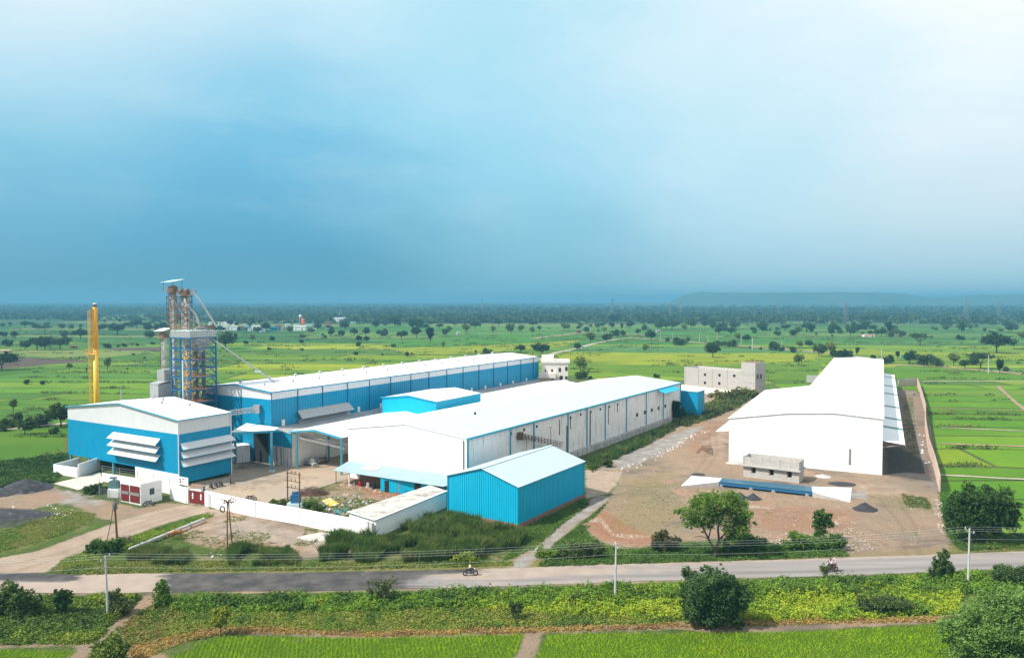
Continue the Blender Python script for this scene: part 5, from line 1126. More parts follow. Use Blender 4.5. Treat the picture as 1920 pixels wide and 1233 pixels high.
mb.obj('bracing', M['steel_blue'], TWR)
mb = MB(); ribbed(mb, ftw(-.05, -.05, 0), ftw(TA + .05, -.05, 0), 26.3, 27.7, OUTF, .55, .05); ribbed(mb, ftw(-.05, TB_, 0), ftw(-.05, -.05, 0), 26.3, 27.7, OUTR, .55, .05); ribbed(mb, ftw(TA + .05, -.05, 0), ftw(TA + .05, TB_, 0), 26.3, 27.7, V2, .55, .05); ribbed(mb, ftw(-.05, TB_, 0), ftw(TA + .05, TB_, 0), 26.3, 27.7, U2, .55, .05)
hb = mb.obj('hopper', M['galv'], TWR)
mb = MB(); mb.prism([ftw(0, 0, 27.6), ftw(TA, 0, 27.6), ftw(TA, TB_, 27.6), ftw(0, TB_, 27.6)], [ftw(.1, .1, 27.75), ftw(TA - .1, .1, 27.75), ftw(TA - .1, TB_ - .1, 27.75), ftw(.1, TB_ - .1, 27.75)]); o = mb.obj('hopper_top', M['pale_roof'], TWR)
mb = MB(); c0 = [ftw(0.1, 1.2, 26.25), ftw(TA - 0.6, 1.2, 26.25), ftw(TA - .6, TB_, 26.25), ftw(0.1, TB_, 26.25)]; cc = ftw(2.0, 4.0, 22.9); c1 = [cc + Vector(v) for v in ((.25, -.25, 0), (-.25, -.25, 0), (-.25, .25, 0), (.25, .25, 0))]
c1 = [cc + (ftw(u, w, 0) - ftw(0, 0, 0)) for u, w in ((-.3, -.3), (.3, -.3), (.3, .3), (-.3, .3))]; mb.prism(c1, c0); mb.tube(cc, cc - Vector((0, 0, 1.5)), .25)
mb.obj('hopper_cone', mat('hopper plates', (0.36, 0.35, 0.35), 0.45, 0.1, 1.5, streak=((0.16, 0.13, 0.1), 0.48, 2.5, 0.6), metal=0.3), TWR)
def rail(mb, pts, z, h=1.0):
    for i in range(len(pts) - 1):
        for k in (h * .5, h): mb.bar(Vector((pts[i].x, pts[i].y, z + k)), Vector((pts[i + 1].x, pts[i + 1].y, z + k)), .05)
        n_ = max(1, int((pts[i + 1] - pts[i]).length / 1.4))
        for j in range(n_ + 1): q = pts[i].lerp(pts[i + 1], j / n_); mb.bar((q.x, q.y, z), (q.x, q.y, z + h), .05)
mb = MB(); rail(mb, [ftw(0, 0, 0), ftw(TA, 0, 0), ftw(TA, TB_, 0), ftw(0, TB_, 0), ftw(0, 0, 0)], 27.7); mb.obj('railing', M['orange_steel'], TWR)
for z in (12.5, 15.1, 17.8, 21.5):
    mb = MB(); mb.prism([ftw(.2, 3.0, z), ftw(TA - .6, 3.0, z), ftw(TA - .6, TB_ - .2, z), ftw(.2, TB_ - .2, z)], [ftw(.2, 3.0, z + .08), ftw(TA - .6, 3.0, z + .08), ftw(TA - .6, TB_ - .2, z + .08), ftw(.2, TB_ - .2, z + .08)]); rail(mb, [ftw(.2, 3.0, 0), ftw(TA - .6, 3, 0), ftw(TA - .6, TB_ - .2, 0)], z, 1.1); mb.obj('platform', M['orange_steel'], TWR)
for (z0_, z1_) in ((10.5, 15.1), (15.1, 17.8), (17.8, 21.5), (21.5, 24.0)):
    mb = MB(); u0_, u1_ = (0.6, 3.6) if z1_ != 17.8 else (3.6, .6)
    for w in (1.2, 1.9):
        mb.bar(ftw(u0_ - .4 + 3, w, z0_) if 0 else ftw(3.8, w, z0_), ftw(0.8, w, z1_), .08, .22)
        mb.bar(ftw(3.8, w, z0_ + 1), ftw(.8, w, z1_ + 1), .06)
    for k in range(10): t = (k + .5) / 10; mb.bar(ftw(3.8 - 3 * t, 1.2, z0_ + (z1_ - z0_) * t), ftw(3.8 - 3 * t, 1.9, z0_ + (z1_ - z0_) * t), .22, .04)
    mb.obj('staircase', M['yellow'], TWR)
e1, e2, e3_ = Vector((-73.6, 164.5, 0)), Vector((-70.5, 163.6, 0)), Vector((-77.6, 168.5, 0))
ELV_M = mat('elevator casing', (0.5, 0.52, 0.5), 0.45, 0.25, 2.5, stain=((0.14, 0.12, 0.10), 0.5, 0.9, 0.85), metal=0.2)
def elevator(c, w, z0_, z1_, name='elevator_leg'):
    fr = Fr(c, V2, U2); mb = MB(); fr.box(mb, -w / 2, w / 2, -w * .28, w * .28, z0_, z1_)
    for k in range(int((z1_ - z0_) / 1.6)): z = z0_ + k * 1.6 + .8; fr.box(mb, -w / 2 - .06, w / 2 + .06, -w * .32 - .06, w * .32 + .06, z, z + .12)
    o = mb.obj(name, ELV_M, TWR)
    mb = MB(); mb.tube(fr(w * .62, -w * .4, z0_ + 2), fr(w * .62, -w * .4, z1_), .05); 
    for s in (-.18, .18): mb.bar(fr(s, -w * .46, z0_), fr(s, -w * .46, z1_ + .5), .04)
    for k in range(int((z1_ - z0_) / .45)): mb.bar(fr(-.18, -w * .46, z0_ + k * .45), fr(.18, -w * .46, z0_ + k * .45), .03)
    mb.obj('ladder', M['rust'], o); return fr
fr1 = elevator(e1, 1.3, 0, 36.0); fr2 = elevator(e2, 1.55, 0, 35.3); fr3 = elevator(e3_, 1.05, 14, 25.8)
def headplat(fr, z, s, canopy=None, cm='pale_roof'):
    mb = MB(); fr.box(mb, -s, s, -s * .8, s * .8, z - .1, z); rail(mb, [fr(-s, -s * .8, 0), fr(s, -s * .8, 0), fr(s, s * .8, 0), fr(-s, s * .8, 0), fr(-s, -s * .8, 0)], z, .95); p = mb.obj('head_platform', M['orange_steel'], TWR)
    mb = MB(); fr.box(mb, -.9, .9, -.6, .6, z, z + .75); mb.tube(fr(-.9, 0, z + .8), fr(.9, 0, z + .8), .45, None, 12); fr.box(mb, s * .4, s * .9, -.4, .4, z, z + .6); mb.obj('drive_housing', M['dark_galv'], p)
    if canopy:
        mb = MB(); q = [fr(-s - .6, -s, z + canopy - .3), fr(s + .6, -s, z + canopy - .45), fr(s + .6, s, z + canopy + .15), fr(-s - .6, s, z + canopy + .3)]; mb.prism(q, [v + Vector((0, 0, .06)) for v in q]); r = mb.obj('canopy', M[cm], p)
        mb = MB()
        for a in (-s, s):
            for b in (-s * .8, s * .8): mb.bar(fr(a, b, z), fr(a, b, z + canopy), .07)
        mb.obj('canopy_post', M['rust'], r)
headplat(fr1, 36.1, 1.5, 2.3); headplat(fr2, 35.4, 1.7); headplat(fr3, 25.9, 1.2, 1.8, 'white_roof')
mb = MB(); mb.bar(fr1(-1.2, 0, 36), fr2(1.2, 0, 35.6), .7, .12); rail(mb, [fr1(-1.2, -.4, 0), fr2(1.2, -.4, 0)], 35.9, .9)
a = fr2(-1.6, 0, 35.4); 
mb.bar(a, a - V2 * 1.6, .5, .12); rail(mb, [a, a - V2 * 1.6], 35.4, 1.0); mb.obj('walkway', M['orange_steel'], TWR)
top = ftw(1.5, 3.6, 28.6)
mb = MB(); mb.path([fr2(-.6, -.6, 34.6), fr2(-1.3, -.9, 33.6), ftw(2.3, 3.3, 31.0), top], .22, 8)
for u, w in ((-.0, -.6), (3.0, 1.5), (1.2, 4.8), (4.2, 4.5)): mb.tube(top, ftw(max(.4, u), w + 1.2, 27.6), .15)
mb.obj('spout', M['galv'], TWR)
mb = MB(); mb.path([fr1(-.6, -.5, 35.0), fr2(.9, -1.0, 32.5), fr2(-1.2, -1.2, 30.8), ftw(-.3, 4.5, 27.9)], .17, 8); mb.obj('spout', M['dark_galv'], TWR)
q_ = a - V2 * 1.5; mb = MB(); mb.path([Vector((q_.x, q_.y, 35.6)), q_ + Vector((1.0, 0, 0)) - V2 * 0.3 + Vector((0, 0, -1.4)), ftw(-1.6, 5.5, 28.4)], .19, 8); mb.obj('spout', M['galv'], TWR)
c = Vector((q_.x, q_.y, 0)) + V2 * .5 - U2 * .6; mb = MB()
for i in range(8): mb.ring(c + Vector((0, 0, 31.3 + i * .55)), (0, 0, 1), .38, .03, 10, 4)
for k in range(4): an = k * 1.57; mb.tube(c + Vector((.38 * math.cos(an), .38 * math.sin(an), 31.0)), c + Vector((.38 * math.cos(an), .38 * math.sin(an), 35.4)), .03, None, 4)
mb.obj('ladder_cage', M['steel_blue'], TWR)
mb = MB(); fm = Fr((e1 + e2) / 2, e1 - e2); Lm = (e1 - e2).length / 2 + 1.0
for a in (-Lm, 0, Lm):
    for b in (-.75, .75): mb.bar(fm(a, b, 27.8), fm(a, b, 35.2), .1)
for k in range(6):
    z = 28.6 + k * 1.25
    for b in (-.75, .75): mb.bar(fm(-Lm, b, z), fm(Lm, b, z), .09); mb.bar(fm(-Lm, b, z), fm(0, b, z + 1.25), .06); mb.bar(fm(Lm, b, z), fm(0, b, z + 1.25), .06)
    for a in (-Lm, Lm): mb.bar(fm(a, -.75, z), fm(a, .75, z), .09); mb.bar(fm(a, -.75, z), fm(a, .75, z + 1.25), .06)
mb.obj('mast_frame', M['rust'], TWR); mb = MB()
for z in (30.4, 33.2):
    q = [fm(-Lm - .3, -1.1, z), fm(Lm + .3, -1.1, z), fm(Lm + .3, -.6, z), fm(-Lm - .3, -.6, z)]; mb.prism(q, [v + Vector((0, 0, .08)) for v in q]); rail(mb, [fm(-Lm - .3, -1.1, 0), fm(Lm + .3, -1.1, 0)], z, 1.0)
mb.obj('mast_landing', M['orange_steel'], TWR)
# boxes at left foot of the tower
fb1 = Fr(Vector((-75.2, 163.2, 0)), V2, U2); mb = MB(); ribbed(mb, fb1(0, 0, 0), fb1(2.4, 0, 0), 0, 19.0, OUTF, .5, .05); ribbed(mb, fb1(0, 3, 0), fb1(0, 0, 0), 0, 19.0, OUTR, .5, .05); ribbed(mb, fb1(2.4, 0, 0), fb1(2.4, 3, 0), 0, 19, V2, .5, .05)
q = [fb1(0, 0, 19), fb1(2.4, 0, 19), fb1(2.4, 3, 19), fb1(0, 3, 19)]; mb.prism(q, [v + Vector((0, 0, .1)) for v in q]); mb.obj('dust_chamber', M['galv'], TWR)
fb3 = Fr(Vector((-74.6, 160.6, 0)), V2, U2); mb = MB(); ribbed(mb, fb3(1.2, 0, 0), fb3(4.0, 0, 0), 0, 16.2, OUTF, .45, .05); ribbed(mb, fb3(1.2, 4, 0), fb3(1.2, 0, 0), 0, 16.2, OUTR, .45, .05); ribbed(mb, fb3(4.0, 0, 0), fb3(4.0, 4, 0), 0, 16.2, V2, .45, .05)
q = [fb3(1.1, -.1, 16.2), fb3(4.1, -.1, 16.2), fb3(4.1, 4, 16.9), fb3(1.1, 4, 16.9)]; mb.prism(q, [v + Vector((0, 0, .1)) for v in q]); mb.obj('storage_bin', M['galv'], TWR)
# dark columns standing for the elevator legs continuing down inside the frame
for u, w, r in ((4.4, 4.6, .5), (2.6, 5.2, .42)):
    mb = MB(); c = ftw(u, w, 0); mb.tube(c, c + Vector((0, 0, 23.5)), r, r, 14)
    for k in range(12): mb.ring(c + Vector((0, 0, 2 + k * 1.8)), (0, 0, 1), r, .07, 14, 5)
    mb.obj('lower_elevator_leg', M['dark_galv'], TWR)
mb = MB(); mb.tube(ftw(2.2, -.2, 12), ftw(2.2, -.2, 21.5), .14); mb.obj('downpipe', M['white_paint'], TWR)
# long chute to the long shed roof
s0 = ftw(-.3, 6.0, 25.4); e0_ = g(518, 718, 15.6)
t = thing('grain_chute', 'long thin silver pipe slanting from the grain tower down to the long shed roof', 'pipe', Vector((s0.x, s0.y, 0))); MB().tube(s0, e0_, 0.17, None, 8).obj('pipe', M['pole'], t)
m = s0.lerp(e0_, .72); MB().box(m.x - 1.0, m.x + .2, m.y - .3, m.y + .3, m.z - .1, m.z + .25).obj('vent_hood', M['white_paint'], t)
def truss(name, label, a, b, w=.9, h=.9, mt='galv', n=None):
    a = Vector(a); b = Vector(b); d = (b - a).normalized(); r = d.cross(Vector((0, 0, 1))).normalized() * w / 2; u = r.cross(d).normalized() * h / 2; u = u if u.z > 0 else -u
    L = (b - a).length; n = n or int(L / .9); t = thing(name, label, 'conveyor', Vector((a.x, a.y, 0))); mb = MB()
    for s1 in (-1, 1):
        for s2 in (-1, 1): mb.bar(a + r * s1 + u * s2, b + r * s1 + u * s2, .08)
    mb.obj('chord', M[mt], t); mb = MB()
    for i in range(n):
        p, q = a + d * L * i / n, a + d * L * (i + 1) / n
        for s in (-1, 1): mb.bar(p + r * s - u, q + r * s + u, .05); mb.bar(p + r * s + u, p + r * s - u, .05)
        mb.bar(p + r + u, q - r + u, .05)
    mb.obj('lacing', M[mt], t); mb = MB(); mb.bar(a, b, w * .7, .12); mb.obj('belt', M['grey_paint'], t); return t
ga = A0 + U2 * (AD - 1) + Vector((0, 0, 11.2)); u, z = onwall(E0, V2, 486, 766)
ga = g(430, 774, 11.0); gb_ = E0 + V2 * u + OUTF * 0.3 + Vector((0, 0, z)); t = truss('conveyor', 'pale lattice conveyor bridge between the blue and white shed and the long shed gable', ga, gb_, .8, .9, 'pole')
b_ = gb_; MB().box(b_.x - .7, b_.x + .6, b_.y - 1.0, b_.y, b_.z - .8, b_.z + .9).obj('head_box', M['galv'], t)
u, z = onwall(B0, bu, 973, 816); a = fb(-0.3, u, z); b = g(1053, 836, a.z - 1.2)
u2, z2 = onwall(B0 - bv * 3.0, bu, 1053, 833); b = B0 - bv * 3.0 + bu * u2 + Vector((0, 0, z2))
t = truss('conveyor', 'rusty lattice conveyor slanting from the stained warehouse wall over the cyan shed', a, b, .8, .9, 'rust')
MB().box(a.x - .5, a.x + .6, a.y - .9, a.y + .2, a.z - .7, a.z + .7).obj('head_box', M['rust'], t)
mb = MB(); m_ = a.lerp(b, .72); mb.bar(m_, m_ + Vector((0, 0, -2.2)), .12); mb.bar(m_ + Vector((0, 0, .3)), m_ + Vector((0, 0, 3.0)), .1); mb.bar(m_ + Vector((-.3, 0, 3)), m_ + Vector((.4, 0, 3)), .1); mb.bar(a.lerp(b, .15), a.lerp(b, .15) + Vector((0, 0, -4)), .1); mb.obj('support', M['rust'], t)
mb = MB(); mb.box(m_.x - .7, m_.x + .7, m_.y - .6, m_.y + .6, m_.z - 1.2, m_.z - .6); mb.obj('chute', M['galv'], t)
a = fc(2.2, .8, 6.4); b = fc(14.0, 1.5, 5.2); truss('conveyor', 'pale lattice conveyor hanging under the porch roof of the middle shed', a, b, .7, .8, 'pole')

# ================================================================ POLES AND CABLES
def util_pole(px, py, pytop, label, lean=0, double=False, dark=False, group=None):
    b = g(px, py); h = zat(b.y, pytop); t = thing('utility_pole', label, 'pole', b, group=group); mt = 'rust' if dark else 'pole'
    tp = Vector((b.x + lean, b.y, h)); MB().tube((b.x, b.y, -.3), tp, .14, .09, 8).obj('shaft', M[mt], t)
    mb = MB(); mb.bar(tp + Vector((-.1, -.9, -.35)), tp + Vector((.1, .9, -.35)), .08); mb.bar(tp + Vector((0, -.5, -1.3)), tp + Vector((0, .5, -1.3)), .08); mb.obj('cross_arm', M['dark_galv'], t)
    for k in (-.85, 0, .85): MB().tube(tp + Vector((0, k, -.3)), tp + Vector((0, k, -.05)), .05, .035, 6).obj('insulator', M['white_paint'], t)
    return tp
rp1 = util_pole(202.5, 1158, 1041, 'grey cement pole standing in the weeds below the road at left', -0.15)
rp2 = util_pole(1153, 1126, 1018, 'slim white cement pole among the yellow green weeds in the middle', .12)
rp3 = util_pole(1815, 1095, 990, 'grey cement pole below the road at right, in front of the round dark tree', .05)
rpl = rp1 + (rp1 - rp2) * 0.8; rpr = rp3 + (rp3 - rp2) * 0.75
def cable(name, label, a, b, sag, r=.009, mt='wire', n=16, group=None):
    mb = MB(); P = [a.lerp(b, i / n) - Vector((0, 0, sag * 4 * (i / n) * (1 - i / n))) for i in range(n + 1)]; mb.path(P, r, 4)
    o = mb.obj(name, M[mt]); tag(o, label, 'cable', group)
for (a, b, w) in ((rpl, rp1, 'left of the left road pole'), (rp1, rp2, 'between the left and middle road poles'), (rp2, rp3, 'between the middle and right road poles'), (rp3, rpr, 'right of the right road pole')):
    for k, (dy, dz) in enumerate(((-.85, -.05), (0, -.05), (.85, -.05), (0, -1.25))): cable('power_cable', 'thin overhead wire strung ' + w, a + Vector((0, dy, dz)), b + Vector((0, dy, dz)), .6 if (a - b).length < 60 else 1.1, group='overhead wires strung ' + w)
# pole with wrapped cables on the dirt road
b = g(221, 1029); t = thing('utility_pole', 'rusty pole wrapped in cables with a box at its head, beside the dirt road', 'pole', b); h = zat(b.y, 936)
MB().tube((b.x, b.y, -.2), (b.x - .35, b.y, h), .17, .12, 8).obj('shaft', M['rust'], t); MB().tube((b.x, b.y, -.1), (b.x - .07, b.y, 1.4), .24, .22, 10).obj('collar', M['grey_paint'], t)
mb = MB(); c = Vector((b.x - .3, b.y, h - .9)); mb.ball(c, .3, .3, .75, 8, 8); mb.bar(c + Vector((-.4, 0, .2)), c + Vector((.45, .1, .3)), .12); mb.bar(c + Vector((-.3, 0, -.3)), c + Vector((.4, 0, -.2)), .14); mb.obj('fittings', M['dark_galv'], t)
cable('stay_cable', 'dark slanting bundle of wires hanging from the rusty pole to the dirt road', Vector((b.x - .5, b.y, h - 1)), g(199, 1018), .3, .05, 'rust')
cable('stay_cable', 'thin wire running down the shaft of the rusty pole', Vector((b.x - .3, b.y - .2, h - 1)), b + Vector((.35, -.3, 0)), .1, .03, 'rust')
# H-frame double pole inside yard and leaning twin pole
b0, b1 = g(539.5, 951), g(562, 955.5); h = zat(b0.y, 883); t = thing('double_pole', 'rusty double pole frame with cross bars in the littered yard', 'pole', b0)
for p in (b0, b1): MB().tube((p.x, p.y, -.2), (p.x, p.y, h), .12, .1, 8).obj('post', M['rust'], t)
d = (b1 - b0).normalized()
for k, z in enumerate((h - .25, h - 1.5, h - 2.6)):
    mb = MB(); mb.bar(b0 - d * .35 + Vector((0, 0, z)), b1 + d * .35 + Vector((0, 0, z)), .1); mb.obj('cross_bar', M['rust'], t)
    for j in range(4): q = b0.lerp(b1, j / 3) + Vector((0, 0, z)); MB().tube(q, q + Vector((0, 0, .3)), .06, .04, 6).ball(q + Vector((0, 0, .35)), .09, None, None, 6, 4).obj('insulator', M['rust'], t)
tp = (b0 + b1) / 2 + Vector((.2, .6, 0)); t = thing('transformer', 'dark blue transformer behind the rusty double pole', 'transformer', tp)
MB().box(tp.x - .75, tp.x + .75, tp.y - .5, tp.y + .5, .9, 2.2).obj('tank', M['steel_blue'], t); MB().box(tp.x - 1.3, tp.x + 1.1, tp.y - .8, tp.y + .8, -.1, .85).obj('plinth', M['pale_roof'], t)
MB().tube((tp.x - .6, tp.y, 2.5), (tp.x + .5, tp.y, 2.5), .2).tube((tp.x - .3, tp.y, 2.1), (tp.x - .3, tp.y, 2.5), .06).obj('oil_drum', M['steel_blue'], t)
b0, b1 = g(426, 1028), g(436, 1026); t = thing('double_pole', 'two rusty leaning poles topped by a spiky cluster of insulators outside the white wall', 'pole', b0); h = zat(b0.y, 940)
a0, a1 = b0 + Vector((.1, 0, h)), b1 + Vector((-.5, 0, h)); MB().tube(b0 - Vector((0, 0, .2)), a0, .1, .08).obj('post', M['rust'], t); MB().tube(b1 - Vector((0, 0, .2)), a1, .1, .08).obj('post', M['rust'], t)
mb = MB(); c = (a0 + a1) / 2
for i in range(16):
    an = i * 2.4; r = .5 + .3 * (i % 3); q = c + Vector((r * math.cos(an), r * .6 * math.sin(an), -.2 + .12 * (i % 6))); mb.tube(c + Vector((0, 0, -.2)), q, .03); mb.ball(q, .1, None, None, 6, 4)
mb.obj('insulators', M['rust'], t); MB().ring(c + Vector((-.75, 0, -1.1)), (.3, 1, 0), .38, .09, 16, 6).obj('cable_coil', M['black'], t)
cable('stay_cable', 'thin stay wire right of the two leaning rusty poles', a1, g(449, 999), .1, .02, 'rust')
MP = [(227.5, 748.7, 726), (1107, 622, 612), (1130.3, 625.6, 614.8), (1145, 617.5, 609.4), (1238, 639, 620), (1261, 634, 624), (1271.6, 645, 629), (1311.7, 640.5, 624), (1327.4, 643, 627), (1344.5, 642, 625.6), (1389.7, 646, 628), (1411, 655, 633.8), (1410.3, 655.5, 635), (1466, 653, 639), (1652.5, 673, 651.4), (1852.9, 699, 665)]
for i, (a, b_, c) in enumerate(MP):
    lab = {0: 'lone pale pole in the paddies behind the blue and white shed', 15: 'white pole beside the brown bund in the paddies at far right', 14: 'white pole rising behind the far end of the white warehouse roof'}.get(i, 'thin pale pole along the country track across the paddies')
    p = g(a, b_); h = zat(p.y, c); t = thing('utility_pole', lab, 'pole', p, group=None if i in (0, 14, 15) else 'poles along the country track'); MB().tube((p.x, p.y, -.2), (p.x, p.y, h), .2, .13, 6).obj('shaft', M['pole'], t); MB().bar((p.x - .9, p.y, h - .4), (p.x + .9, p.y, h - .4), .12).obj('cross_arm', M['dark_galv'], t)

# pylons
PYM = mat('pylon steel', (0.27, 0.28, 0.29), 0.6, 0.05, 1.0, metal=.2, obj=True)
def make_pylon(h, th):
    t = thing('pylon', '', 'pylon'); w = h * .11
    def sec(z): k = z / h; return w * (1 - k) ** 1.1 * .9 + w * .12
    mb = MB(); Z = [0, .15, .3, .43, .55, .66, .76, .85, .93, 1.0]
    for i in range(len(Z) - 1):
        z0_, z1_ = Z[i] * h, Z[i + 1] * h; a, b = sec(z0_), sec(z1_)
        for s in ((1, 1), (1, -1), (-1, -1), (-1, 1)): mb.bar((a * s[0], a * s[1], z0_), (b * s[0], b * s[1], z1_), th)
    mb.obj('leg', PYM, t); mb = MB()
    for i in range(len(Z) - 1):
        z0_, z1_ = Z[i] * h, Z[i + 1] * h; a, b = sec(z0_), sec(z1_); c = [(1, 1), (1, -1), (-1, -1), (-1, 1)]
        for j in range(4):
            s, r = c[j], c[(j + 1) % 4]; mb.bar((a * s[0], a * s[1], z0_), (b * r[0], b * r[1], z1_), th * .7); mb.bar((a * r[0], a * r[1], z0_), (b * s[0], b * s[1], z1_), th * .7)
    mb.obj('lattice', PYM, t); mb = MB()
    for k, l in ((.66, .2), (.78, .17), (.9, .13)): mb.bar((-h * l, 0, h * k), (h * l, 0, h * k), th * .9); mb.bar((-h * l, 0, h * k), (0, 0, h * (k + .05)), th * .6); mb.bar((h * l, 0, h * k), (0, 0, h * (k + .05)), th * .6)
    mb.obj('cross_arm', PYM, t); return t
def dup(root, loc, rotz=0, label=None, group=None, scale=None, name=None):
    r = root.copy(); COL.objects.link(r); r.location = loc; r.rotation_euler = (0, 0, rotz)
    if name: r.name = name
    if scale: r.scale = scale if isinstance(scale, tuple) else (scale,) * 3
    if label: r['label'] = label
    if group: r['group'] = group
    for ch in list(root.children):
        c = ch.copy(); COL.objects.link(c); c.parent = r
        for g_ in ch.children: d = g_.copy(); COL.objects.link(d); d.parent = c
    return r
PY = [(1147.8, 591.8, 558, 'pylon right of centre standing above the wide dark tree'), (1257, 596, 566, 'left one of the two close pylons in the middle distance'), (1277.5, 592, 564.5, 'right one of the two close pylons in the middle distance'), (903.5, 584, 559, 'faint pylon beyond the groves above the long shed roof'),
      (1459.6, 596.5, 568.3, 'pylon above the groves midway behind the unfinished building and warehouse'), (1585.5, 606, 566, 'tallest and nearest pylon above the white warehouse roof'), (1810, 599, 560, 'faint pylon at far right above the tree belt, left of its twin'), (1872, 596, 562, 'faint pylon at the far right above the tree belt, rightmost of all'), (638.7, 594, 566, 'faint pylon above the village with the orange shrine'), (429.5, 589, 570, 'very faint pylon beyond the left end of the village')]
pyl = None
for a, b_, c, lab in PY:
    p = g(a, b_); h = zat(p.y, c)
    if pyl is None: pyl = make_pylon(40.0, .27); r = pyl; r.location = p; r.rotation_euler = (0, 0, .5)
    else: r = dup(pyl, p, .5 + random.uniform(-.2, .2))
    r.scale = (h / 40,) * 3; r['label'] = lab; r['group'] = 'pylons crossing the plain'

# ================================================================ HEAPS, PIPE, RUBBISH
def heap(name, label, cat, px, py, w, h, mt, depth=None, group=None, peaks=1):
    c = g(px, py); s = c.y / 1420; rx = w * s / 2; ry = depth or rx * .8; n = 30; V = []; F = []
    for i in range(n + 1):
        for j in range(n + 1):
            x, y = -1.1 + 2.2 * i / n, -1.1 + 2.2 * j / n; r = math.hypot(x, y) * (1 + .18 * mnoise.noise((x * 1.7, y * 1.7, c.x)))
            z = h * max(0, 1 - r) ** .9 if peaks == 1 else h * max(max(0, 1 - math.hypot(x + .45, y) / .62), .85 * max(0, 1 - math.hypot(x - .45, y * .9) / .6)) ** .9
            z += .1 * h * mnoise.noise((x * 4, y * 4, c.x + 3)) * (z > 0.02); V.append((x * rx, y * ry, z - .04))
    for i in range(n):
        for j in range(n): a = i * (n + 1) + j; F.append((a, a + n + 1, a + n + 2, a + 1))
    o = link(name, npmesh(name, np.array(V), np.array(F)[:, ::-1] if 0 else np.array(F), M[mt], smooth=True)); o.location = (c.x, c.y, 0); tag(o, label, cat, group); return o
heap('gravel_heap', 'black gravel heap right of the right weighbridge ramp', 'heap', 1621, 955, 50, 1.25, 'gravel')
heap('gravel_heap', 'double peaked black gravel heap behind the feathery tree', 'heap', 1400, 935, 56, 1.25, 'gravel', peaks=2)
heap('gravel_heap', 'black gravel heap nearest the left weighbridge ramp', 'heap', 1332, 929, 42, .7, 'gravel')
heap('gravel_heap', 'flat black gravel patch behind the left weighbridge ramp', 'heap', 1308, 889, 30, .35, 'gravel')
heap('gravel_heap', 'long flat black heap in front of the white warehouse gable', 'heap', 1580, 907, 54, .45, 'gravel', 2.2)
heap('sand_heap', 'orange brown soil heap left of the black gravel near the feathery tree', 'heap', 1290, 922, 50, .45, 'earth', 2.6)
heap('sand_heap', 'orange soil spill in front of the weighbridge deck', 'heap', 1443, 930, 40, .4, 'earth', 1.4)
heap('rubble_heap', 'small grey rubble heap right of the unfinished block hut', 'heap', 1543, 893, 30, .5, 'block', 1.6)
heap('gravel_heap', 'grey gravel heap against the left of the white warehouse gable', 'heap', 1377, 868, 34, .7, 'block', 1.2)
heap('gravel_heap', 'dark heap in the sandy yard beyond the stained warehouse', 'heap', 1300, 752, 34, 1.4, 'gravel', 4)
heap('ash_heap', 'dark grey ash heap at left edge beside the meadow', 'heap', 48, 916, 100, 1.9, 'ash', 4.2)
heap('ash_heap', 'dark ash spill running off the left edge of the site', 'heap', -30, 925, 130, 1.2, 'ash', 4)
heap('ash_heap', 'low black ash bank nearest the dirt road at left', 'heap', 20, 965, 170, .9, 'ash', 2.6)
heap('sand_heap', 'grey sand heap along the foot of the long white compound wall', 'heap', 600, 1007, 90, .8, 'block', 1.6)
heap('soil_heap', 'pile of dug soil left of the white warehouse', 'heap', 1318, 852, 40, .9, 'earth', 2.0)
# brushwood pile
heap('soil_heap', 'low brown soil mound in front of the weighbridge deck', 'heap', 1455, 948, 80, .4, 'earth', 1.6)
heap('soil_heap', 'loose soil mound right of the small roadside sapling', 'heap', 1588, 975, 66, .8, 'earth', 1.5)
heap('soil_heap', 'reddish soil mound left of the small roadside sapling', 'heap', 1470, 1006, 60, .35, 'earth', 1.4)
heap('soil_heap', 'flat soil mound in the middle of the wide bare lot', 'heap', 1255, 902, 46, .25, 'earth', 1.6)
t = thing('brushwood_pile', 'dark pile of brushwood in the littered yard', 'pile', g(583, 925)); c = g(585, 926); mb = MB()
for i in range(420):
    r = random.random() ** .5; an = random.uniform(0, 6.28); h = 1.5 * (1 - r * r) * random.random(); p = Vector((c.x + 3.0 * r * math.cos(an), c.y + 1.7 * r * math.sin(an), h)); d = Vector((random.uniform(-1, 1), random.uniform(-1, 1), random.uniform(-.35, .45))).normalized() * random.uniform(.4, 1.0)
    mb.tube(p - d, p + d, random.uniform(.015, .035), .01, 4)
mb.obj('branches', M['twig'], t); heap('soil_heap', 'brown heap under the brushwood', 'heap', 585, 927, 60, .9, 'twig', 1.3)
# long pipe
a, b = g(243, 1035), g(383, 978); a.z = .45; b.z = .5; t = thing('water_pipe', 'long pale concrete pipe lying across the rough ground beside the grazing cow', 'pipe', Vector((a.x, a.y, 0)))
mb = MB()
for i in range(6): p, q = a.lerp(b, i / 6), a.lerp(b, (i + .985) / 6); mb.tube(p, q, .2, .2, 12); mb.tube(q - (b - a).normalized() * .3, q, .235, .235, 12)
mb.obj('pipe', M['pole'], t, True)
for k in (.35, .6, .8): p = a.lerp(b, k); MB().box(p.x - .12, p.x + .12, p.y - .12, p.y + .12, -.1, .3).obj('support', M['block'], t)
# log stack
t = thing('log_pile', 'rust brown bars stacked on the soil left of the white warehouse', 'pile', g(1318, 847)); mb = MB()
for i in range(7): a = g(1306 + i * 4.5, 853); b = g(1318 + i * 2.5, 840); a.z = .5 + .1 * (i % 2); b.z = .7; mb.tube(a, b, .08)
mb.obj('bars', M['rust'], t)
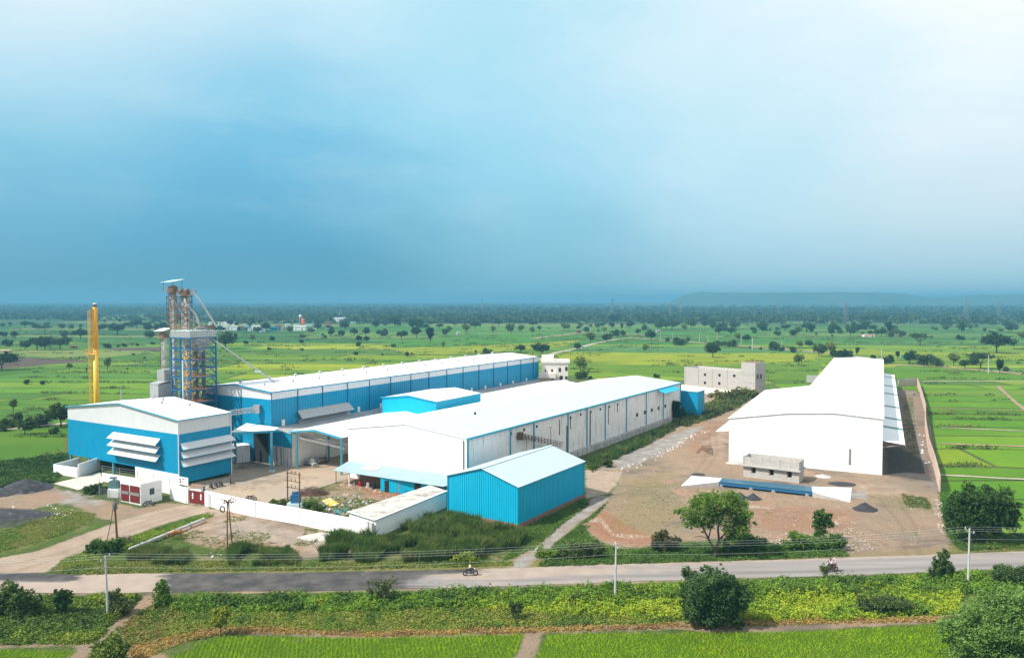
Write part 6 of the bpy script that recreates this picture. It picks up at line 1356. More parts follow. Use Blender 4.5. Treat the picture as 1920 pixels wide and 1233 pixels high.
# sacks of scrap under the canopy
for i, (px, py, s) in enumerate(((577, 872, 1.1), (586, 871, 1.3), (594, 869, 1.2), (603, 868, 1.0), (590, 875, .8), (611, 866, 1.0))):
    c = g(px, py); m_ = ['dark_galv', 'galv', 'dark_galv', 'wood', 'galv', 'dark_galv'][i]; mb = MB()
    for k in range(7): mb.ball((c.x + random.uniform(-.5, .5) * s, c.y + random.uniform(-.4, .4) * s, .35 + random.random() * .6 * s), .5 * s * random.uniform(.6, 1), .45 * s, .4 * s, 8, 6)
    for k in range(10): p = Vector((c.x + random.uniform(-.7, .7), c.y + random.uniform(-.5, .5), random.uniform(.3, 1.7))); mb.bar(p, p + Vector((random.uniform(-.9, .9), random.uniform(-.3, .3), random.uniform(-.5, .5))), .06)
    o = mb.obj('scrap_pile', M[m_]); tag(o, 'piled bags and scrap along the white wall under the middle shed porch', 'scrap', 'scrap heaped under the porch')
# litter : one stuff object for rags and bags, plus larger lumps
def litter(name, label, poly, n, cols, smin, smax, cat='rubbish', hmax=.25):
    P = [(q.x, q.y) for q in gp(poly)]; xs = [p[0] for p in P]; ys = [p[1] for p in P]; X = RNG.uniform(min(xs), max(xs), n * 4); Y = RNG.uniform(min(ys), max(ys), n * 4); k = inpoly(X, Y, P); X, Y = X[k][:n], Y[k][:n]; n = len(X)
    V = np.zeros((n, 6, 3)); s = RNG.uniform(smin, smax, n); an = RNG.uniform(0, 6.28, n)
    for i, (a, b, c) in enumerate(((1, 0, 0), (.3, .8, .1), (-.8, .6, 0), (-1, -.4, .05), (.2, -.8, 0))):
        V[:, i, 0] = X + s * (a * np.cos(an) - b * np.sin(an)) * RNG.uniform(.6, 1.2, n); V[:, i, 1] = Y + s * (a * np.sin(an) + b * np.cos(an)) * RNG.uniform(.6, 1.2, n); V[:, i, 2] = .05
    V[:, 5, 0] = X; V[:, 5, 1] = Y; V[:, 5, 2] = .1 + s * RNG.uniform(.3, .9, n)
    b = np.arange(n)[:, None] * 6; F = np.concatenate([np.stack([b[:, 0] + i, b[:, 0] + (i + 1) % 5, b[:, 0] + 5], 1) for i in range(5)])
    C = np.array(cols)[RNG.integers(0, len(cols), n)]; C = np.concatenate([C, np.ones((n, 1))], 1); C = np.repeat(C[:, None, :], 6, 1).reshape(-1, 4)
    o = link(name, npmesh(name, V.reshape(-1, 3), F, LITTER, C)); tag(o, label, cat); o['kind'] = 'stuff'; return o
t = NT('litter'); vc = t.node('ShaderNodeVertexColor', layer_name='col'); t.lk(vc.outputs[0], t.b.inputs['Base Color']); t.b.inputs['Roughness'].default_value = .7; LITTER = t.m
WH = [(.5, .49, .47), (.4, .37, .33), (.6, .6, .6), (.3, .27, .24), (.25, .17, .11), (.2, .24, .27)]
litter('rubbish', 'white bags and rags strewn over the littered yard', [(560, 950), (620, 930), (665, 925), (720, 950), (690, 962), (640, 968), (570, 965)], 260, WH, .06, .28)
litter('rubbish', 'yellow sacks spread in the middle of the littered yard', [(605, 938), (622, 935), (636, 945), (618, 949)], 45, [(.7, .45, .06), (.6, .38, .05), (.75, .6, .3)], .2, .5)
litter('rubbish', 'blue and green cloths near the end of the flat roofed store', [(612, 967), (625, 960), (650, 952), (655, 956), (634, 966)], 26, [(.02, .16, .14), (.03, .04, .14), (.1, .1, .14), (.05, .25, .22)], .2, .5)
litter('rubbish', 'bricks and boards lying in front of the low shack', [(640, 905), (700, 915), (730, 930), (790, 942), (760, 945), (690, 925), (640, 912)], 130, [(.35, .17, .1), (.4, .3, .2), (.5, .42, .34), (.2, .12, .08)], .08, .3)
litter('rubbish', 'white scraps scattered near the ash heaps', [(10, 940), (130, 950), (165, 960), (90, 975), (10, 968)], 30, WH, .1, .28)
litter('rubbish', 'pale stones and scraps beside the leaning rusty poles', [(395, 1030), (500, 1015), (500, 1035), (440, 1045), (395, 1050)], 26, WH, .1, .25)
litter('rubbish', 'white slabs lying along the inside of the boundary wall', [(1722, 815), (1735, 815), (1745, 880), (1732, 880)], 22, WH[:3], .2, .6)
litter('stones', 'brown stones along the edge of the filled ground by the path', [(1102, 975), (1128, 968), (1150, 1000), (1240, 1008), (1250, 1025), (1150, 1030), (1108, 1005)], 1500, [(.3, .19, .13), (.36, .26, .2), (.3, .19, .13), (.42, .34, .28)], .06, .22, 'stones')
litter('stones', 'stones in the loose soil bank right of the small roadside tree', [(1510, 960), (1610, 968), (1625, 978), (1560, 985), (1520, 975)], 700, [(.3, .19, .13), (.36, .26, .2), (.3, .19, .13), (.42, .34, .28)], .06, .24, 'stones')
litter('stones', 'stones scattered over the bare ground above the road', [(1400, 1005), (1600, 990), (1640, 1030), (1560, 1042), (1480, 1030)], 900, [(.3, .21, .15), (.34, .27, .22), (.28, .2, .15), (.42, .35, .3)], .05, .18, 'stones')
litter('stones', 'white rubble along the rough ground beside the stained warehouse', [(1150, 880), (1230, 850), (1330, 800), (1335, 806), (1240, 858), (1170, 888)], 350, [(.5, .46, .42), (.65, .6, .56), (.3, .19, .13)], .1, .35, 'stones')
litter('stones', 'earth clods and stones on the wide bare lot', [(1160, 900), (1300, 860), (1500, 930), (1740, 930), (1770, 1030), (1640, 1040), (1400, 1000), (1180, 980)], 1800, [(.3, .21, .15), (.34, .27, .22), (.22, .15, .11), (.42, .35, .3)], .04, .14, 'stones')
litter('stones', 'stones edging the boundary wall end and dirt track at right', [(1745, 935), (1765, 935), (1775, 1000), (1765, 1010)], 220, [(.42, .34, .28), (.34, .27, .22)], .08, .25, 'stones')

# ================================================================ MOTORCYCLES, PEOPLE, CATTLE
def make_moto(label, tank='black', group=None):
    """bike along +x, origin on the ground below its middle"""
    t = thing('motorcycle', label, 'motorcycle', group=group); rim = 'chrome' if tank == 'red_paint' or not group else 'dark_galv'
    for s in (-.64, .64):
        w = MB().ring((s, 0, .3), (0, 1, 0), .25, .07, 28, 8).obj('wheel', M['rubber'], t, True)
        mb = MB().ring((s, 0, .3), (0, 1, 0), .21, .018, 28, 6).tube((s, -.06, .3), (s, .06, .3), .045)
        for k in range(10): a = k * .628; mb.tube((s, 0, .3), (s + .2 * math.cos(a), 0, .3 + .2 * math.sin(a)), .008, None, 4)
        mb.obj('rim', M[rim], w)
    mb = MB(); mb.path([(-.64, .08, .3), (-.1, .08, .34), (.1, .06, .72), (.42, .03, .82)], .022).path([(-.64, -.08, .3), (-.1, -.08, .34), (.1, -.06, .72), (.42, -.03, .82)], .022).path([(-.1, 0, .3), (.25, 0, .35), (.45, 0, .78)], .028); mb.path([(-.62, .09, .34), (-.5, .09, .66), (.05, .06, .7)], .02).path([(-.62, -.09, .34), (-.5, -.09, .66), (.05, -.06, .7)], .02)
    mb.obj('frame', M['black'], t)
    mb = MB(); mb.path([(.64, .07, .3), (.46, .07, .88)], .025).path([(.64, -.07, .3), (.46, -.07, .88)], .025); fk = mb.obj('fork', M['chrome'], t)
    MB().path([(.36, .34, .98), (.44, .2, .95), (.45, 0, .92), (.44, -.2, .95), (.36, -.34, .98)], .016).obj('handlebar', M['black'], fk)
    MB().ball((.16, 0, .82), .24, .13, .12, 14, 8).obj('fuel_tank', M[tank], t, True)
    MB().ball((-.2, 0, .75), .25, .15, .09).ball((-.45, 0, .78), .3, .14, .09).obj('seat', M['black'], t, True)
    mb = MB().box(-.2, .26, -.13, .13, .22, .58); mb.tube((.05, 0, .45), (.16, 0, .66), .085, .085, 10); mb.obj('engine', M['dark_galv'], t)
    MB().path([(.18, -.1, .5), (.22, -.13, .28), (-.1, -.14, .24), (-.35, -.15, .26)], .022).tube((-.3, -.15, .26), (-.78, -.16, .34), .04, .045, 10).obj('exhaust', M['chrome'], t)
    MB().ball((.53, 0, .86), .09, .1, .1, 10, 8).obj('headlight', M['chrome'], t, True)
    for s, r in ((-.64, 1), (.64, 0)):
        mb = MB(); n = 8; a0, a1 = (.35, 2.6) if r else (.5, 2.5)
        for i in range(n):
            p = a0 + (a1 - a0) * i / n; q = a0 + (a1 - a0) * (i + 1) / n; mb.quad((s + .33 * math.cos(p), -.06, .3 + .33 * math.sin(p)), (s + .33 * math.cos(q), -.06, .3 + .33 * math.sin(q)), (s + .33 * math.cos(q), .06, .3 + .33 * math.sin(q)), (s + .33 * math.cos(p), .06, .3 + .33 * math.sin(p)))
        mb.obj('mudguard', M[tank], t)
    MB().box(-.86, -.8, -.06, .06, .66, .74).obj('tail_lamp', M['red_paint'], t)
    for s in (-1, 1): MB().path([(.4, .2 * s, .95), (.38, .3 * s, 1.12)], .008).ball((.38, .31 * s, 1.14), .02, .06, .04, 8, 6).obj('mirror', M['black'], fk)
    return t
def skinbody(name, joints, edges, mt, parent, root=0, lvl=2):
    bm = bmesh.new(); sk = bm.verts.layers.skin.verify(); vs = []
    for i, (p, r) in enumerate(joints):
        v = bm.verts.new(p); rr = r if isinstance(r, tuple) else (r, r); v[sk].radius = rr; v[sk].use_root = (i == root); vs.append(v)
    for a, b in edges: bm.edges.new((vs[a], vs[b]))
    me = bpy.data.meshes.new(name); bm.to_mesh(me); bm.free(); o = addmesh(name, me, M[mt] if isinstance(mt, str) else mt, parent)
    m = o.modifiers.new('skin', 'SKIN'); m.use_smooth_shade = True; s = o.modifiers.new('sub', 'SUBSURF'); s.levels = lvl; s.render_levels = lvl; return o
CLO = {}
def cloth(c):
    k = 'cloth %.2f %.2f %.2f' % c
    if k not in MATS: mat(k, c, .85, .1, 6.0, obj=True)
    return MATS[k]
def rider(label, loc, rotz, shirt, trousers, S=1.0, hipx=-.12, hipz=.84, reach=True, hairc='hair', veil=None, helmet=False, skirt=None, side=False):
    """seated astride, facing +x, origin under the bike; S scales the body about the hip"""
    t = thing('person', label, 'person', loc, rotz); OFF[t.name] = Vector((0, 0, 0))
    H = Vector((hipx, 0, hipz)); P = lambda x, y, z: H + Vector((x, y, z)) * S
    lean = .1 if reach else 0.02
    neck, head = P(lean + .06, 0, .53), P(lean + .1, 0, .70)
    J = [(P(0, 0, .02), .13 * S), (P(lean * .4, 0, .25), (.13 * S, .11 * S)), (P(lean, 0, .44), (.16 * S, .10 * S)), (neck, .055 * S), (P(lean + .08, 0, .62), .07 * S), (P(lean + .1, 0, .74), (.078 * S, .09 * S))]; E = [(0, 1), (1, 2), (2, 3), (3, 4), (4, 5)]
    for s in (-1, 1):
        n = len(J); hd = P(.44, .26 * s, .16) if reach else P(.22, .2 * s, .12)
        J += [(P(lean, .17 * s, .44), .055 * S), (P(lean + .12, .24 * s, .22), .042 * S), (hd, .03 * S)]; E += [(2, n), (n, n + 1), (n + 1, n + 2)]
        n = len(J); kn = P(.36, .17 * s, -.08); J += [(P(.05, .1 * s, -.02), .085 * S), (kn, .062 * S), (P(.2, .17 * s, -.46), .042 * S), (P(.34, .17 * s, -.52), .04 * S)]; E += [(0, n), (n, n + 1), (n + 1, n + 2), (n + 2, n + 3)]
        # hand: palm and fingers closed on the grip
        mb = MB(); mb.ball(hd + Vector((.03, 0, 0)) * S, .045 * S, .05 * S, .03 * S, 8, 6)
        for f in range(4): q = hd + Vector((.05, (f - 1.5) * .022, .01)) * S; mb.tube(q, q + Vector((.035, 0, -.01)) * S, .011 * S, .01 * S, 6); mb.tube(q + Vector((.035, 0, -.01)) * S, q + Vector((.025, 0, -.045 + .004 * f)) * S, .01 * S, .008 * S, 6)
        mb.tube(hd + Vector((.0, -.04 * s, 0)) * S, hd + Vector((.045, -.05 * s, -.03)) * S, .012 * S, .009 * S, 6); mb.obj('hand', M['skin'], t, True)
        MB().ball(P(.3, .17 * s, -.52), .13 * S, .05 * S, .045 * S, 10, 6).obj('shoe', M['black'], t, True)
    skinbody('body', J, E, 'skin', t)
    J2 = [(P(-.01, 0, .06), (.15 * S, .14 * S)), (P(lean * .4, 0, .25), (.155 * S, .13 * S)), (P(lean, 0, .42), (.185 * S, .12 * S)), (P(lean + .04, 0, .5), .07 * S)]; E2 = [(0, 1), (1, 2), (2, 3)]
    for s in (-1, 1): n = len(J2); J2 += [(P(lean, .17 * s, .435), .07 * S), (P(lean + .10, .235 * s, .25), .058 * S)]; E2 += [(2, n), (n, n + 1)]
    skinbody('shirt', J2, E2, cloth(shirt), t)
    J3 = [(P(-.01, 0, 0), (.155 * S, .13 * S)), (P(-.01, 0, .08), (.15 * S, .13 * S))]; E3 = [(0, 1)]
    for s in (-1, 1): n = len(J3); J3 += [(P(.06, .1 * s, -.02), .1 * S), (P(.36, .17 * s, -.08), .075 * S), (P(.21, .17 * s, -.44), .055 * S)]; E3 += [(0, n), (n, n + 1), (n + 1, n + 2)]
    skinbody('trousers' if not skirt else 'skirt', J3, E3, cloth(trousers), t)
    hc = P(lean + .1, 0, .75)
    if helmet: MB().ball(hc + Vector((-.01, 0, .03)) * S, .125 * S, .115 * S, .12 * S, 14, 10).obj('cap', cloth((.02, .03, .05)), t, True)
    else: MB().ball(hc + Vector((-.03, 0, .035)) * S, .1 * S, .092 * S, .1 * S, 12, 8).obj('hair', cloth((.012, .01, .01)) if not veil else cloth(veil), t, True)
    if veil:
        skinbody('veil', [(hc + Vector((-.03, 0, .05)) * S, .11 * S), (P(lean - .06, 0, .5), (.16 * S, .1 * S)), (P(-.12, 0, .25), (.15 * S, .08 * S)), (P(-.14, 0, .02), (.12 * S, .07 * S))], [(0, 1), (1, 2), (2, 3)], cloth(veil), t)
    mb = MB(); f = P(lean + .185, 0, .74)
    for s in (-1, 1): mb.ball(f + Vector((-.015, .032 * s, .02)) * S, .012 * S, None, None, 6, 4)
    mb.obj('eyes', M['black'], t); mb = MB(); mb.tube(f + Vector((-.02, 0, .02)) * S, f + Vector((.012, 0, -.02)) * S, .008 * S, .016 * S, 6); mb.ball(f + Vector((-.02, 0, -.05)) * S, .012 * S, .025 * S, .008 * S, 6, 4)
    for s in (-1, 1): mb.ball(hc + Vector((0, .09 * s, -.005)) * S, .02 * S, .012 * S, .03 * S, 6, 4)
    mb.obj('face', M['skin'], t, True); return t
P1 = g(882, 1079.5); P2 = g(1558, 1072)
P1.z = .08; P2.z = .08
road_a = math.atan2(road_c[7][1] - road_c[6][1], road_c[7][0] - road_c[6][0])
m1 = make_moto('black motorcycle ridden to the right along the road by a man in a cream shirt'); m1.location = P1; m1.rotation_euler = (0, 0, road_a)
rider('man in a cream shirt and dark trousers riding the black motorcycle to the right', P1, road_a, (.72, .62, .48), (.03, .03, .035))
m2 = make_moto('red and black motorcycle carrying three people to the left along the road', 'red_paint'); m2.location = P2; m2.rotation_euler = (0, 0, road_a + math.pi)
rider('man in a pale blue shirt and dark cap driving the motorcycle with three people', P2, road_a + math.pi, (.55, .70, .76), (.03, .06, .06), hipx=-.12, helmet=True)
rider('small child in a red top seated in front of the driver on the motorcycle', P2, road_a + math.pi, (.4, .02, .03), (.05, .25, .22), S=.62, hipx=.22, hipz=.9)
rider('woman in a pinkish white veil and dark red dress behind the motorcycle driver', P2, road_a + math.pi, (.62, .30, .42), (.16, .01, .04), hipx=-.5, hipz=.86, reach=False, veil=(.78, .66, .74), skirt=True)
MB().ball((.46, 0, 1.02), .1, .12, .13, 10, 8).obj('bag', cloth((.15, .5, .45)), m2, True)
mo = [(381.5, 919, 'white tanked motorcycle nearest the gate in the parked row'), (396, 915.5, 'second motorcycle from the gate in the row against the blue wall'), (405, 912.5, 'middle motorcycle of the row against the blue wall'), (414, 911, 'fourth motorcycle from the gate in the row against the blue wall'), (432, 906, 'motorcycle parked at the far corner of the blue and white shed'), (280, 948, 'motorcycle parked at the corner of the room with maroon shutters'), (471, 938, 'lone motorcycle standing in the open concrete yard by the long white wall')]
ml = make_moto(mo[0][2], 'white_paint', 'parked motorcycles'); ml.location = g(*mo[0][:2]); ml.rotation_euler = (0, 0, 2.2)
mk = make_moto(mo[1][2], 'black', 'parked motorcycles'); mk.location = g(*mo[1][:2]); mk.rotation_euler = (0, 0, 2.3)
for i, (a, b, l) in enumerate(mo[2:]): dup(mk, g(a, b), (2.25, 2.35, 2.0, .4, .1)[i], l, 'parked motorcycles')
def make_cow(label, mt, loc, rotz, graze=True):
    t = thing('cow', label, 'cow', loc, rotz); OFF[t.name] = Vector((0, 0, 0))
    hd = (1.22, 0, .38) if graze else (1.2, 0, 1.35); nk = (.85, 0, .85) if graze else (.9, 0, 1.2)
    J = [((-.5, 0, 1.08), (.27, .25)), ((0, 0, 1.02), (.30, .31)), ((.5, 0, 1.06), (.25, .30)), (nk, (.13, .18)), ((hd[0] - .12, 0, hd[2] + .22), (.1, .13)), (hd, (.09, .09)), ((hd[0] + .05, 0, hd[2] - .2), (.06, .06)), ((-.78, 0, 1.12), (.16, .14))]; E = [(0, 1), (1, 2), (2, 3), (3, 4), (4, 5), (5, 6), (0, 7)]
    for s in (-1, 1):
        n = len(J); J += [((.5, .17 * s, .78), .12), ((.52, .17 * s, .42), .06), ((.48, .17 * s, .1), .04), ((.5, .17 * s, .02), .05)]; E += [(2, n), (n, n + 1), (n + 1, n + 2), (n + 2, n + 3)]
        n = len(J); J += [((-.6, .17 * s, .82), .15), ((-.5, .17 * s, .6), .09), ((-.68, .17 * s, .42), .05), ((-.62, .17 * s, .1), .04), ((-.6, .17 * s, .02), .05)]; E += [(0, n), (n, n + 1), (n + 1, n + 2), (n + 2, n + 3), (n + 3, n + 4)]
    skinbody('body', J, E, mt, t, 1)
    for s in (-1, 1):
        MB().path([(hd[0] - .14, .07 * s, hd[2] + .32), (hd[0] - .12, .17 * s, hd[2] + .4), (hd[0] - .05, .18 * s, hd[2] + .5)], .02).obj('horn', M['wood'], t); MB().ball((hd[0] - .18, .17 * s, hd[2] + .25), .03, .1, .05, 8, 6).obj('ear', M[mt], t)
    MB().path([(-.86, 0, 1.15), (-.95, .03, .9), (-.92, .05, .55)], .022).ball((-.92, .05, .48), .04, .04, .1, 6, 6).obj('tail', M[mt], t)
make_cow('reddish brown cow grazing on the mound beside the long pale pipe', 'hide', g(331, 1011) + Vector((0, 0, .12)), math.pi + .1)
make_cow('pale brown cow standing behind the foot of the rusty roadside pole', 'hide_pale', g(236, 1018), math.pi - .3)

# ================================================================ VILLAGE AND FAR BUILDINGS
def house(px, py, w, h, col, label, name='house', group=None, z=8, roof=None, door=True):
    c = g(px, py); s = c.y / 1420; W = w * s; Hh = h * s; D = max(3.0, W * .55); mt = M[col]; t = thing(name, label, 'house' if name == 'house' else name.replace('_', ' '), (c.x, c.y, 0), group=group)
    x0, x1, y0, y1 = c.x - W / 2, c.x + W / 2, c.y, c.y + D
    MB().box(x0, x1, y0, y1, -.2, Hh * .88).obj('wall', mt, t)
    mb = MB(); mb.prism([(x0 - .3, y0 - .4, Hh * .88 + .01), (x1 + .3, y0 - .4, Hh * .88 + .01), (x1 + .3, y1 + .3, Hh * .88 + .01), (x0 - .3, y1 + .3, Hh * .88 + .01)], [(x0 - .3, y0 - .4, Hh * .94), (x1 + .3, y0 - .4, Hh * .94), (x1 + .3, y1 + .3, Hh), (x0 - .3, y1 + .3, Hh)]); mb.obj('roof', M[roof or 'white_roof'], t)
    if door:
        n = max(1, int(W / 5))
        for i in range(n): xc = x0 + W * (i + .35) / n; MB().box(xc, xc + 1.1, y0 - .06, y0 - .01, .9, min(2.1, Hh * .7)).obj('window', M['glass'], t)
        MB().box(x0 + W * .75 - .5, x0 + W * .75 + .5, y0 - .06, y0 - .01, 0, min(2.1, Hh * .7)).obj('door', M['dark'], t)
VL = [(130, 262, 120, 45, 'white_paint', 'white box like house at the left end of the village'), (300, 250, 160, 35, 'white_paint', 'wide white house at the back of the left village cluster'), (258, 322, 75, 55, 'cream', 'cream house in front of the left village cluster'), (385, 312, 130, 48, 'white_paint', 'low white house in the middle of the left village cluster'), (545, 264, 110, 22, 'pale_roof', 'long pale roofed house behind the green shed'), (515, 318, 50, 45, 'teal_strip', 'small green shed in the village'), (567, 318, 60, 28, 'white_paint', 'small white house right of the green village shed'), (645, 298, 110, 40, 'white_paint', 'white house right of the green shed, before the village trees'), (735, 242, 40, 28, 'white_paint', 'tiny white house behind the village trees'), (710, 332, 60, 28, 'pale_roof', 'pale tent like roof at the front edge of the village'), (850, 315, 90, 42, 'blue', 'blue shed in the middle of the village'), (905, 305, 60, 55, 'brick', 'brown brick house beside the blue village shed'), (965, 308, 50, 40, 'block', 'grey block house right of the brown brick one'), (1015, 268, 50, 30, 'white_paint', 'small white house behind the grey block house'), (1063, 310, 60, 34, 'block', 'grey house left of the bright white village hall'), (1120, 258, 60, 20, 'white_paint', 'thin white house roof behind the village hall'), (1160, 315, 140, 55, 'white_paint', 'bright white village hall below the water tower'), (1290, 262, 125, 20, 'pale_roof', 'long thin white roof at the right end of the village'), (1337, 308, 40, 14, 'white_paint', 'white vehicle like hut at the right end of the village'), (1640, 212, 155, 50, 'white_paint', 'white two tiered building among trees right of the village'), (1500, 245, 90, 30, 'brick', 'brown hut left of the two tiered building'), (1800, 230, 60, 18, 'pale_roof', 'pale roof right of the two tiered building'), (175, 338, 26, 22, 'white_paint', 'tiny white hut below the left village cluster'), (1482, 292, 20, 20, 'white_paint', 'tiny white hut in the trees right of the village'), (450, 312, 60, 50, 'brick', 'brown house left of the green village shed'), (790, 300, 50, 30, 'block', 'grey house left of the blue village shed')]
for X_, Y_, w, h, c, l in VL: house(380 + X_ / 6.4, 570 + Y_ / 6.4, w / 6.4, h / 6.4, c, l, group='village houses', roof={'brick': 'earth', 'block': 'galv', 'teal_strip': 'teal_strip', 'blue': 'blue', 'pale_roof': 'pale_roof'}.get(c))
c = g(380 + 1172 / 6.4, 570 + 235 / 6.4); t = thing('water_tower', 'white water tank on stilts behind the village hall', 'water tower', c); h = zat(c.y, 570 + 125 / 6.4); h2 = zat(c.y, 570 + 155 / 6.4); w = 17 / 6.4 * c.y / 1420
for a in (-1, 1):
    for b in (-1, 1): MB().bar((c.x + a * w * .7, c.y + b * w * .7, 0), (c.x + a * w * .7, c.y + b * w * .7, h2), .5).obj('leg', M['concrete'], t)
MB().tube((c.x, c.y, h2), (c.x, c.y, h - 1), w, w, 14).tube((c.x, c.y, h - 1), (c.x, c.y, h), w, w * .3, 14).obj('tank', M['white_paint'], t)
c = g(380 + 1200 / 6.4, 570 + 240 / 6.4); t = thing('shrine', 'orange domed shrine beside the water tower', 'shrine', c); s = c.y / 1420 / 6.4; om = mat('orange shrine paint', (.75, .13, .03), .6, .05, 1.0)
MB().box(c.x - 20 * s, c.x + 20 * s, c.y, c.y + 40 * s, -.1, 30 * s).obj('base', om, t); MB().ball((c.x, c.y + 20 * s, 30 * s), 19 * s, 19 * s, 42 * s, 12, 10).obj('dome', om, t, True)
FB = [(503, 576.5, 7, 5, 'white_paint', 'far white block on the horizon left of the village tower'), (513, 576.5, 5, 4.5, 'white_paint', 'second far white block on the horizon above the village'), (469, 576, 4, 3, 'block', 'faint far house on the horizon above the left village'), (858.6, 626.5, 6.5, 4, 'white_paint', 'tiny white hut below the dark grove in the middle fields'), (858, 580.5, 5, 2, 'pale_roof', 'far white roof in the woodland belt left of centre'),
      (1085, 624, 9, 6, 'brick', 'pinkish hut where the country track bends'), (1113.5, 591.3, 9, 2.5, 'teal_strip', 'turquoise roofed hut near the nearest left pylon'), (1062, 592.8, 6, 2, 'white_paint', 'white farm roof left of the turquoise roof'), (1081, 593.6, 4, 2, 'white_paint', 'tiny white farm hut between two roofs'), (1234, 623, 7, 4, 'block', 'small grey pump hut on the track'), (1302, 610, 8, 4, 'block', 'grey roofed hut inside the central grove'), (1314, 605, 6, 3, 'white_paint', 'white roofed hut inside the central grove'),
      (1553, 596.5, 10, 4, 'dark_galv', 'dark walled farm hut left of the nearest pylon'), (1631, 631, 20, 4, 'cream', 'long low cream farm shed among bushes'), (1688, 631, 6, 3, 'brick', 'brown hut beside the round dark bush'), (1723, 571, 14, 3.5, 'brick', 'far reddish buildings in the woodland at right'), (1752, 572, 14, 2.5, 'pale_roof', 'far pale roofs in the woodland at right'), (1848, 575.5, 8, 2, 'peach', 'faint pinkish roof in the far right woodland'), (1896.5, 603.5, 10, 2.5, 'teal_strip', 'turquoise roofed shed under the far right tree belt'), (5, 659.5, 20, 3, 'peach', 'orange roofed hut cut by the left edge of the photo'), (136, 652, 9, 4, 'brick', 'brown hut by the grove left of the yellow chimney'), (302, 577.5, 12, 2, 'pale_roof', 'far white shed roof on the horizon left of the grain tower'), (1698, 671.5, 7, 3, 'blue', 'small blue tarpaulin hut under the tree beyond the white warehouse')]
for a, b, w, h, c, l in FB: house(a, b, w, h, c, l, name='hut' if 'hut' in l else 'house', roof={'teal_strip': 'cyan', 'brick': 'earth', 'blue': 'blue', 'peach': 'peach', 'dark_galv': 'pale_roof', 'cream': 'peach'}.get(c))
# small figures working in the left paddies
for i, (a, b, c) in enumerate(((248, 685, (.7, .7, .7)), (257, 683.5, (.75, .75, .78)), (271, 684, (.7, .7, .75)), (187.5, 676.5, (.3, .6, .65)), (1695, 724, (.6, .1, .03)))):
    p = g(a, b); t = thing('person', ['person in white bending in the left paddies beside a brown basket', 'person in white standing in the middle of the left paddies', 'person in white at the right of the group in the left paddies', 'person in pale blue beside the yellow chimney ladder in the far paddies', 'person in orange by the short grey wall beside the far warehouse corner'][i], 'person', p, random.uniform(0, 6)); OFF[t.name] = Vector()
    J = [((0, 0, .9), .15), ((.08, 0, 1.15), .15), ((.12, 0, 1.38), .17), ((.14, 0, 1.5), .06), ((.16, 0, 1.64), .1)]; E = [(0, 1), (1, 2), (2, 3), (3, 4)]
    for s in (-1, 1): n = len(J); J += [((0, .1 * s, .85), .1), ((.03, .11 * s, .45), .07), ((0, .12 * s, .05), .05)]; E += [(0, n), (n, n + 1), (n + 1, n + 2)]; n = len(J); J += [((.12, .2 * s, 1.36), .06), ((.2, .24 * s, 1.1), .05), ((.35, .2 * s, .9), .035)]; E += [(2, n), (n, n + 1), (n + 1, n + 2)]
    skinbody('body', J, E, 'skin', t, 0, 1)
    skinbody('clothes', [((0, 0, .5), .2), ((0, 0, .9), .19), ((.08, 0, 1.15), .18), ((.12, 0, 1.4), .2)], [(0, 1), (1, 2), (2, 3)], cloth(c), t, 0, 1); MB().ball((.15, 0, 1.68), .12, .12, .12, 8, 6).obj('headcloth', cloth(c), t)
p = g(1695, 722); 

# ================================================================ VEGETATION
def leafquads(C, size, col, up=0.35, rng=RNG, elong=1.5):
    """C (n,3) centres -> one tilted leaf quad each"""
    n = len(C); N = rng.normal(size=(n, 3)); N[:, 2] = np.abs(N[:, 2]) + up; N /= np.linalg.norm(N, axis=1)[:, None]
    A = np.cross(N, rng.normal(size=(n, 3))); A /= np.linalg.norm(A, axis=1)[:, None] + 1e-9; B = np.cross(N, A)
    s = (size * np.ones(n))[:, None] * 0.5; V = np.stack([C - A * s * elong, C - B * s * .8, C + A * s * elong, C + B * s * .8], 1).reshape(-1, 3)
    F = np.arange(4 * n).reshape(n, 4); return V, F, np.repeat(np.concatenate([col, np.ones((n, 1))], 1), 4, 0)
def lobes(L, n, rng, shell=.55, rough=.25):
    """points in a union of ellipsoids [(x,y,z,rx,ry,rz)], mostly near their skins, in small clumps"""
    L = np.array(L); vol = L[:, 3] * L[:, 4] * L[:, 5]; k = rng.choice(len(L), n // 14 + 1, p=vol ** .8 / (vol ** .8).sum())
    d = rng.normal(size=(len(k), 3)); d /= np.linalg.norm(d, axis=1)[:, None]; r = (shell + (1.05 - shell) * rng.random(len(k)) ** .7) * (1 + rough * rng.normal(size=len(k)) * .4)
    c = L[k, :3] + d * L[k, 3:] * r[:, None]; cs = L[k, 3:].mean(1) * .2
    P = np.repeat(c, 14, 0) + rng.normal(size=(len(k) * 14, 3)) * np.repeat(cs, 14)[:, None] * .8; return P[:n], np.repeat(rng.random(len(k)), 14)[:n]
def treemesh(L, n, size, cols, seed=1, shell=.55):
    rng = np.random.default_rng(seed); P, t = lobes(L, n, rng, shell); a, b = np.array(cols[0]), np.array(cols[1]); k = np.clip(t + rng.normal(size=len(P)) * .15, 0, 1)[:, None]
    return leafquads(P, size * (0.7 + .6 * rng.random(len(P))), a * (1 - k) + b * k, rng=rng)
def trunkmesh(parts):
    mb = MB()
    for a, b, r0, r1 in parts: mb.tube(a, b, r0, r1, 7)
    return mb
G1 = ((.018, .042, .012), (.045, .085, .02)); G2c = ((.03, .065, .014), (.07, .12, .025)); G3 = ((.055, .10, .02), (.13, .19, .035)); G4 = ((.022, .05, .022), (.06, .10, .035))
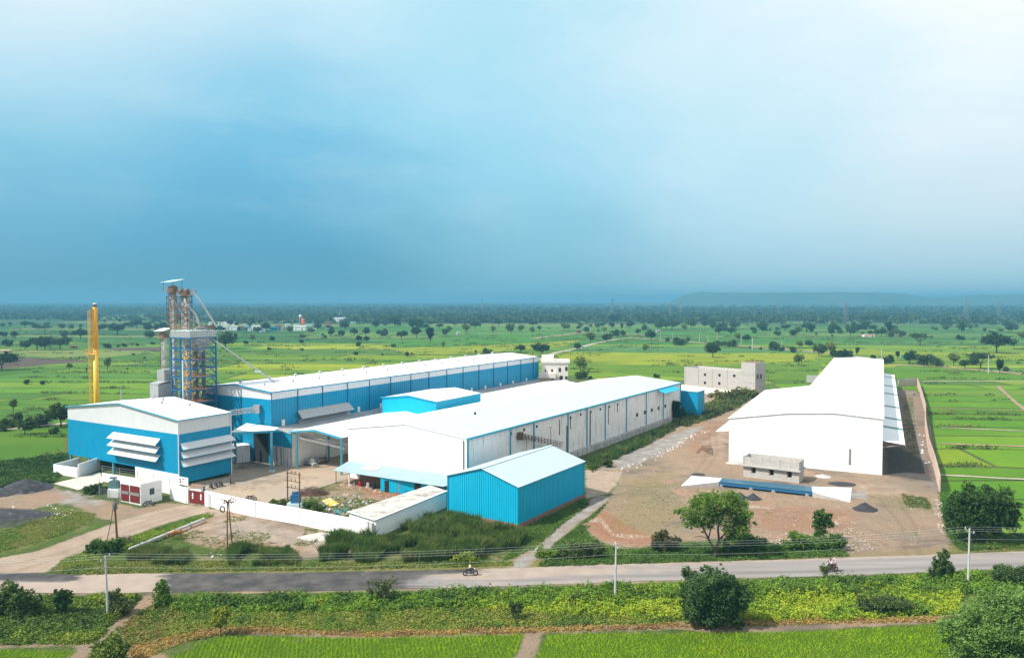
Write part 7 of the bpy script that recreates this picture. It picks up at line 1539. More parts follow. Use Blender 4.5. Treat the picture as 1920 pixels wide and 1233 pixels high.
def clumpy(L, seed):
    rn = random.Random(seed); out = [(x, y, z, a * .8, b * .8, c * .8) for x, y, z, a, b, c in L]
    for x, y, z, a, b, c in L:
        for _ in range(9):
            d = Vector((rn.gauss(0, 1), rn.gauss(0, 1), rn.gauss(0, 1) + .25)).normalized(); s = rn.uniform(.16, .44); out.append((x + d.x * a * 1.08, y + d.y * b * 1.08, max(.1, z + d.z * c * 1.05), a * s, b * s, c * s * 1.1))
    return out
def make_tree(name, label, cat, L, n, size, cols, trunk, seed, group=None, lm=LEAF, shell=.55):
    t = thing(name, label, cat, group=group); V, F, c = treemesh(L, n, size, cols, seed, shell); me = npmesh('crown', V, F, lm, c); o = link('crown', me, parent=t)
    if trunk: trunkmesh(trunk).obj('trunk', M['bark'], t)
    return t
def branchy(h, spread, r, k, seed, z0=0.3, lean=0):
    """trunk dividing into k limbs reaching into the crown"""
    rn = random.Random(seed); T = Vector((lean, 0, h * z0)); out = [((0, 0, -.2), tuple(T), r, r * .75)]
    for i in range(k):
        a = 6.28 * i / k + rn.random(); e = T + Vector((math.cos(a) * spread * .45, math.sin(a) * spread * .45, h * .25)); f = e + Vector((math.cos(a + .4) * spread * .35, math.sin(a + .4) * spread * .35, h * rn.uniform(.12, .3)))
        out += [(tuple(T), tuple(e), r * .55, r * .35), (tuple(e), tuple(f), r * .35, r * .12)]
        g_ = e + Vector((math.cos(a - .8) * spread * .3, math.sin(a - .8) * spread * .3, h * .2)); out.append((tuple(e), tuple(g_), r * .28, r * .1))
    return out
# unit tree kinds for the plain (about 10 m high), shared by the copies
KIND = {}
def blob(seed, k, R, H, z0, flat=1.0):
    rn = random.Random(seed); L = []
    for i in range(k): a = rn.random() * 6.28; r = rn.random() ** .5 * R * .62; L.append((math.cos(a) * r, math.sin(a) * r, z0 + (H - z0) * rn.uniform(.3, .8), R * rn.uniform(.34, .55), R * rn.uniform(.34, .55), (H - z0) * rn.uniform(.2, .34) * flat))
    return L
SPEC = {  # kind: (lobes, n, leaf, cols, trunk)
    'round': (blob(3, 9, 5.2, 10, 2.2), 2600, .62, G1, branchy(10, 4, .35, 4, 1)),
    'dome': (blob(8, 10, 5.8, 9.6, 1.6), 2600, .62, G2c, branchy(10, 4, .35, 5, 2, .22)),
    'wide': (blob(14, 12, 8.0, 9.5, 3.2, .9), 3000, .62, G1, branchy(9, 6, .4, 5, 3, .3)),
    'umbrella': (blob(21, 13, 9.0, 9.6, 6.0, .8), 2600, .6, G2c, branchy(9.5, 7.5, .4, 6, 4, .3)),
    'tall': (blob(33, 8, 3.4, 12, 2.5), 2200, .6, G1, branchy(11, 2.5, .3, 4, 5, .35)),
    'light': (blob(41, 8, 4.8, 10, 2.8), 1900, .6, ((.07, .12, .025), (.17, .22, .045)), branchy(10, 3.6, .25, 5, 6, .3)),
    'bush': (blob(55, 8, 7.5, 8, -.5), 1800, .8, G2c, None),
    'darkbush': (blob(57, 8, 7.5, 8, -.5), 1800, .8, G4, None),
    'ragged': ([(-2.5, 0, 7, 2, 2, 1.6), (2.2, .4, 8.2, 2.3, 2, 1.4), (0, 1, 9.2, 1.8, 1.8, 1.2), (3.4, -.5, 6, 1.6, 1.5, 1.2), (-3.6, .5, 5.4, 1.4, 1.4, 1.1), (.4, -.8, 6.2, 1.7, 1.6, 1.2)], 1700, .6, G3, branchy(9.5, 3.4, .25, 6, 8, .28)),
}
SZ = {'round': 10, 'dome': 10, 'wide': 9.6, 'umbrella': 9.8, 'tall': 12, 'light': 10, 'bush': 7.5, 'darkbush': 7.5, 'ragged': 10}
def kname(k): return 'bush' if 'bush' in k else 'tree'
def place_kind(k, loc, h, label, group, sx=1.0):
    s = h / SZ[k]; r = random.uniform(0, 6.28)
    if k not in KIND:
        L, n, sz, c, tr = SPEC[k]; t = make_tree(kname(k), label, kname(k), L, n, sz, c, tr, hash(k) % 1000 if 0 else len(KIND) + 11, lm=LEAFO); t.location = loc; t.rotation_euler = (0, 0, r); KIND[k] = t
    else: t = dup(KIND[k], loc, r)
    t.scale = (s * sx, s * sx, s); t['label'] = label
    if group: t['group'] = group
    elif 'group' in t: del t['group']
    return t
TR = []   # px, base row, height px, kind, label or None
def add(ox, oy, sc_, L):
    for e in L: TR.append((ox + e[0] / sc_, oy + e[1] / sc_, e[2] / sc_, e[3], e[4] if len(e) > 4 else None))
add(0, 560, 6.4, [(180, 475, 90, 'round'), (40, 450, 55, 'darkbush'), (90, 565, 75, 'darkbush'), (300, 605, 115, 'dome'), (445, 605, 160, 'wide', 'largest dark tree in the grove left of the yellow chimney'), (540, 605, 150, 'dome'), (720, 605, 150, 'wide', 'spreading dark tree at the right end of the grove left of the yellow chimney'), (600, 590, 140, 'round'), (535, 405, 85, 'umbrella'), (300, 345, 85, 'wide'), (440, 355, 50, 'darkbush'), (760, 470, 100, 'dome'), (970, 485, 135, 'wide', 'forked spreading tree touching the left of the yellow chimney'), (740, 370, 85, 'dome'), (970, 355, 50, 'round'), (690, 255, 42, 'round'), (860, 355, 50, 'bush'), (1412, 428, 140, 'wide', 'large V shaped spreading tree right of the yellow chimney'), (1240, 372, 80, 'dome'), (1640, 345, 100, 'wide'), (1510, 340, 60, 'wide'), (1570, 335, 50, 'bush'), (1762, 372, 64, 'round'), (1850, 278, 90, 'dome'), (1680, 280, 60, 'dome'), (1440, 285, 42, 'round'), (1255, 292, 44, 'round'), (1180, 295, 65, 'tall'), (1792, 484, 110, 'dome', 'dark tree just left of the small elevator of the grain tower'), (1290, 590, 52, 'darkbush'), (1490, 572, 38, 'darkbush'), (1415, 575, 30, 'bush'), (1580, 555, 30, 'tall'), (1650, 560, 32, 'bush'), (1830, 545, 34, 'bush'), (835, 860, 92, 'ragged', 'small thin crowned tree left of the yellow chimney in the paddies'), (1290, 858, 150, 'ragged', 'pale topped tree right of the yellow chimney in the paddies'), (22, 850, 225, 'wide', 'big dark tree cut by the left edge of the photo'), (322, 1018, 52, 'darkbush', 'left one of two round bushes on the paddy bund at left'), (510, 1022, 40, 'darkbush', 'right one of two round bushes on the paddy bund at left'), (90, 255, 50, 'round'), (180, 215, 42, 'round'), (300, 215, 36, 'bush'), (420, 212, 34, 'bush'), (30, 345, 56, 'round'), (120, 325, 45, 'round'), (620, 215, 44, 'bush'), (720, 205, 40, 'bush'), (1040, 870, 46, 'tall', 'thin shrub beside the foot of the chimney ladder'), (1730, 712, 22, 'bush'), (1600, 672, 20, 'darkbush'), (1530, 845, 22, 'bush')])
add(0, 640, 5.604, [(140, 735, 130, 'ragged', 'grey green tree at left between paddies and track'), (262, 968, 185, 'dome', 'dark round tree standing beside the track at left'), (640, 885, 265, 'dome', 'big brownish green tree touching the left end of the blue and white shed'), (400, 885, 110, 'darkbush', 'bush between the two dark trees by the track at left'), (30, 935, 70, 'bush', 'low bushes above the track at the left edge'), (90, 900, 100, 'bush', 'green bush left of the dark round tree by the track'), (190, 830, 90, 'bush', 'bush below the grey green tree at left'), (560, 960, 70, 'bush', 'pale green shrub below the track beside the blue and white shed'), (450, 860, 90, 'bush', 'shrub clump left of the big brownish green tree')])
add(380, 540, 3.692, [(160, 415, 125, 'dome', 'dark tree group right of the grain hopper'), (228, 372, 60, 'tall', 'narrow dark tree beside the dark tree group right of the hopper'), (345, 375, 55, 'ragged', 'small brownish tree below the village'), (300, 386, 22, 'darkbush'), (485, 360, 30, 'bush'), (685, 388, 36, 'round'), (695, 350, 32, 'wide'), (890, 335, 52, 'round'), (850, 343, 20, 'bush'), (960, 337, 52, 'dome'), (1075, 372, 46, 'round'), (1135, 372, 46, 'dome'), (1098, 368, 36, 'tall'), (1080, 400, 28, 'darkbush'), (1050, 325, 55, 'dome'), (1130, 332, 62, 'round'), (1250, 328, 46, 'bush'), (1215, 325, 40, 'dome'), (1375, 354, 62, 'wide'), (1480, 340, 76, 'round'), (1575, 380, 112, 'tall', 'tall leaning tree in front of the groves above the long shed'), (1665, 418, 50, 'ragged', 'small pale topped tree alone in the yellow paddies'), (1672, 330, 55, 'dome'), (1705, 312, 55, 'light'), (1742, 262, 38, 'wide'), (1638, 281, 38, 'wide'), (1455, 282, 78, 'dome'), (1330, 262, 68, 'wide'), (1280, 250, 58, 'umbrella'), (1200, 282, 62, 'round'), (1150, 222, 50, 'light'), (985, 288, 68, 'dome'), (860, 220, 52, 'dome'), (915, 215, 45, 'dome'), (605, 196, 42, 'dome'), (395, 250, 38, 'wide'), (440, 295, 66, 'dome'), (1820, 312, 72, 'light'), (1885, 285, 60, 'wide'), (1575, 226, 44, 'wide'), (1610, 222, 50, 'round'), (1360, 192, 44, 'wide'), (1180, 212, 60, 'dome'), (1100, 205, 46, 'round'), (1100, 222, 30, 'round'), (1430, 196, 32, 'round'), (1500, 200, 32, 'round'), (1890, 455, 28, 'tall', 'small dark shrub just above the long white roof'), (1060, 460, 22, 'darkbush'), (1415, 466, 24, 'darkbush'), (1450, 458, 14, 'bush'), (1245, 462, 14, 'bush'), (690, 430, 16, 'bush'), (460, 425, 20, 'bush'), (1320, 408, 22, 'darkbush'), (485, 228, 22, 'wide'), (540, 226, 16, 'bush'), (765, 222, 30, 'round'), (190, 222, 22, 'round'), (140, 220, 18, 'bush'), (1790, 214, 38, 'dome'), (1885, 215, 46, 'dome'), (1400, 325, 30, 'bush'), (1510, 272, 60, 'bush'), (1545, 282, 36, 'round'), (795, 285, 50, 'dome'), (75, 235, 24, 'wide'), (1300, 210, 50, 'round'), (1490, 158, 24, 'bush'), (1240, 200, 34, 'light'), (830, 325, 14, 'bush')])
add(900, 520, 3.692, [(285, 520, 58, 'wide', 'dark flat topped tree above the far end of the long white roof, left one'), (430, 542, 92, 'wide', 'dark spreading tree above the far end of the long white roof, right one'), (50, 532, 44, 'bush', 'grey green bush behind the ridge of the long white roof'), (765, 452, 78, 'light', 'pale round tree beside the bend of the country track'), (670, 502, 56, 'dome', 'dark tree at the lower end of the country track'), (880, 447, 68, 'dome', 'dark tree right of the pale tree on the country track'), (695, 652, 112, 'light', 'round crowned tree with a bare trunk beside the cream house'), (700, 702, 50, 'darkbush', 'grey bushes right of the cream house'), (760, 700, 22, 'bush', 'low hedge right of the grey bushes by the cream house'), (1145, 515, 60, 'light', 'pale round tree in the grey green field'), (1185, 432, 78, 'dome', 'dark round tree on the track left of the small hut'), (1612, 552, 106, 'round', 'dark lollipop shaped tree behind the unfinished office'), (1655, 472, 36, 'bush', 'bush right of the dark lollipop shaped tree'), (1232, 362, 66, 'dome'), (1330, 362, 66, 'wide'), (1412, 372, 58, 'light'), (1460, 350, 66, 'dome'), (1530, 312, 62, 'wide'), (1560, 345, 54, 'dome'), (1652, 392, 60, 'dome'), (1740, 393, 60, 'dome'), (1772, 355, 60, 'dome'), (1690, 382, 50, 'dome'), (1610, 342, 60, 'dome'), (1290, 356, 50, 'round'), (925, 312, 60, 'wide', 'wide dark tree at the foot of the pylon right of centre'), (800, 267, 36, 'dome'), (1085, 267, 50, 'dome'), (1265, 282, 40, 'round'), (1092, 392, 36, 'round'), (990, 412, 48, 'round'), (940, 402, 42, 'bush'), (130, 338, 52, 'wide'), (215, 388, 76, 'dome'), (285, 382, 60, 'light'), (90, 388, 60, 'light'), (580, 366, 56, 'light'), (610, 364, 46, 'light'), (365, 342, 46, 'wide'), (195, 282, 52, 'dome'), (240, 280, 40, 'dome'), (330, 272, 40, 'round'), (395, 267, 42, 'dome'), (495, 268, 50, 'dome'), (440, 262, 34, 'round'), (60, 276, 36, 'round'), (860, 382, 42, 'light'), (740, 372, 32, 'bush'), (680, 362, 30, 'round'), (610, 313, 26, 'wide'), (820, 385, 30, 'light'), (1300, 441, 28, 'bush'), (1370, 467, 50, 'bush'), (1440, 452, 44, 'light'), (1400, 460, 34, 'bush'), (1840, 441, 50, 'dome'), (1782, 440, 62, 'light'), (1740, 475, 46, 'bush'), (1700, 470, 30, 'bush'), (1220, 692, 28, 'bush', 'small bush in the far paddies above the big warehouse roof'), (982, 362, 46, 'tall'), (1020, 308, 26, 'light'), (505, 290, 36, 'light'), (360, 388, 50, 'light'), (410, 370, 40, 'light'), (30, 312, 22, 'darkbush'), (1170, 316, 22, 'bush'), (415, 310, 22, 'bush'), (1700, 300, 44, 'dome'), (1640, 290, 44, 'dome'), (1750, 298, 40, 'dome')])
add(1400, 520, 3.692, [(8, 442, 54, 'dome', 'dark tree at the right end of the long grove in the middle'), (185, 502, 56, 'bush'), (240, 508, 26, 'darkbush'), (365, 487, 54, 'light'), (430, 482, 54, 'dome'), (500, 542, 92, 'dome', 'dark full tree in the hedge behind the white warehouse, left'), (578, 532, 90, 'light', 'paler tree right of the dark full tree in the hedge'), (362, 607, 84, 'light', 'small tree with a visible trunk left of the far warehouse roof'), (320, 518, 38, 'darkbush'), (615, 545, 46, 'bush'), (650, 552, 50, 'bush'), (700, 552, 56, 'bush'), (765, 540, 60, 'tall'), (880, 562, 30, 'bush'), (975, 590, 54, 'bush', 'bush just behind the far right corner of the white warehouse roof'), (1045, 562, 54, 'tall', 'dark upright shrub behind the white warehouse'), (1130, 592, 96, 'dome', 'broad tree over the blue tarpaulin hut'), (1240, 602, 64, 'darkbush', 'brownish bush right of the tree over the blue tarpaulin hut'), (1320, 612, 52, 'darkbush', 'long low dark bush on the brown bund at right'), (1432, 607, 92, 'light', 'first pale tree on the brown bund at right'), (1510, 627, 68, 'dome', 'round dark bush between the two taller trees on the brown bund'), (1620, 627, 108, 'umbrella', 'flat topped tree with a bare trunk beside the white pole'), (1752, 662, 100, 'tall', 'dark upright tree on the bund right of the white pole'), (1790, 647, 32, 'bush', 'small bush at the foot of the dark upright tree'), (1730, 522, 144, 'wide', 'biggest dark spreading tree in the green fields at far right'), (1200, 470, 84, 'umbrella', 'flat topped umbrella tree in the green fields behind the warehouse'), (1075, 412, 50, 'dome', 'dark dome shaped bush right of the brown hut'), (985, 400, 96, 'tall', 'tall narrow tree above the long low farm shed'), (935, 402, 62, 'dome'), (895, 402, 50, 'dome'), (860, 392, 26, 'bush'), (1000, 410, 30, 'bush'), (605, 377, 64, 'dome', 'dark tree right of the nearest pylon, left of a pair'), (648, 387, 25, 'darkbush'), (718, 402, 82, 'dome', 'dark tree right of the nearest pylon, right of a pair'), (355, 397, 66, 'light'), (780, 352, 32, 'light'), (812, 318, 62, 'umbrella'), (592, 416, 26, 'light'), (1045, 332, 44, 'light'), (1350, 312, 36, 'light'), (1235, 312, 34, 'light'), (1490, 387, 74, 'tall', 'lone tall oval tree in the far right fields'), (1480, 432, 36, 'bush', 'conical bush below the lone tall oval tree'), (1648, 372, 22, 'darkbush'), (1690, 380, 16, 'bush'), (1285, 362, 26, 'tall'), (1310, 362, 18, 'bush'), (1380, 357, 20, 'bush'), (410, 306, 38, 'light'), (120, 334, 38, 'dome'), (245, 332, 36, 'light'), (160, 322, 28, 'round'), (80, 335, 30, 'light'), (55, 383, 22, 'bush'), (212, 364, 22, 'bush'), (130, 368, 24, 'bush'), (160, 368, 18, 'bush'), (480, 396, 14, 'bush'), (1905, 435, 68, 'light', 'tree cut by the right edge of the photo in the far fields'), (1758, 378, 24, 'wide'), (1585, 342, 18, 'bush'), (1170, 308, 52, 'light'), (1350, 245, 28, 'round'), (1602, 252, 24, 'round'), (640, 312, 22, 'bush'), (680, 315, 22, 'bush'), (745, 328, 26, 'bush'), (415, 385, 26, 'tall'), (450, 372, 18, 'bush'), (800, 392, 18, 'bush'), (20, 490, 16, 'bush'), (100, 498, 18, 'bush'), (1560, 600, 60, 'bush', 'low green bush left of the flat topped tree beside the white pole'), (1475, 315, 18, 'bush')])
print('trees', len(TR))
KD = {'round': 'round dark tree', 'dome': 'full crowned dark tree', 'wide': 'broad dark tree', 'umbrella': 'flat topped tree', 'tall': 'narrow upright tree', 'light': 'pale green tree', 'bush': 'low green bush', 'darkbush': 'dark low bush', 'ragged': 'thin crowned tree'}
def zone(px, py):
    if px < 330: return 'in the fields left of the grain tower' if py > 615 else 'in the hazy groves left of the grain tower'
    if px < 640: return 'around the village' if py < 625 else 'in the paddies below the village'
    if px < 930: return 'in the groves right of the village' if py < 632 else 'in the yellow green paddies above the long shed'
    if px < 1180: return 'along the groves and track in the middle distance' if py > 596 else 'in the hazy band around the pylon right of centre'
    if px < 1400: return 'in the central grove below the two close pylons' if py < 632 else 'beside the poles behind the unfinished office'
    if px < 1650: return 'in the far fields around the nearest pylon' if py < 640 else 'in the hedge behind the white warehouse'
    return 'in the far fields at right' if py < 640 else 'on the brown bund at far right'
for px, py, h, k, lab in TR:
    p = g(px, py); p.z = -.22; H = h / 1420 * math.hypot(p.y, CAMH); L = lab or (KD[k] + ' ' + zone(px, py)); place_kind(k, p, H, L, None if lab else KD[k] + 's ' + zone(px, py), random.uniform(.85, 1.12) if not lab else 1.0)

# scattered trees of the middle distance, in loose lines and clumps
for i in range(84):
    D = 720 * (1300 / 720) ** random.random(); X = random.uniform(-.7, .7) * D
    if float(vnoise(X, D, 120)) < .38: continue
    k = random.choice(['dome', 'round', 'wide', 'bush', 'dome', 'light', 'darkbush']); a = 'in the hazy fields far beyond the grain tower' if X < -.2 * D else ('in the hazy fields beyond the sheds' if X < .25 * D else 'in the hazy fields beyond the white warehouse')
    for j in range(random.choice((1, 1, 2, 3))): place_kind(k, (X + random.gauss(0, 9) * (j > 0) + j * 9, D + random.gauss(0, 6) * (j > 0), -.22), random.uniform(5, 10) * (.6 if 'bush' in k else 1), 'small ' + KD[k] + ' ' + a, 'small ' + KD[k] + 's ' + a, random.uniform(.9, 1.3))
# ---- nearer trees, each its own crown
def near_tree(name, label, px, py, L, n, size, cols, trunk, seed, rot=0, shell=.5, z=0):
    t = make_tree(name, label, name, clumpy(L, seed), n, size, cols, trunk, seed, shell=shell); p = g(px, py); p.z = z; t.location = p; t.rotation_euler = (0, 0, rot); return t
rn = random.Random(4)
def limb(pts, r0, r1):
    n = len(pts) - 1; return [(pts[i], pts[i + 1], r0 + (r1 - r0) * i / n, r0 + (r1 - r0) * (i + 1) / n) for i in range(n)]
tk = limb([(0, 0, -.2), (0, 0, 1.0), (-.9, .1, 2.6), (-1.7, .2, 4.2), (-2.4, 0, 6.2)], .22, .06) + limb([(0, 0, .9), (.5, .1, 2.4), (.3, 0, 4.0), (1.0, -.2, 6.0), (1.3, 0, 7.4)], .2, .06) + limb([(.5, .1, 2.4), (1.6, .2, 3.6), (2.8, .3, 4.6)], .12, .04) + limb([(-1.7, .2, 4.2), (-3.0, .3, 5.0), (-3.8, 0, 5.6)], .09, .03) + limb([(-.9, .1, 2.6), (-.3, .5, 4.6), (-.6, .4, 6.8)], .1, .04) + limb([(-.9, .1, 2.6), (-2.0, .3, 2.9), (-2.8, .3, 2.7)], .06, .02)
near_tree('tree', 'feathery light green tree with two dark stems on the verge above the road', 1341, 1046, [(-2.6, 0, 6.0, 2.2, 2, 1.3), (-1.0, 0, 7.2, 2.2, 2, 1.4), (.9, 0, 7.6, 2.0, 2, 1.3), (2.6, 0, 6.6, 2.1, 2, 1.4), (1.4, .2, 5.2, 2.4, 1.8, 1.6), (-3.4, 0, 4.9, 1.3, 1.3, .9), (3.6, 0, 5.2, 1.3, 1.3, 1.1), (2.9, .1, 3.8, 1.7, 1.5, 1.1), (-1.9, 0, 4.7, 1.5, 1.3, .9), (2.3, .2, 2.6, 1.2, 1.2, .8)], 22000, .17, ((.06, .13, .022), (.14, .23, .035)), tk, 5, shell=.4)
near_tree('bush', 'dense green bush at the foot of the feathery two stemmed tree', 1392, 1032, [(0, 0, 1.0, 2.6, 1.2, 1.3), (1.4, 0, .8, 1.8, 1.1, 1.1), (-1.6, 0, .6, 1.4, 1, .8)], 9000, .18, ((.03, .08, .016), (.07, .15, .03)), None, 6)
near_tree('tree', 'small two clump green sapling in loose soil above the road', 1539, 1014, [(-.2, 0, 1.6, .9, .8, 1.0), (-.1, 0, 3.3, .9, .8, 1.0), (.9, 0, 2.9, .8, .7, .8), (1.4, 0, 2.4, .5, .5, .4), (-.7, 0, 2.4, .5, .5, .5), (.1, 0, 4.0, .6, .5, .5)], 6500, .17, ((.03, .085, .018), (.08, .17, .03)), branchy(4, 1.6, .1, 4, 9, .25), 7, shell=.35)
near_tree('bush', 'round green bush below the small two clump sapling', 1550, 1030, [(0, 0, .9, 1.9, 1.1, 1.1), (-1.6, 0, .7, 1.3, 1, .8), (1.5, .1, .7, 1.1, .8, .8)], 8000, .17, ((.035, .09, .018), (.09, .18, .03)), None, 8)
near_tree('bush', 'bright green bush between the feathery tree and the small sapling', 1497, 1030, [(0, 0, 1.2, 1.4, 1, 1.4), (1.2, 0, .7, 1.6, 1, .9), (-1.4, 0, .6, 1.2, 1, .7)], 7000, .17, ((.05, .12, .02), (.13, .22, .03)), None, 9)
near_tree('tree', 'large round dark tree beside the paddy at right above the road', 1838, 1016, [(0, 0, 4.4, 3.4, 3, 2.8), (-2.6, 0, 4.2, 2.4, 2.2, 2.2), (2.8, 0, 4.2, 2.3, 2.2, 2.4), (-1.0, 0, 6.2, 2.3, 2, 1.5), (1.6, 0, 6.0, 2.2, 2, 1.5), (-3.9, 0, 3.0, 1.2, 1.2, 1.3), (3.9, 0, 3.1, 1.2, 1.3, 1.5), (.4, 0, 2.6, 2.6, 1.8, 1.2)], 34000, .2, ((.016, .045, .011), (.05, .105, .022)), branchy(5, 3, .35, 5, 12, .22), 10, shell=.6)
near_tree('tree', 'dark ragged shrub on the lower edge of the road at right', 1766, 1087, [(0, 0, 1.5, 1.1, .9, 1.3), (.2, 0, 2.8, .6, .6, .8), (-.7, 0, 2.1, .6, .5, .5), (.8, 0, 1.6, .6, .6, .7)], 6500, .16, ((.03, .065, .02), (.08, .13, .035)), branchy(3, 1, .09, 3, 14, .2), 11, shell=.4)
near_tree('tree', 'big dark green tree crown below the road in the right half foreground', 1336, 1174, [(0, 0, 2.8, 2.9, 2.3, 2.4), (-1.5, 0, 4.6, 1.7, 1.6, 1.3), (.3, 0, 5.1, 1.6, 1.5, 1.1), (1.8, 0, 3.9, 1.6, 1.5, 1.2), (2.4, 0, 2.0, 1.4, 1.3, 1.6), (-2.1, 0, 1.6, 1.2, 1.3, 1.3), (.4, 0, 1.3, 2.4, 1.7, 1.2), (-2.2, 0, 3.3, 1.1, 1, 1.0)], 28000, .17, ((.025, .06, .02), (.065, .125, .04)), branchy(4, 2.4, .25, 5, 15, .22), 12, shell=.6)
near_tree('tree', 'pale green spreading tree filling the bottom right corner', 1872, 1262, [(0, 0, 3.6, 3.4, 2.6, 2.2), (-2.6, 0, 3.0, 2.2, 2, 1.9), (2.8, 0, 4.0, 2.6, 2.2, 2.2), (-.8, .6, 5.6, 2.4, 2, 1.2), (2.2, .6, 6.3, 2.6, 2, 1.2), (-3.6, -.2, 1.8, 1.3, 1.3, 1.2), (.8, -.6, 1.8, 2.6, 1.8, 1.4), (5, 0, 4, 2, 2, 2)], 46000, .16, ((.055, .125, .03), (.14, .245, .06)), branchy(5, 3.4, .25, 6, 16, .25), 13, shell=.5)
near_tree('tree', 'thin grey twiggy bush against the road left of centre', 717, 1127, [(0, 0, 1.6, 1.5, 1.0, .9), (-.9, 0, 2.2, .8, .7, .5), (.9, 0, 2.3, .9, .7, .5), (.3, 0, .9, .9, .7, .7)], 2600, .13, ((.06, .085, .04), (.12, .15, .07)), branchy(2.4, 1.6, .08, 6, 17, .25), 14, shell=.2)
near_tree('bush', 'green vine covered stump at the lower road edge at left', 304, 1137, [(0, 0, 1.1, .75, .6, 1.0), (-.1, 0, 2.1, .7, .6, .7), (.25, 0, .5, .9, .7, .6)], 5200, .15, ((.05, .12, .018), (.13, .22, .03)), None, 15, shell=.7)
near_tree('bush', 'dark green bushes at the left edge below the road', 35, 1156, [(-1, 0, 1.6, 1.9, 1.4, 1.6), (1.2, 0, 1.3, 1.2, 1, 1.2), (-2.6, 0, 1.9, 1.5, 1.2, 1.5), (.2, 0, 2.4, .9, .8, .7)], 11000, .17, ((.03, .07, .018), (.09, .14, .03)), None, 16)
near_tree('bush', 'dark leafy sapling left of the grey cement pole', 116, 1152, [(0, 0, 1.2, .8, .7, 1.1), (.5, 0, 2.2, .6, .5, .6), (-.5, 0, 2.0, .5, .5, .6)], 4600, .17, ((.02, .06, .015), (.06, .12, .03)), branchy(2.6, 1, .06, 3, 19, .25), 17, shell=.4)
near_tree('bush', 'greyish shrub just right of the grey cement pole', 222, 1152, [(0, 0, 1.0, 1.4, 1, 1.0), (-.5, 0, 2.0, .6, .6, .9), (.9, 0, .9, .9, .8, .7)], 7000, .15, ((.05, .08, .028), (.11, .14, .05)), None, 18, shell=.45)
near_tree('tree', 'small yellow green sapling by the lower paddy edge', 414, 1192, [(0, 0, 2.0, .85, .7, .7), (-.4, 0, 1.3, .6, .5, .4), (.4, 0, 2.6, .5, .5, .4)], 3000, .15, ((.10, .16, .02), (.24, .27, .03)), branchy(2.6, 1, .06, 4, 21, .3), 19, shell=.3)
near_tree('bush', 'bright leafy bush at the bottom edge near the footpath', 206, 1246, [(0, 0, 1.1, 1.6, 1.2, 1.1), (.9, 0, 1.6, .9, .8, .7), (-.8, 0, 1.4, .9, .8, .7)], 9000, .17, ((.05, .10, .018), (.14, .20, .035)), None, 20)
near_tree('bush', 'brownish twiggy bush on the verge left of the feathery tree', 1246, 1034, [(0, 0, 1.3, 1.5, 1.1, 1.2), (-1.0, 0, 1.6, .9, .8, .8), (1.2, 0, 1.3, 1.0, .8, .8)], 6500, .15, ((.04, .05, .022), (.10, .10, .05)), branchy(2.5, 1.8, .07, 5, 22, .2), 21, shell=.4)
near_tree('bush', 'dark bushes on the verge between the gravel path and the brownish bush', 1085, 1046, [(0, 0, .9, 1.6, .9, .9), (2.0, 0, 1.2, 1.1, .8, 1.0), (-1.8, 0, .7, 1.3, .8, .7)], 7500, .16, ((.03, .055, .018), (.10, .14, .035)), None, 22, shell=.5)
near_tree('bush', 'bright weeds at the corner of the gravel path and the road', 1025, 1046, [(0, 0, .6, 1.1, .7, .7), (-.8, 0, 1.0, .6, .5, .6)], 3200, .16, ((.07, .15, .02), (.18, .27, .03)), None, 23)
near_tree('tree', 'dark tree leaning on the far end of the stained warehouse wall', 1265, 787, [(0, 0, 2.8, 1.9, 1.6, 2.2), (-.3, 0, 4.4, 1.4, 1.2, 1.2), (1.0, 0, 2.0, 1.4, 1.2, 1.6)], 6500, .3, ((.012, .035, .010), (.035, .075, .018)), branchy(4, 1.4, .15, 3, 24, .2), 24, shell=.6)
near_tree('bush', 'round grey green shrub on the stony ground by the retaining wall', 1141, 876, [(0, 0, .9, 1.0, .8, .9)], 2200, .18, ((.035, .065, .018), (.08, .12, .03)), None, 25)
near_tree('bush', 'green shrub in front of the double pole in the littered yard', 588, 962, [(0, 0, 1.2, 1.5, 1.0, 1.2), (-.8, 0, .8, 1.0, .8, .8), (.8, 0, .7, .9, .8, .7)], 6500, .15, ((.05, .10, .02), (.13, .20, .035)), None, 26)
near_tree('bush', 'low green shrubs at the left end of the littered yard', 514, 948, [(0, 0, .5, 1.2, .8, .5), (1.8, .1, .5, 1.0, .8, .5)], 3200, .15, ((.04, .08, .018), (.10, .15, .03)), None, 27)
near_tree('bush', 'green shrubs between the concrete ramp and the transformer pen', 172, 925, [(0, 0, .7, 1.7, 1.0, .8), (1.3, 0, .6, 1.2, .8, .7)], 5000, .17, ((.025, .06, .014), (.06, .12, .025)), None, 28)
near_tree('bush', 'leafy clump at the foot of the rusty roadside pole', 200, 1036, [(0, 0, .8, 1.9, 1.1, .9), (1.0, 0, 1.0, 1.0, .8, .9), (-1.5, 0, .5, 1.2, .8, .6)], 8000, .17, ((.03, .085, .016), (.08, .16, .03)), None, 29)
near_tree('bush', 'yellow green creeper patch beside the gravel path corner above the motorcycle', 880, 1056, [(0, 0, .6, 1.6, .7, .7), (-1.4, 0, .5, 1.0, .6, .5)], 3600, .17, ((.09, .16, .02), (.24, .30, .04)), None, 30)
near_tree('bush', 'grey green thicket in the weed strip below the riders at right', 1660, 1146, [(0, 0, .8, 2.2, 1.3, .9), (-1.8, 0, .7, 1.4, 1, .8), (1.8, 0, .7, 1.5, 1, .8)], 9000, .15, ((.04, .08, .025), (.10, .15, .05)), None, 31)
near_tree('bush', 'dark shrub at the right edge below the road', 1898, 1096, [(0, 0, 1.1, 2.0, 1.3, 1.1), (1.6, 0, .9, 1.4, 1, .9), (-1.2, .2, .9, 1.2, 1, .8)], 9000, .16, ((.025, .06, .018), (.07, .12, .035)), None, 32)
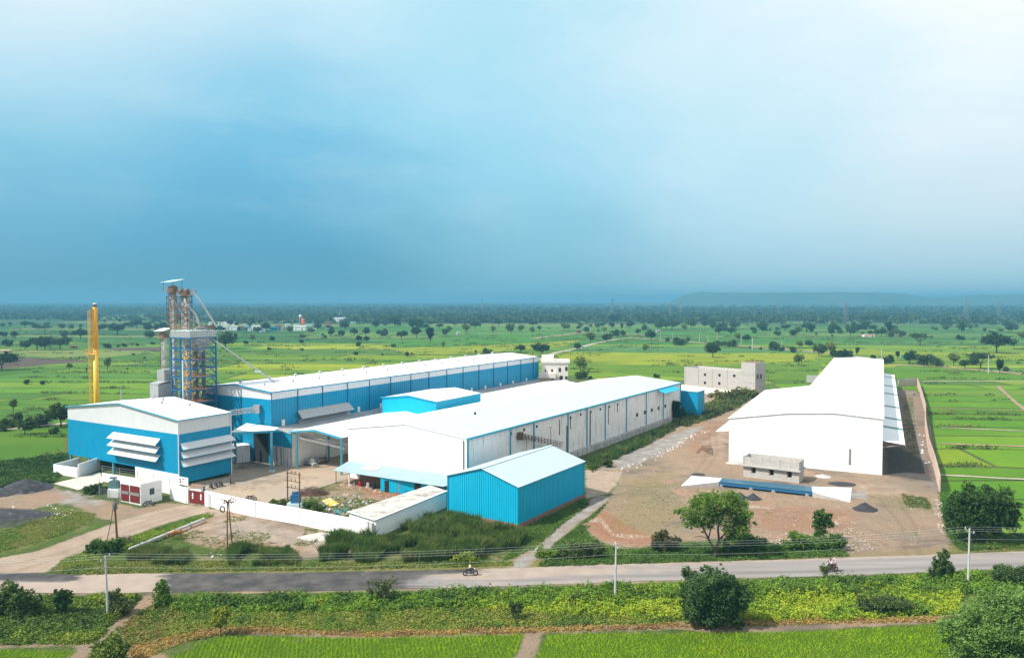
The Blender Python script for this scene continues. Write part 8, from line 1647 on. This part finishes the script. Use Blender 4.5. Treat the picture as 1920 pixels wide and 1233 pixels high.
near_tree('bush', 'thin shrub beside the motorcycle carrying three people', 1546, 1082, [(0, 0, 1.0, .6, .5, .9)], 1000, .13, ((.06, .09, .03), (.12, .16, .05)), branchy(1.6, .6, .04, 4, 33, .2), 33, shell=.2)
near_tree('bush', 'small dark shrub in the weeds left of the middle', 968, 1160, [(0, 0, .9, .7, .6, .8), (.2, 0, 1.5, .4, .4, .4)], 1800, .14, ((.03, .06, .02), (.06, .10, .03)), None, 34, shell=.3)
near_tree('bush', 'row of scrub on the sandy yard edge before the unfinished office, left bush', 1352, 752, [(0, 0, 1.8, 3.2, 2, 1.8), (2.5, 0, 1.4, 2.2, 1.6, 1.4)], 3200, .4, ((.06, .085, .025), (.16, .18, .05)), None, 35)
near_tree('bush', 'scrub in front of the stair tower of the unfinished office', 1396, 746, [(0, 0, 1.8, 3.4, 2, 1.9), (-3, 0, 1.3, 2.4, 1.6, 1.4), (3, 0, 1.6, 2.2, 1.8, 1.6)], 3800, .4, ((.06, .085, .025), (.15, .18, .05)), None, 36)

# ---- ground cover
def scatter(poly, n, wfun=None):
    P = [(q.x, q.y) for q in gp(poly)]; xs = [p[0] for p in P]; ys = [p[1] for p in P]; out = []; tot = 0
    while tot < n and len(out) < 60:
        X = RNG.uniform(min(xs), max(xs), n); Y = RNG.uniform(min(ys), max(ys), n); k = inpoly(X, Y, P)
        if wfun is not None: k &= RNG.random(n) < wfun(X, Y)
        out.append(np.stack([X[k], Y[k]], 1)); tot += k.sum()
    return np.concatenate(out)[:n]
def stuff(name, label, V, F, c, cat='weeds'):
    o = link(name, npmesh(name, V, F, LEAF, c), 'stuff'); o['label'] = label; o['category'] = cat; return o
def weeds(label, poly, nclump, per, rad, hgt, size, colfun, name='weeds', wfun=None, zb=0):
    C = scatter(poly, nclump, wfun); n = len(C); hh = hgt * (.35 + 1.1 * vnoise(C[:, 0], C[:, 1], 2.2) ** 1.2) * RNG.uniform(.6, 1.2, n); rr = rad * RNG.uniform(.6, 1.3, n)
    d = RNG.normal(size=(n, per, 3)); d[:, :, 2] = np.abs(d[:, :, 2]); d /= np.linalg.norm(d, axis=2)[:, :, None]; q = RNG.uniform(.5, 1.05, (n, per))[:, :, None]
    P = d * q; P[:, :, 0] *= rr[:, None]; P[:, :, 1] *= rr[:, None]; P[:, :, 2] *= hh[:, None]; P[:, :, 0] += C[:, 0:1]; P[:, :, 1] += C[:, 1:2]; P[:, :, 2] += zb
    col = colfun(C[:, 0], C[:, 1]); col = np.repeat(col, per, 0) * RNG.uniform(.75, 1.25, (n * per, 1)); V, F, c = leafquads(P.reshape(-1, 3), size * RNG.uniform(.7, 1.3, n * per), col); return stuff(name, label, V, F, c)
def palette(cols, s=4.0, off=0):
    A = np.array(cols)
    def f(x, y):
        v = np.clip((vnoise(x + off, y + off * 2, s) * .7 + vnoise(x, y + off, s * .3) * .45 + RNG.normal(size=len(x)) * .08 - .1), 0, .999) * (len(A) - 1); i = v.astype(int); t = (v - i)[:, None]; return A[i] * (1 - t) + A[np.minimum(i + 1, len(A) - 1)] * t
    return f
path_px = [(q.x, q.y) for q in gp([(285, 1112), (262, 1140), (230, 1165), (195, 1195), (150, 1225)])]
nopath = lambda x, y: (linedist(x, y, path_px) > 1.0 * vnoise(x, y, 1.5) + .4).astype(float)
W1 = [(.035, .075, .016), (.06, .12, .02), (.09, .18, .022), (.13, .23, .022), (.20, .27, .024)]
weeds('dense bright green weeds along the lower side of the road', [(300, 1125), (600, 1119), (900, 1110), (1200, 1100), (1400, 1093), (1540, 1090), (1600, 1089), (1700, 1082), (2000, 1069), (2000, 1110), (1560, 1118), (1200, 1128), (900, 1140), (600, 1148), (330, 1150)], 4200, 30, .5, .95, .2, palette(W1, 2.6), wfun=nopath)
weeds('yellow green leafy weeds in a band right of centre below the road', [(860, 1118), (1200, 1108), (1560, 1100), (1800, 1098), (1800, 1150), (1560, 1165), (1250, 1160), (1000, 1150), (860, 1138)], 4000, 28, .42, .75, .17, palette([(.07, .14, .018), (.13, .22, .02), (.22, .31, .022), (.25, .31, .026), (.13, .22, .022)], 2.6, 40))
weeds('darker green weeds left of the footpath below the road', [(-60, 1122), (290, 1120), (270, 1150), (190, 1205), (0, 1208), (-60, 1210)], 2300, 26, .5, .75, .19, palette([(.03, .065, .015), (.06, .11, .02), (.10, .17, .022), (.19, .23, .03)], 2.6, 80), wfun=nopath)
weeds('low mixed grass and weeds above the lower paddies', [(330, 1150), (600, 1148), (900, 1140), (1250, 1155), (1270, 1168), (1000, 1176), (700, 1186), (430, 1176), (300, 1195)], 3000, 20, .36, .38, .14, palette([(.05, .10, .022), (.09, .15, .026), (.15, .21, .03), (.19, .20, .05), (.09, .15, .025)], 2.2, 120), wfun=nopath)
weeds('green and brown weeds right of the footpath at lower left', [(236, 1168), (262, 1146), (300, 1122), (345, 1150), (305, 1198), (250, 1212), (225, 1190)], 420, 20, .38, .4, .15, palette([(.05, .10, .022), (.10, .16, .026), (.2, .17, .06), (.18, .17, .06)], 2.0, 130))
weeds('dry brown and yellow grass tufts on the bund above the lower paddies', [(230, 1215), (330, 1192), (430, 1176), (700, 1185), (1000, 1177), (1270, 1168), (1800, 1156), (1800, 1164), (1270, 1176), (1000, 1186), (700, 1193), (430, 1186), (340, 1205), (260, 1240)], 1500, 16, .3, .32, .13, palette([(.16, .10, .05), (.26, .18, .08), (.30, .22, .07), (.12, .14, .04)], 3.0, 10))
weeds('green and dry weeds along the upper side of the road', [(95, 1072), (120, 1058), (300, 1050), (600, 1056), (960, 1052), (960, 1060), (600, 1068), (300, 1072), (150, 1078)], 2600, 16, .34, .3, .13, palette([(.06, .11, .022), (.10, .16, .03), (.17, .19, .05), (.10, .17, .03)], 3.0, 33))
weeds('green verge weeds above the road from the gravel path to the dirt entrance', [(1010, 1062), (1035, 1035), (1110, 1015), (1180, 1035), (1240, 1025), (1400, 1018), (1500, 1022), (1580, 1032), (1590, 1042), (1400, 1050), (1200, 1056)], 3200, 18, .38, .45, .15, palette([(.035, .07, .018), (.05, .11, .02), (.08, .15, .025), (.13, .19, .03)], 4.0, 66))
weeds('green verge weeds around the foot of the large round tree at right', [(1780, 1005), (1800, 1000), (1960, 1000), (2050, 1025), (1800, 1032)], 1100, 18, .4, .45, .16, palette([(.035, .08, .018), (.06, .12, .022), (.11, .17, .03)], 4.0, 90))
weeds('dense dark meadow weeds left of the blue and white shed', [(-60, 872), (60, 862), (123, 850), (128, 870), (100, 905), (60, 908), (0, 915), (-60, 918)], 4200, 14, .7, .8, .26, palette([(.022, .055, .014), (.035, .085, .016), (.06, .12, .02)], 6.0, 20))
weeds('thin meadow grass beside the dirt road at left', [(-40, 985), (60, 975), (130, 958), (180, 962), (170, 980), (110, 1005), (0, 1035), (-40, 1035)], 2600, 10, .3, .16, .12, palette([(.05, .11, .018), (.09, .16, .022), (.16, .18, .05), (.08, .13, .03)], 3.0, 5))
weeds('broken patches of weeds on the rough ground outside the long white wall', [(250, 1012), (400, 962), (470, 965), (640, 1005), (660, 1030), (560, 1050), (350, 1040)], 900, 12, .35, .2, .12, palette([(.05, .10, .018), (.09, .15, .025), (.2, .18, .07)], 3.0, 99), wfun=lambda x, y: (vnoise(x, y, 3.5) > .55) * 1.0)
weeds('grass edging between the dirt road and the long pipe', [(110, 1052), (170, 1032), (240, 1008), (390, 962), (400, 968), (330, 990), (250, 1022), (200, 1045), (130, 1066)], 2600, 12, .33, .26, .13, palette([(.05, .12, .018), (.09, .18, .022), (.17, .24, .03), (.08, .14, .03)], 3.0, 7))
weeds('grass and weeds on both sides of the gravel path by the cyan shed', [(975, 995), (1095, 935), (1105, 945), (1050, 985), (1000, 1030), (940, 1055), (970, 1020)], 1800, 14, .34, .3, .14, palette([(.04, .09, .018), (.07, .14, .022), (.11, .17, .03)], 3.0, 8))
weeds('grass between the gravel path and the stony bank', [(1145, 935), (1108, 975), (1115, 1008), (1060, 1040), (1025, 1045), (1040, 1020), (1085, 988), (1135, 945)], 1500, 14, .34, .28, .14, palette([(.04, .09, .02), (.07, .14, .026), (.09, .15, .03)], 3.0, 9))
weeds('thin green tufts in the littered yard', [(500, 945), (600, 930), (700, 935), (760, 950), (690, 968), (600, 975), (520, 958)], 650, 12, .4, .3, .14, palette([(.05, .10, .02), (.09, .15, .03), (.16, .17, .05)], 3.0, 15))
weeds('scrub belt along the site edge between the annex and the white warehouse', [(1266, 792), (1300, 772), (1350, 750), (1400, 738), (1420, 738), (1380, 765), (1330, 785), (1285, 800)], 1500, 14, 1.1, 1.6, .4, palette([(.03, .055, .016), (.06, .09, .024), (.13, .15, .045)], 6.0, 44))
weeds('weeds along the foot of the retaining wall', [(1098, 868), (1140, 850), (1200, 826), (1262, 800), (1266, 806), (1210, 836), (1150, 862), (1110, 886)], 900, 14, .45, .8, .2, palette([(.02, .045, .012), (.045, .08, .02), (.09, .11, .035)], 3.0, 45))
weeds('weeds growing in the strip behind the white warehouse canopy', [(1690, 745), (1712, 745), (1722, 850), (1705, 870), (1698, 800)], 700, 8, .35, .1, .14, palette([(.05, .09, .02), (.08, .13, .025)], 3.0, 46))
weeds('weeds sprouting over the bare lot', [(1170, 905), (1260, 885), (1290, 950), (1250, 1005), (1150, 985), (1140, 950)], 350, 9, .25, .1, .09, palette([(.09, .14, .03), (.16, .18, .05), (.2, .19, .08)], 3.0, 47))
weeds('tangle of green weeds on the heap near the end of the boundary wall', [(1690, 925), (1740, 935), (1745, 955), (1700, 950)], 260, 14, .4, .3, .15, palette([(.05, .09, .02), (.12, .15, .04)], 3.0, 48))
weeds('lush grass bank along the outside of the boundary wall', [(1766, 925), (1782, 925), (1790, 985), (1780, 1008), (1768, 960)], 700, 12, .5, .4, .18, palette([(.035, .10, .016), (.06, .14, .02)], 3.0, 49))
# grass-like blades: reeds and paddy rows
def blades(name, label, P, h, w, lean, col, cat, k=1, z0=None):
    n = len(P); P = np.repeat(P, k, 0); n = len(P); P = P + RNG.normal(size=(n, 2)) * (0.05 if k > 1 else 0); a = RNG.uniform(0, 6.28, n); H = h * RNG.uniform(.55, 1.2, n) if np.isscalar(h) else np.repeat(h, k) * RNG.uniform(.55, 1.2, n)
    d = np.stack([np.cos(a), np.sin(a)], 1); l = RNG.normal(size=(n, 2)) * lean * H[:, None]; V = np.zeros((n, 4, 3)); V[:, 0, :2] = P - d * w; V[:, 1, :2] = P + d * w; V[:, 2, :2] = P + d * w * .7 + l * .45; V[:, 3, :2] = P + l; V[:, :2, 2] = 0; V[:, 2, 2] = H * .6; V[:, 3, 2] = H
    c = np.repeat(col, k, 0) * RNG.uniform(.75, 1.25, (n, 1)); c = np.concatenate([c, np.ones((n, 1))], 1); return stuff(name, label, V.reshape(-1, 3), np.arange(4 * n).reshape(n, 4), np.repeat(c, 4, 0), cat)
RC = palette([(.035, .07, .02), (.05, .10, .025), (.075, .135, .035), (.11, .15, .045), (.19, .16, .08)], 1.5, 70)
for lab, poly, n, h in (('tall reeds between the flat store and the road', [(600, 1046), (612, 1020), (640, 1010), (700, 1012), (750, 995), (800, 978), (842, 968), (905, 985), (972, 998), (985, 1012), (965, 1035), (930, 1048), (800, 1054), (700, 1056), (600, 1056)], 40000, 1.65), ('clump of tall reeds below the grey sand by the white compound wall', [(428, 1040), (440, 1032), (540, 1030), (558, 1046), (555, 1060), (430, 1062)], 10000, 1.2), ('tall reeds left of the rough ground near the pipe end', [(238, 1046), (270, 1036), (340, 1028), (355, 1048), (345, 1060), (240, 1060)], 6000, 1.05), ('reed clumps at the foot of the retaining wall', [(1100, 868), (1150, 848), (1250, 803), (1254, 808), (1155, 862), (1110, 882)], 3000, 1.5)):
    P = scatter(poly, n, (lambda x, y: (vnoise(x, y, 2.6) > .45) * 1.0)); hh = h * (.45 + .9 * vnoise(P[:, 0], P[:, 1], 1.8)); blades('reeds', lab, P, hh, .024, .2, RC(P[:, 0], P[:, 1]), 'reeds', 2)
PC_ = palette([(.05, .15, .008), (.075, .20, .01), (.11, .25, .012)], 6.0, 3)
PC_ = palette([(.15, .26, .005), (.21, .34, .006), (.28, .39, .008)], 2.0, 3)
for lab, poly in (('planted rice rows in the lower middle paddy', [(300, 1245), (380, 1202), (425, 1193), (700, 1196), (984, 1189), (974, 1210), (955, 1262), (290, 1262)]), ('planted rice rows in the lower right paddy', [(1028, 1192), (1060, 1188), (1500, 1185), (1788, 1170), (1860, 1200), (1930, 1262), (996, 1262), (1010, 1215)]), ('planted rice in the lower left paddy', [(-80, 1221), (0, 1219), (145, 1223), (120, 1240), (100, 1262), (-80, 1262)])):
    P = [(q.x, q.y) for q in gp(poly)]; xs = [p[0] for p in P]; ys = [p[1] for p in P]; s = .42; X, Y = np.meshgrid(np.arange(min(xs), max(xs) + 9, s), np.arange(min(ys), max(ys), s * .8)); X = X - (Y - min(ys)) * .22
    X = (X + RNG.normal(size=X.shape) * .045).ravel(); Y = (Y + RNG.normal(size=Y.shape) * .045).ravel(); k = inpoly(X, Y, P); Q = np.stack([X[k], Y[k]], 1); blades('rice', lab, Q, .3, .022, .3, PC_(Q[:, 0], Q[:, 1]), 'rice', 9)
# hedgy growth on the paddy bunds
BL = []
rr_ = random.Random(9)
for _ in range(520):
    Y = 180 * (1100 / 180) ** rr_.random(); X = rr_.uniform(-.78, .78) * Y; i = rr_.randrange(0, len(FV) - 2)
cand = np.array(FV); dist = cand[:, 1]; ok = (dist > 150) & (dist < 1500) & (np.abs(cand[:, 0]) < .8 * dist) ; idx_ = np.where(ok)[0]; idx_ = idx_[~inpoly(cand[idx_, 0], cand[idx_, 1], SITE)]; sel = RNG.choice(idx_, min(260, len(idx_)), replace=False)
P = cand[sel, :2] + RNG.normal(size=(len(sel), 2)) * 1.0; n = len(P); per = 22; rr2 = RNG.uniform(.5, 1.6, n) * (1 + P[:, 1] / 900); d = RNG.normal(size=(n, per, 3)); d[:, :, 2] = np.abs(d[:, :, 2]); d /= np.linalg.norm(d, axis=2)[:, :, None]
Q = d * rr2[:, None, None] * np.array([1.7, .7, .6]); Q[:, :, 0] += P[:, 0:1]; Q[:, :, 1] += P[:, 1:2]; col = np.repeat(palette([(.02, .045, .012), (.04, .075, .018), (.07, .10, .03)], 9.0, 2)(P[:, 0], P[:, 1]), per, 0)
V, F, c = leafquads(Q.reshape(-1, 3), np.repeat(.35 * (1 + P[:, 1] / 500), per), col); stuff('bund_scrub', 'low scrub growing along the bunds between the paddies', V, F, c, 'scrub')
# strip of weeds along every near bund line
m = ok & (dist < 900); E_idx = np.where(m)[0]; 
P0 = cand[:-1]; P1_ = None
L1 = []
for f in FF:
    for a, b in ((f[0], f[1]), (f[3], f[2])):
        A, B = cand[a], cand[b]
        if 150 < A[1] < 800 and abs(A[0]) < .8 * A[1]:
            k = int(math.hypot(*(B - A)[:2]) / (1.6 * A[1] / 300)); 
            for _ in range(min(k, 12)): L1.append((A + (B - A) * rr_.random())[:2])
L1 = np.array(L1); L1 = L1[~inpoly(L1[:, 0], L1[:, 1], SITE)]; L1 = L1[vnoise(L1[:, 0], L1[:, 1], 14) > .62] + 0; n = len(L1); L1 += RNG.normal(size=(n, 2)) * .35; per = 7
d = RNG.normal(size=(n, per, 3)); d[:, :, 2] = np.abs(d[:, :, 2]); Q = d * np.array([.8, .2, .22]) * (1 + L1[:, 1] / 900)[:, None, None]; Q[:, :, 0] += L1[:, 0:1]; Q[:, :, 1] += L1[:, 1:2]
col = np.repeat(palette([(.03, .06, .015), (.06, .09, .02), (.14, .12, .05)], 9.0, 2)(L1[:, 0], L1[:, 1]), per, 0); V, F, c = leafquads(Q.reshape(-1, 3), np.repeat(.3 * (1 + L1[:, 1] / 500), per), col); stuff('bund_grass', 'rough grass along the paddy bunds', V, F, c, 'grass')
# woodland belts running to the horizon
def belt(label, n, d0, d1, wfun, size, hmax, cols):
    r = RNG.random(n); D = d0 * (d1 / d0) ** r; X = RNG.uniform(-.78, .78, n) * D; k = RNG.random(n) < wfun(X, D); X, D = X[k], D[k]; n = len(X); per = 26
    R = RNG.uniform(.5, 1.2, n) * size * (1 + (D - d0) / 6000); H = RNG.uniform(.6, 1.15, n) * hmax; d = RNG.normal(size=(n, per, 3)); d[:, :, 2] = np.abs(d[:, :, 2]); d /= np.linalg.norm(d, axis=2)[:, :, None]
    Q = d * RNG.uniform(.7, 1.05, (n, per, 1)); Q[:, :, 0] = Q[:, :, 0] * R[:, None] + X[:, None]; Q[:, :, 1] = Q[:, :, 1] * R[:, None] + D[:, None]; Q[:, :, 2] *= H[:, None]
    col = np.repeat(np.array(cols)[RNG.integers(0, len(cols), n)], per, 0) * RNG.uniform(.92, 1.08, (n * per, 1)); V, F, c = leafquads(Q.reshape(-1, 3), np.repeat(R * .48, per), col); stuff('woodland', label, V, F, c, 'woodland')
WC = [(.025, .05, .016), (.035, .065, .02), (.05, .085, .026), (.02, .04, .014)]
sm = lambda v, a, b: np.clip((v - a) / (b - a), 0, 1)
belt('belts and groves of trees in the middle distance before the horizon', 7000, 1150, 2300, lambda x, d: sm(vnoise(x * .35, d, 110) + .25 * vnoise(x, d, 60) + .36 * sm(d, 1150, 2000) + .3 * sm(x / d, -.35, .4), .70, .84), 8, 10, WC)
belt('hazy far woodland stretching to the horizon', 9500, 2100, 9200, lambda x, d: sm(vnoise(x * .16, d, 190) + .3 * vnoise(x, d, 120) + .1 * sm(d, 2500, 4500), .58, .68), 15, 14, WC)
# ---- air
mb = MB(); mb.box(-9500, 9500, -400, 9800, -1.7, 92)
hz_ = mb.obj('haze', None); hz_['kind'] = 'stuff'; hz_['label'] = 'blue grey haze over the plain'
m = bpy.data.materials.new('haze'); m.use_nodes = True; nt = m.node_tree; nt.nodes.clear(); o_ = nt.nodes.new('ShaderNodeOutputMaterial'); v = nt.nodes.new('ShaderNodeVolumePrincipled')
v.inputs['Color'].default_value = (.17, .485, .69, 1); v.inputs['Density'].default_value = 3.2e-4; v.inputs['Anisotropy'].default_value = 0.0; nt.links.new(v.outputs[0], o_.inputs['Volume']); hz_.data.materials.append(m)
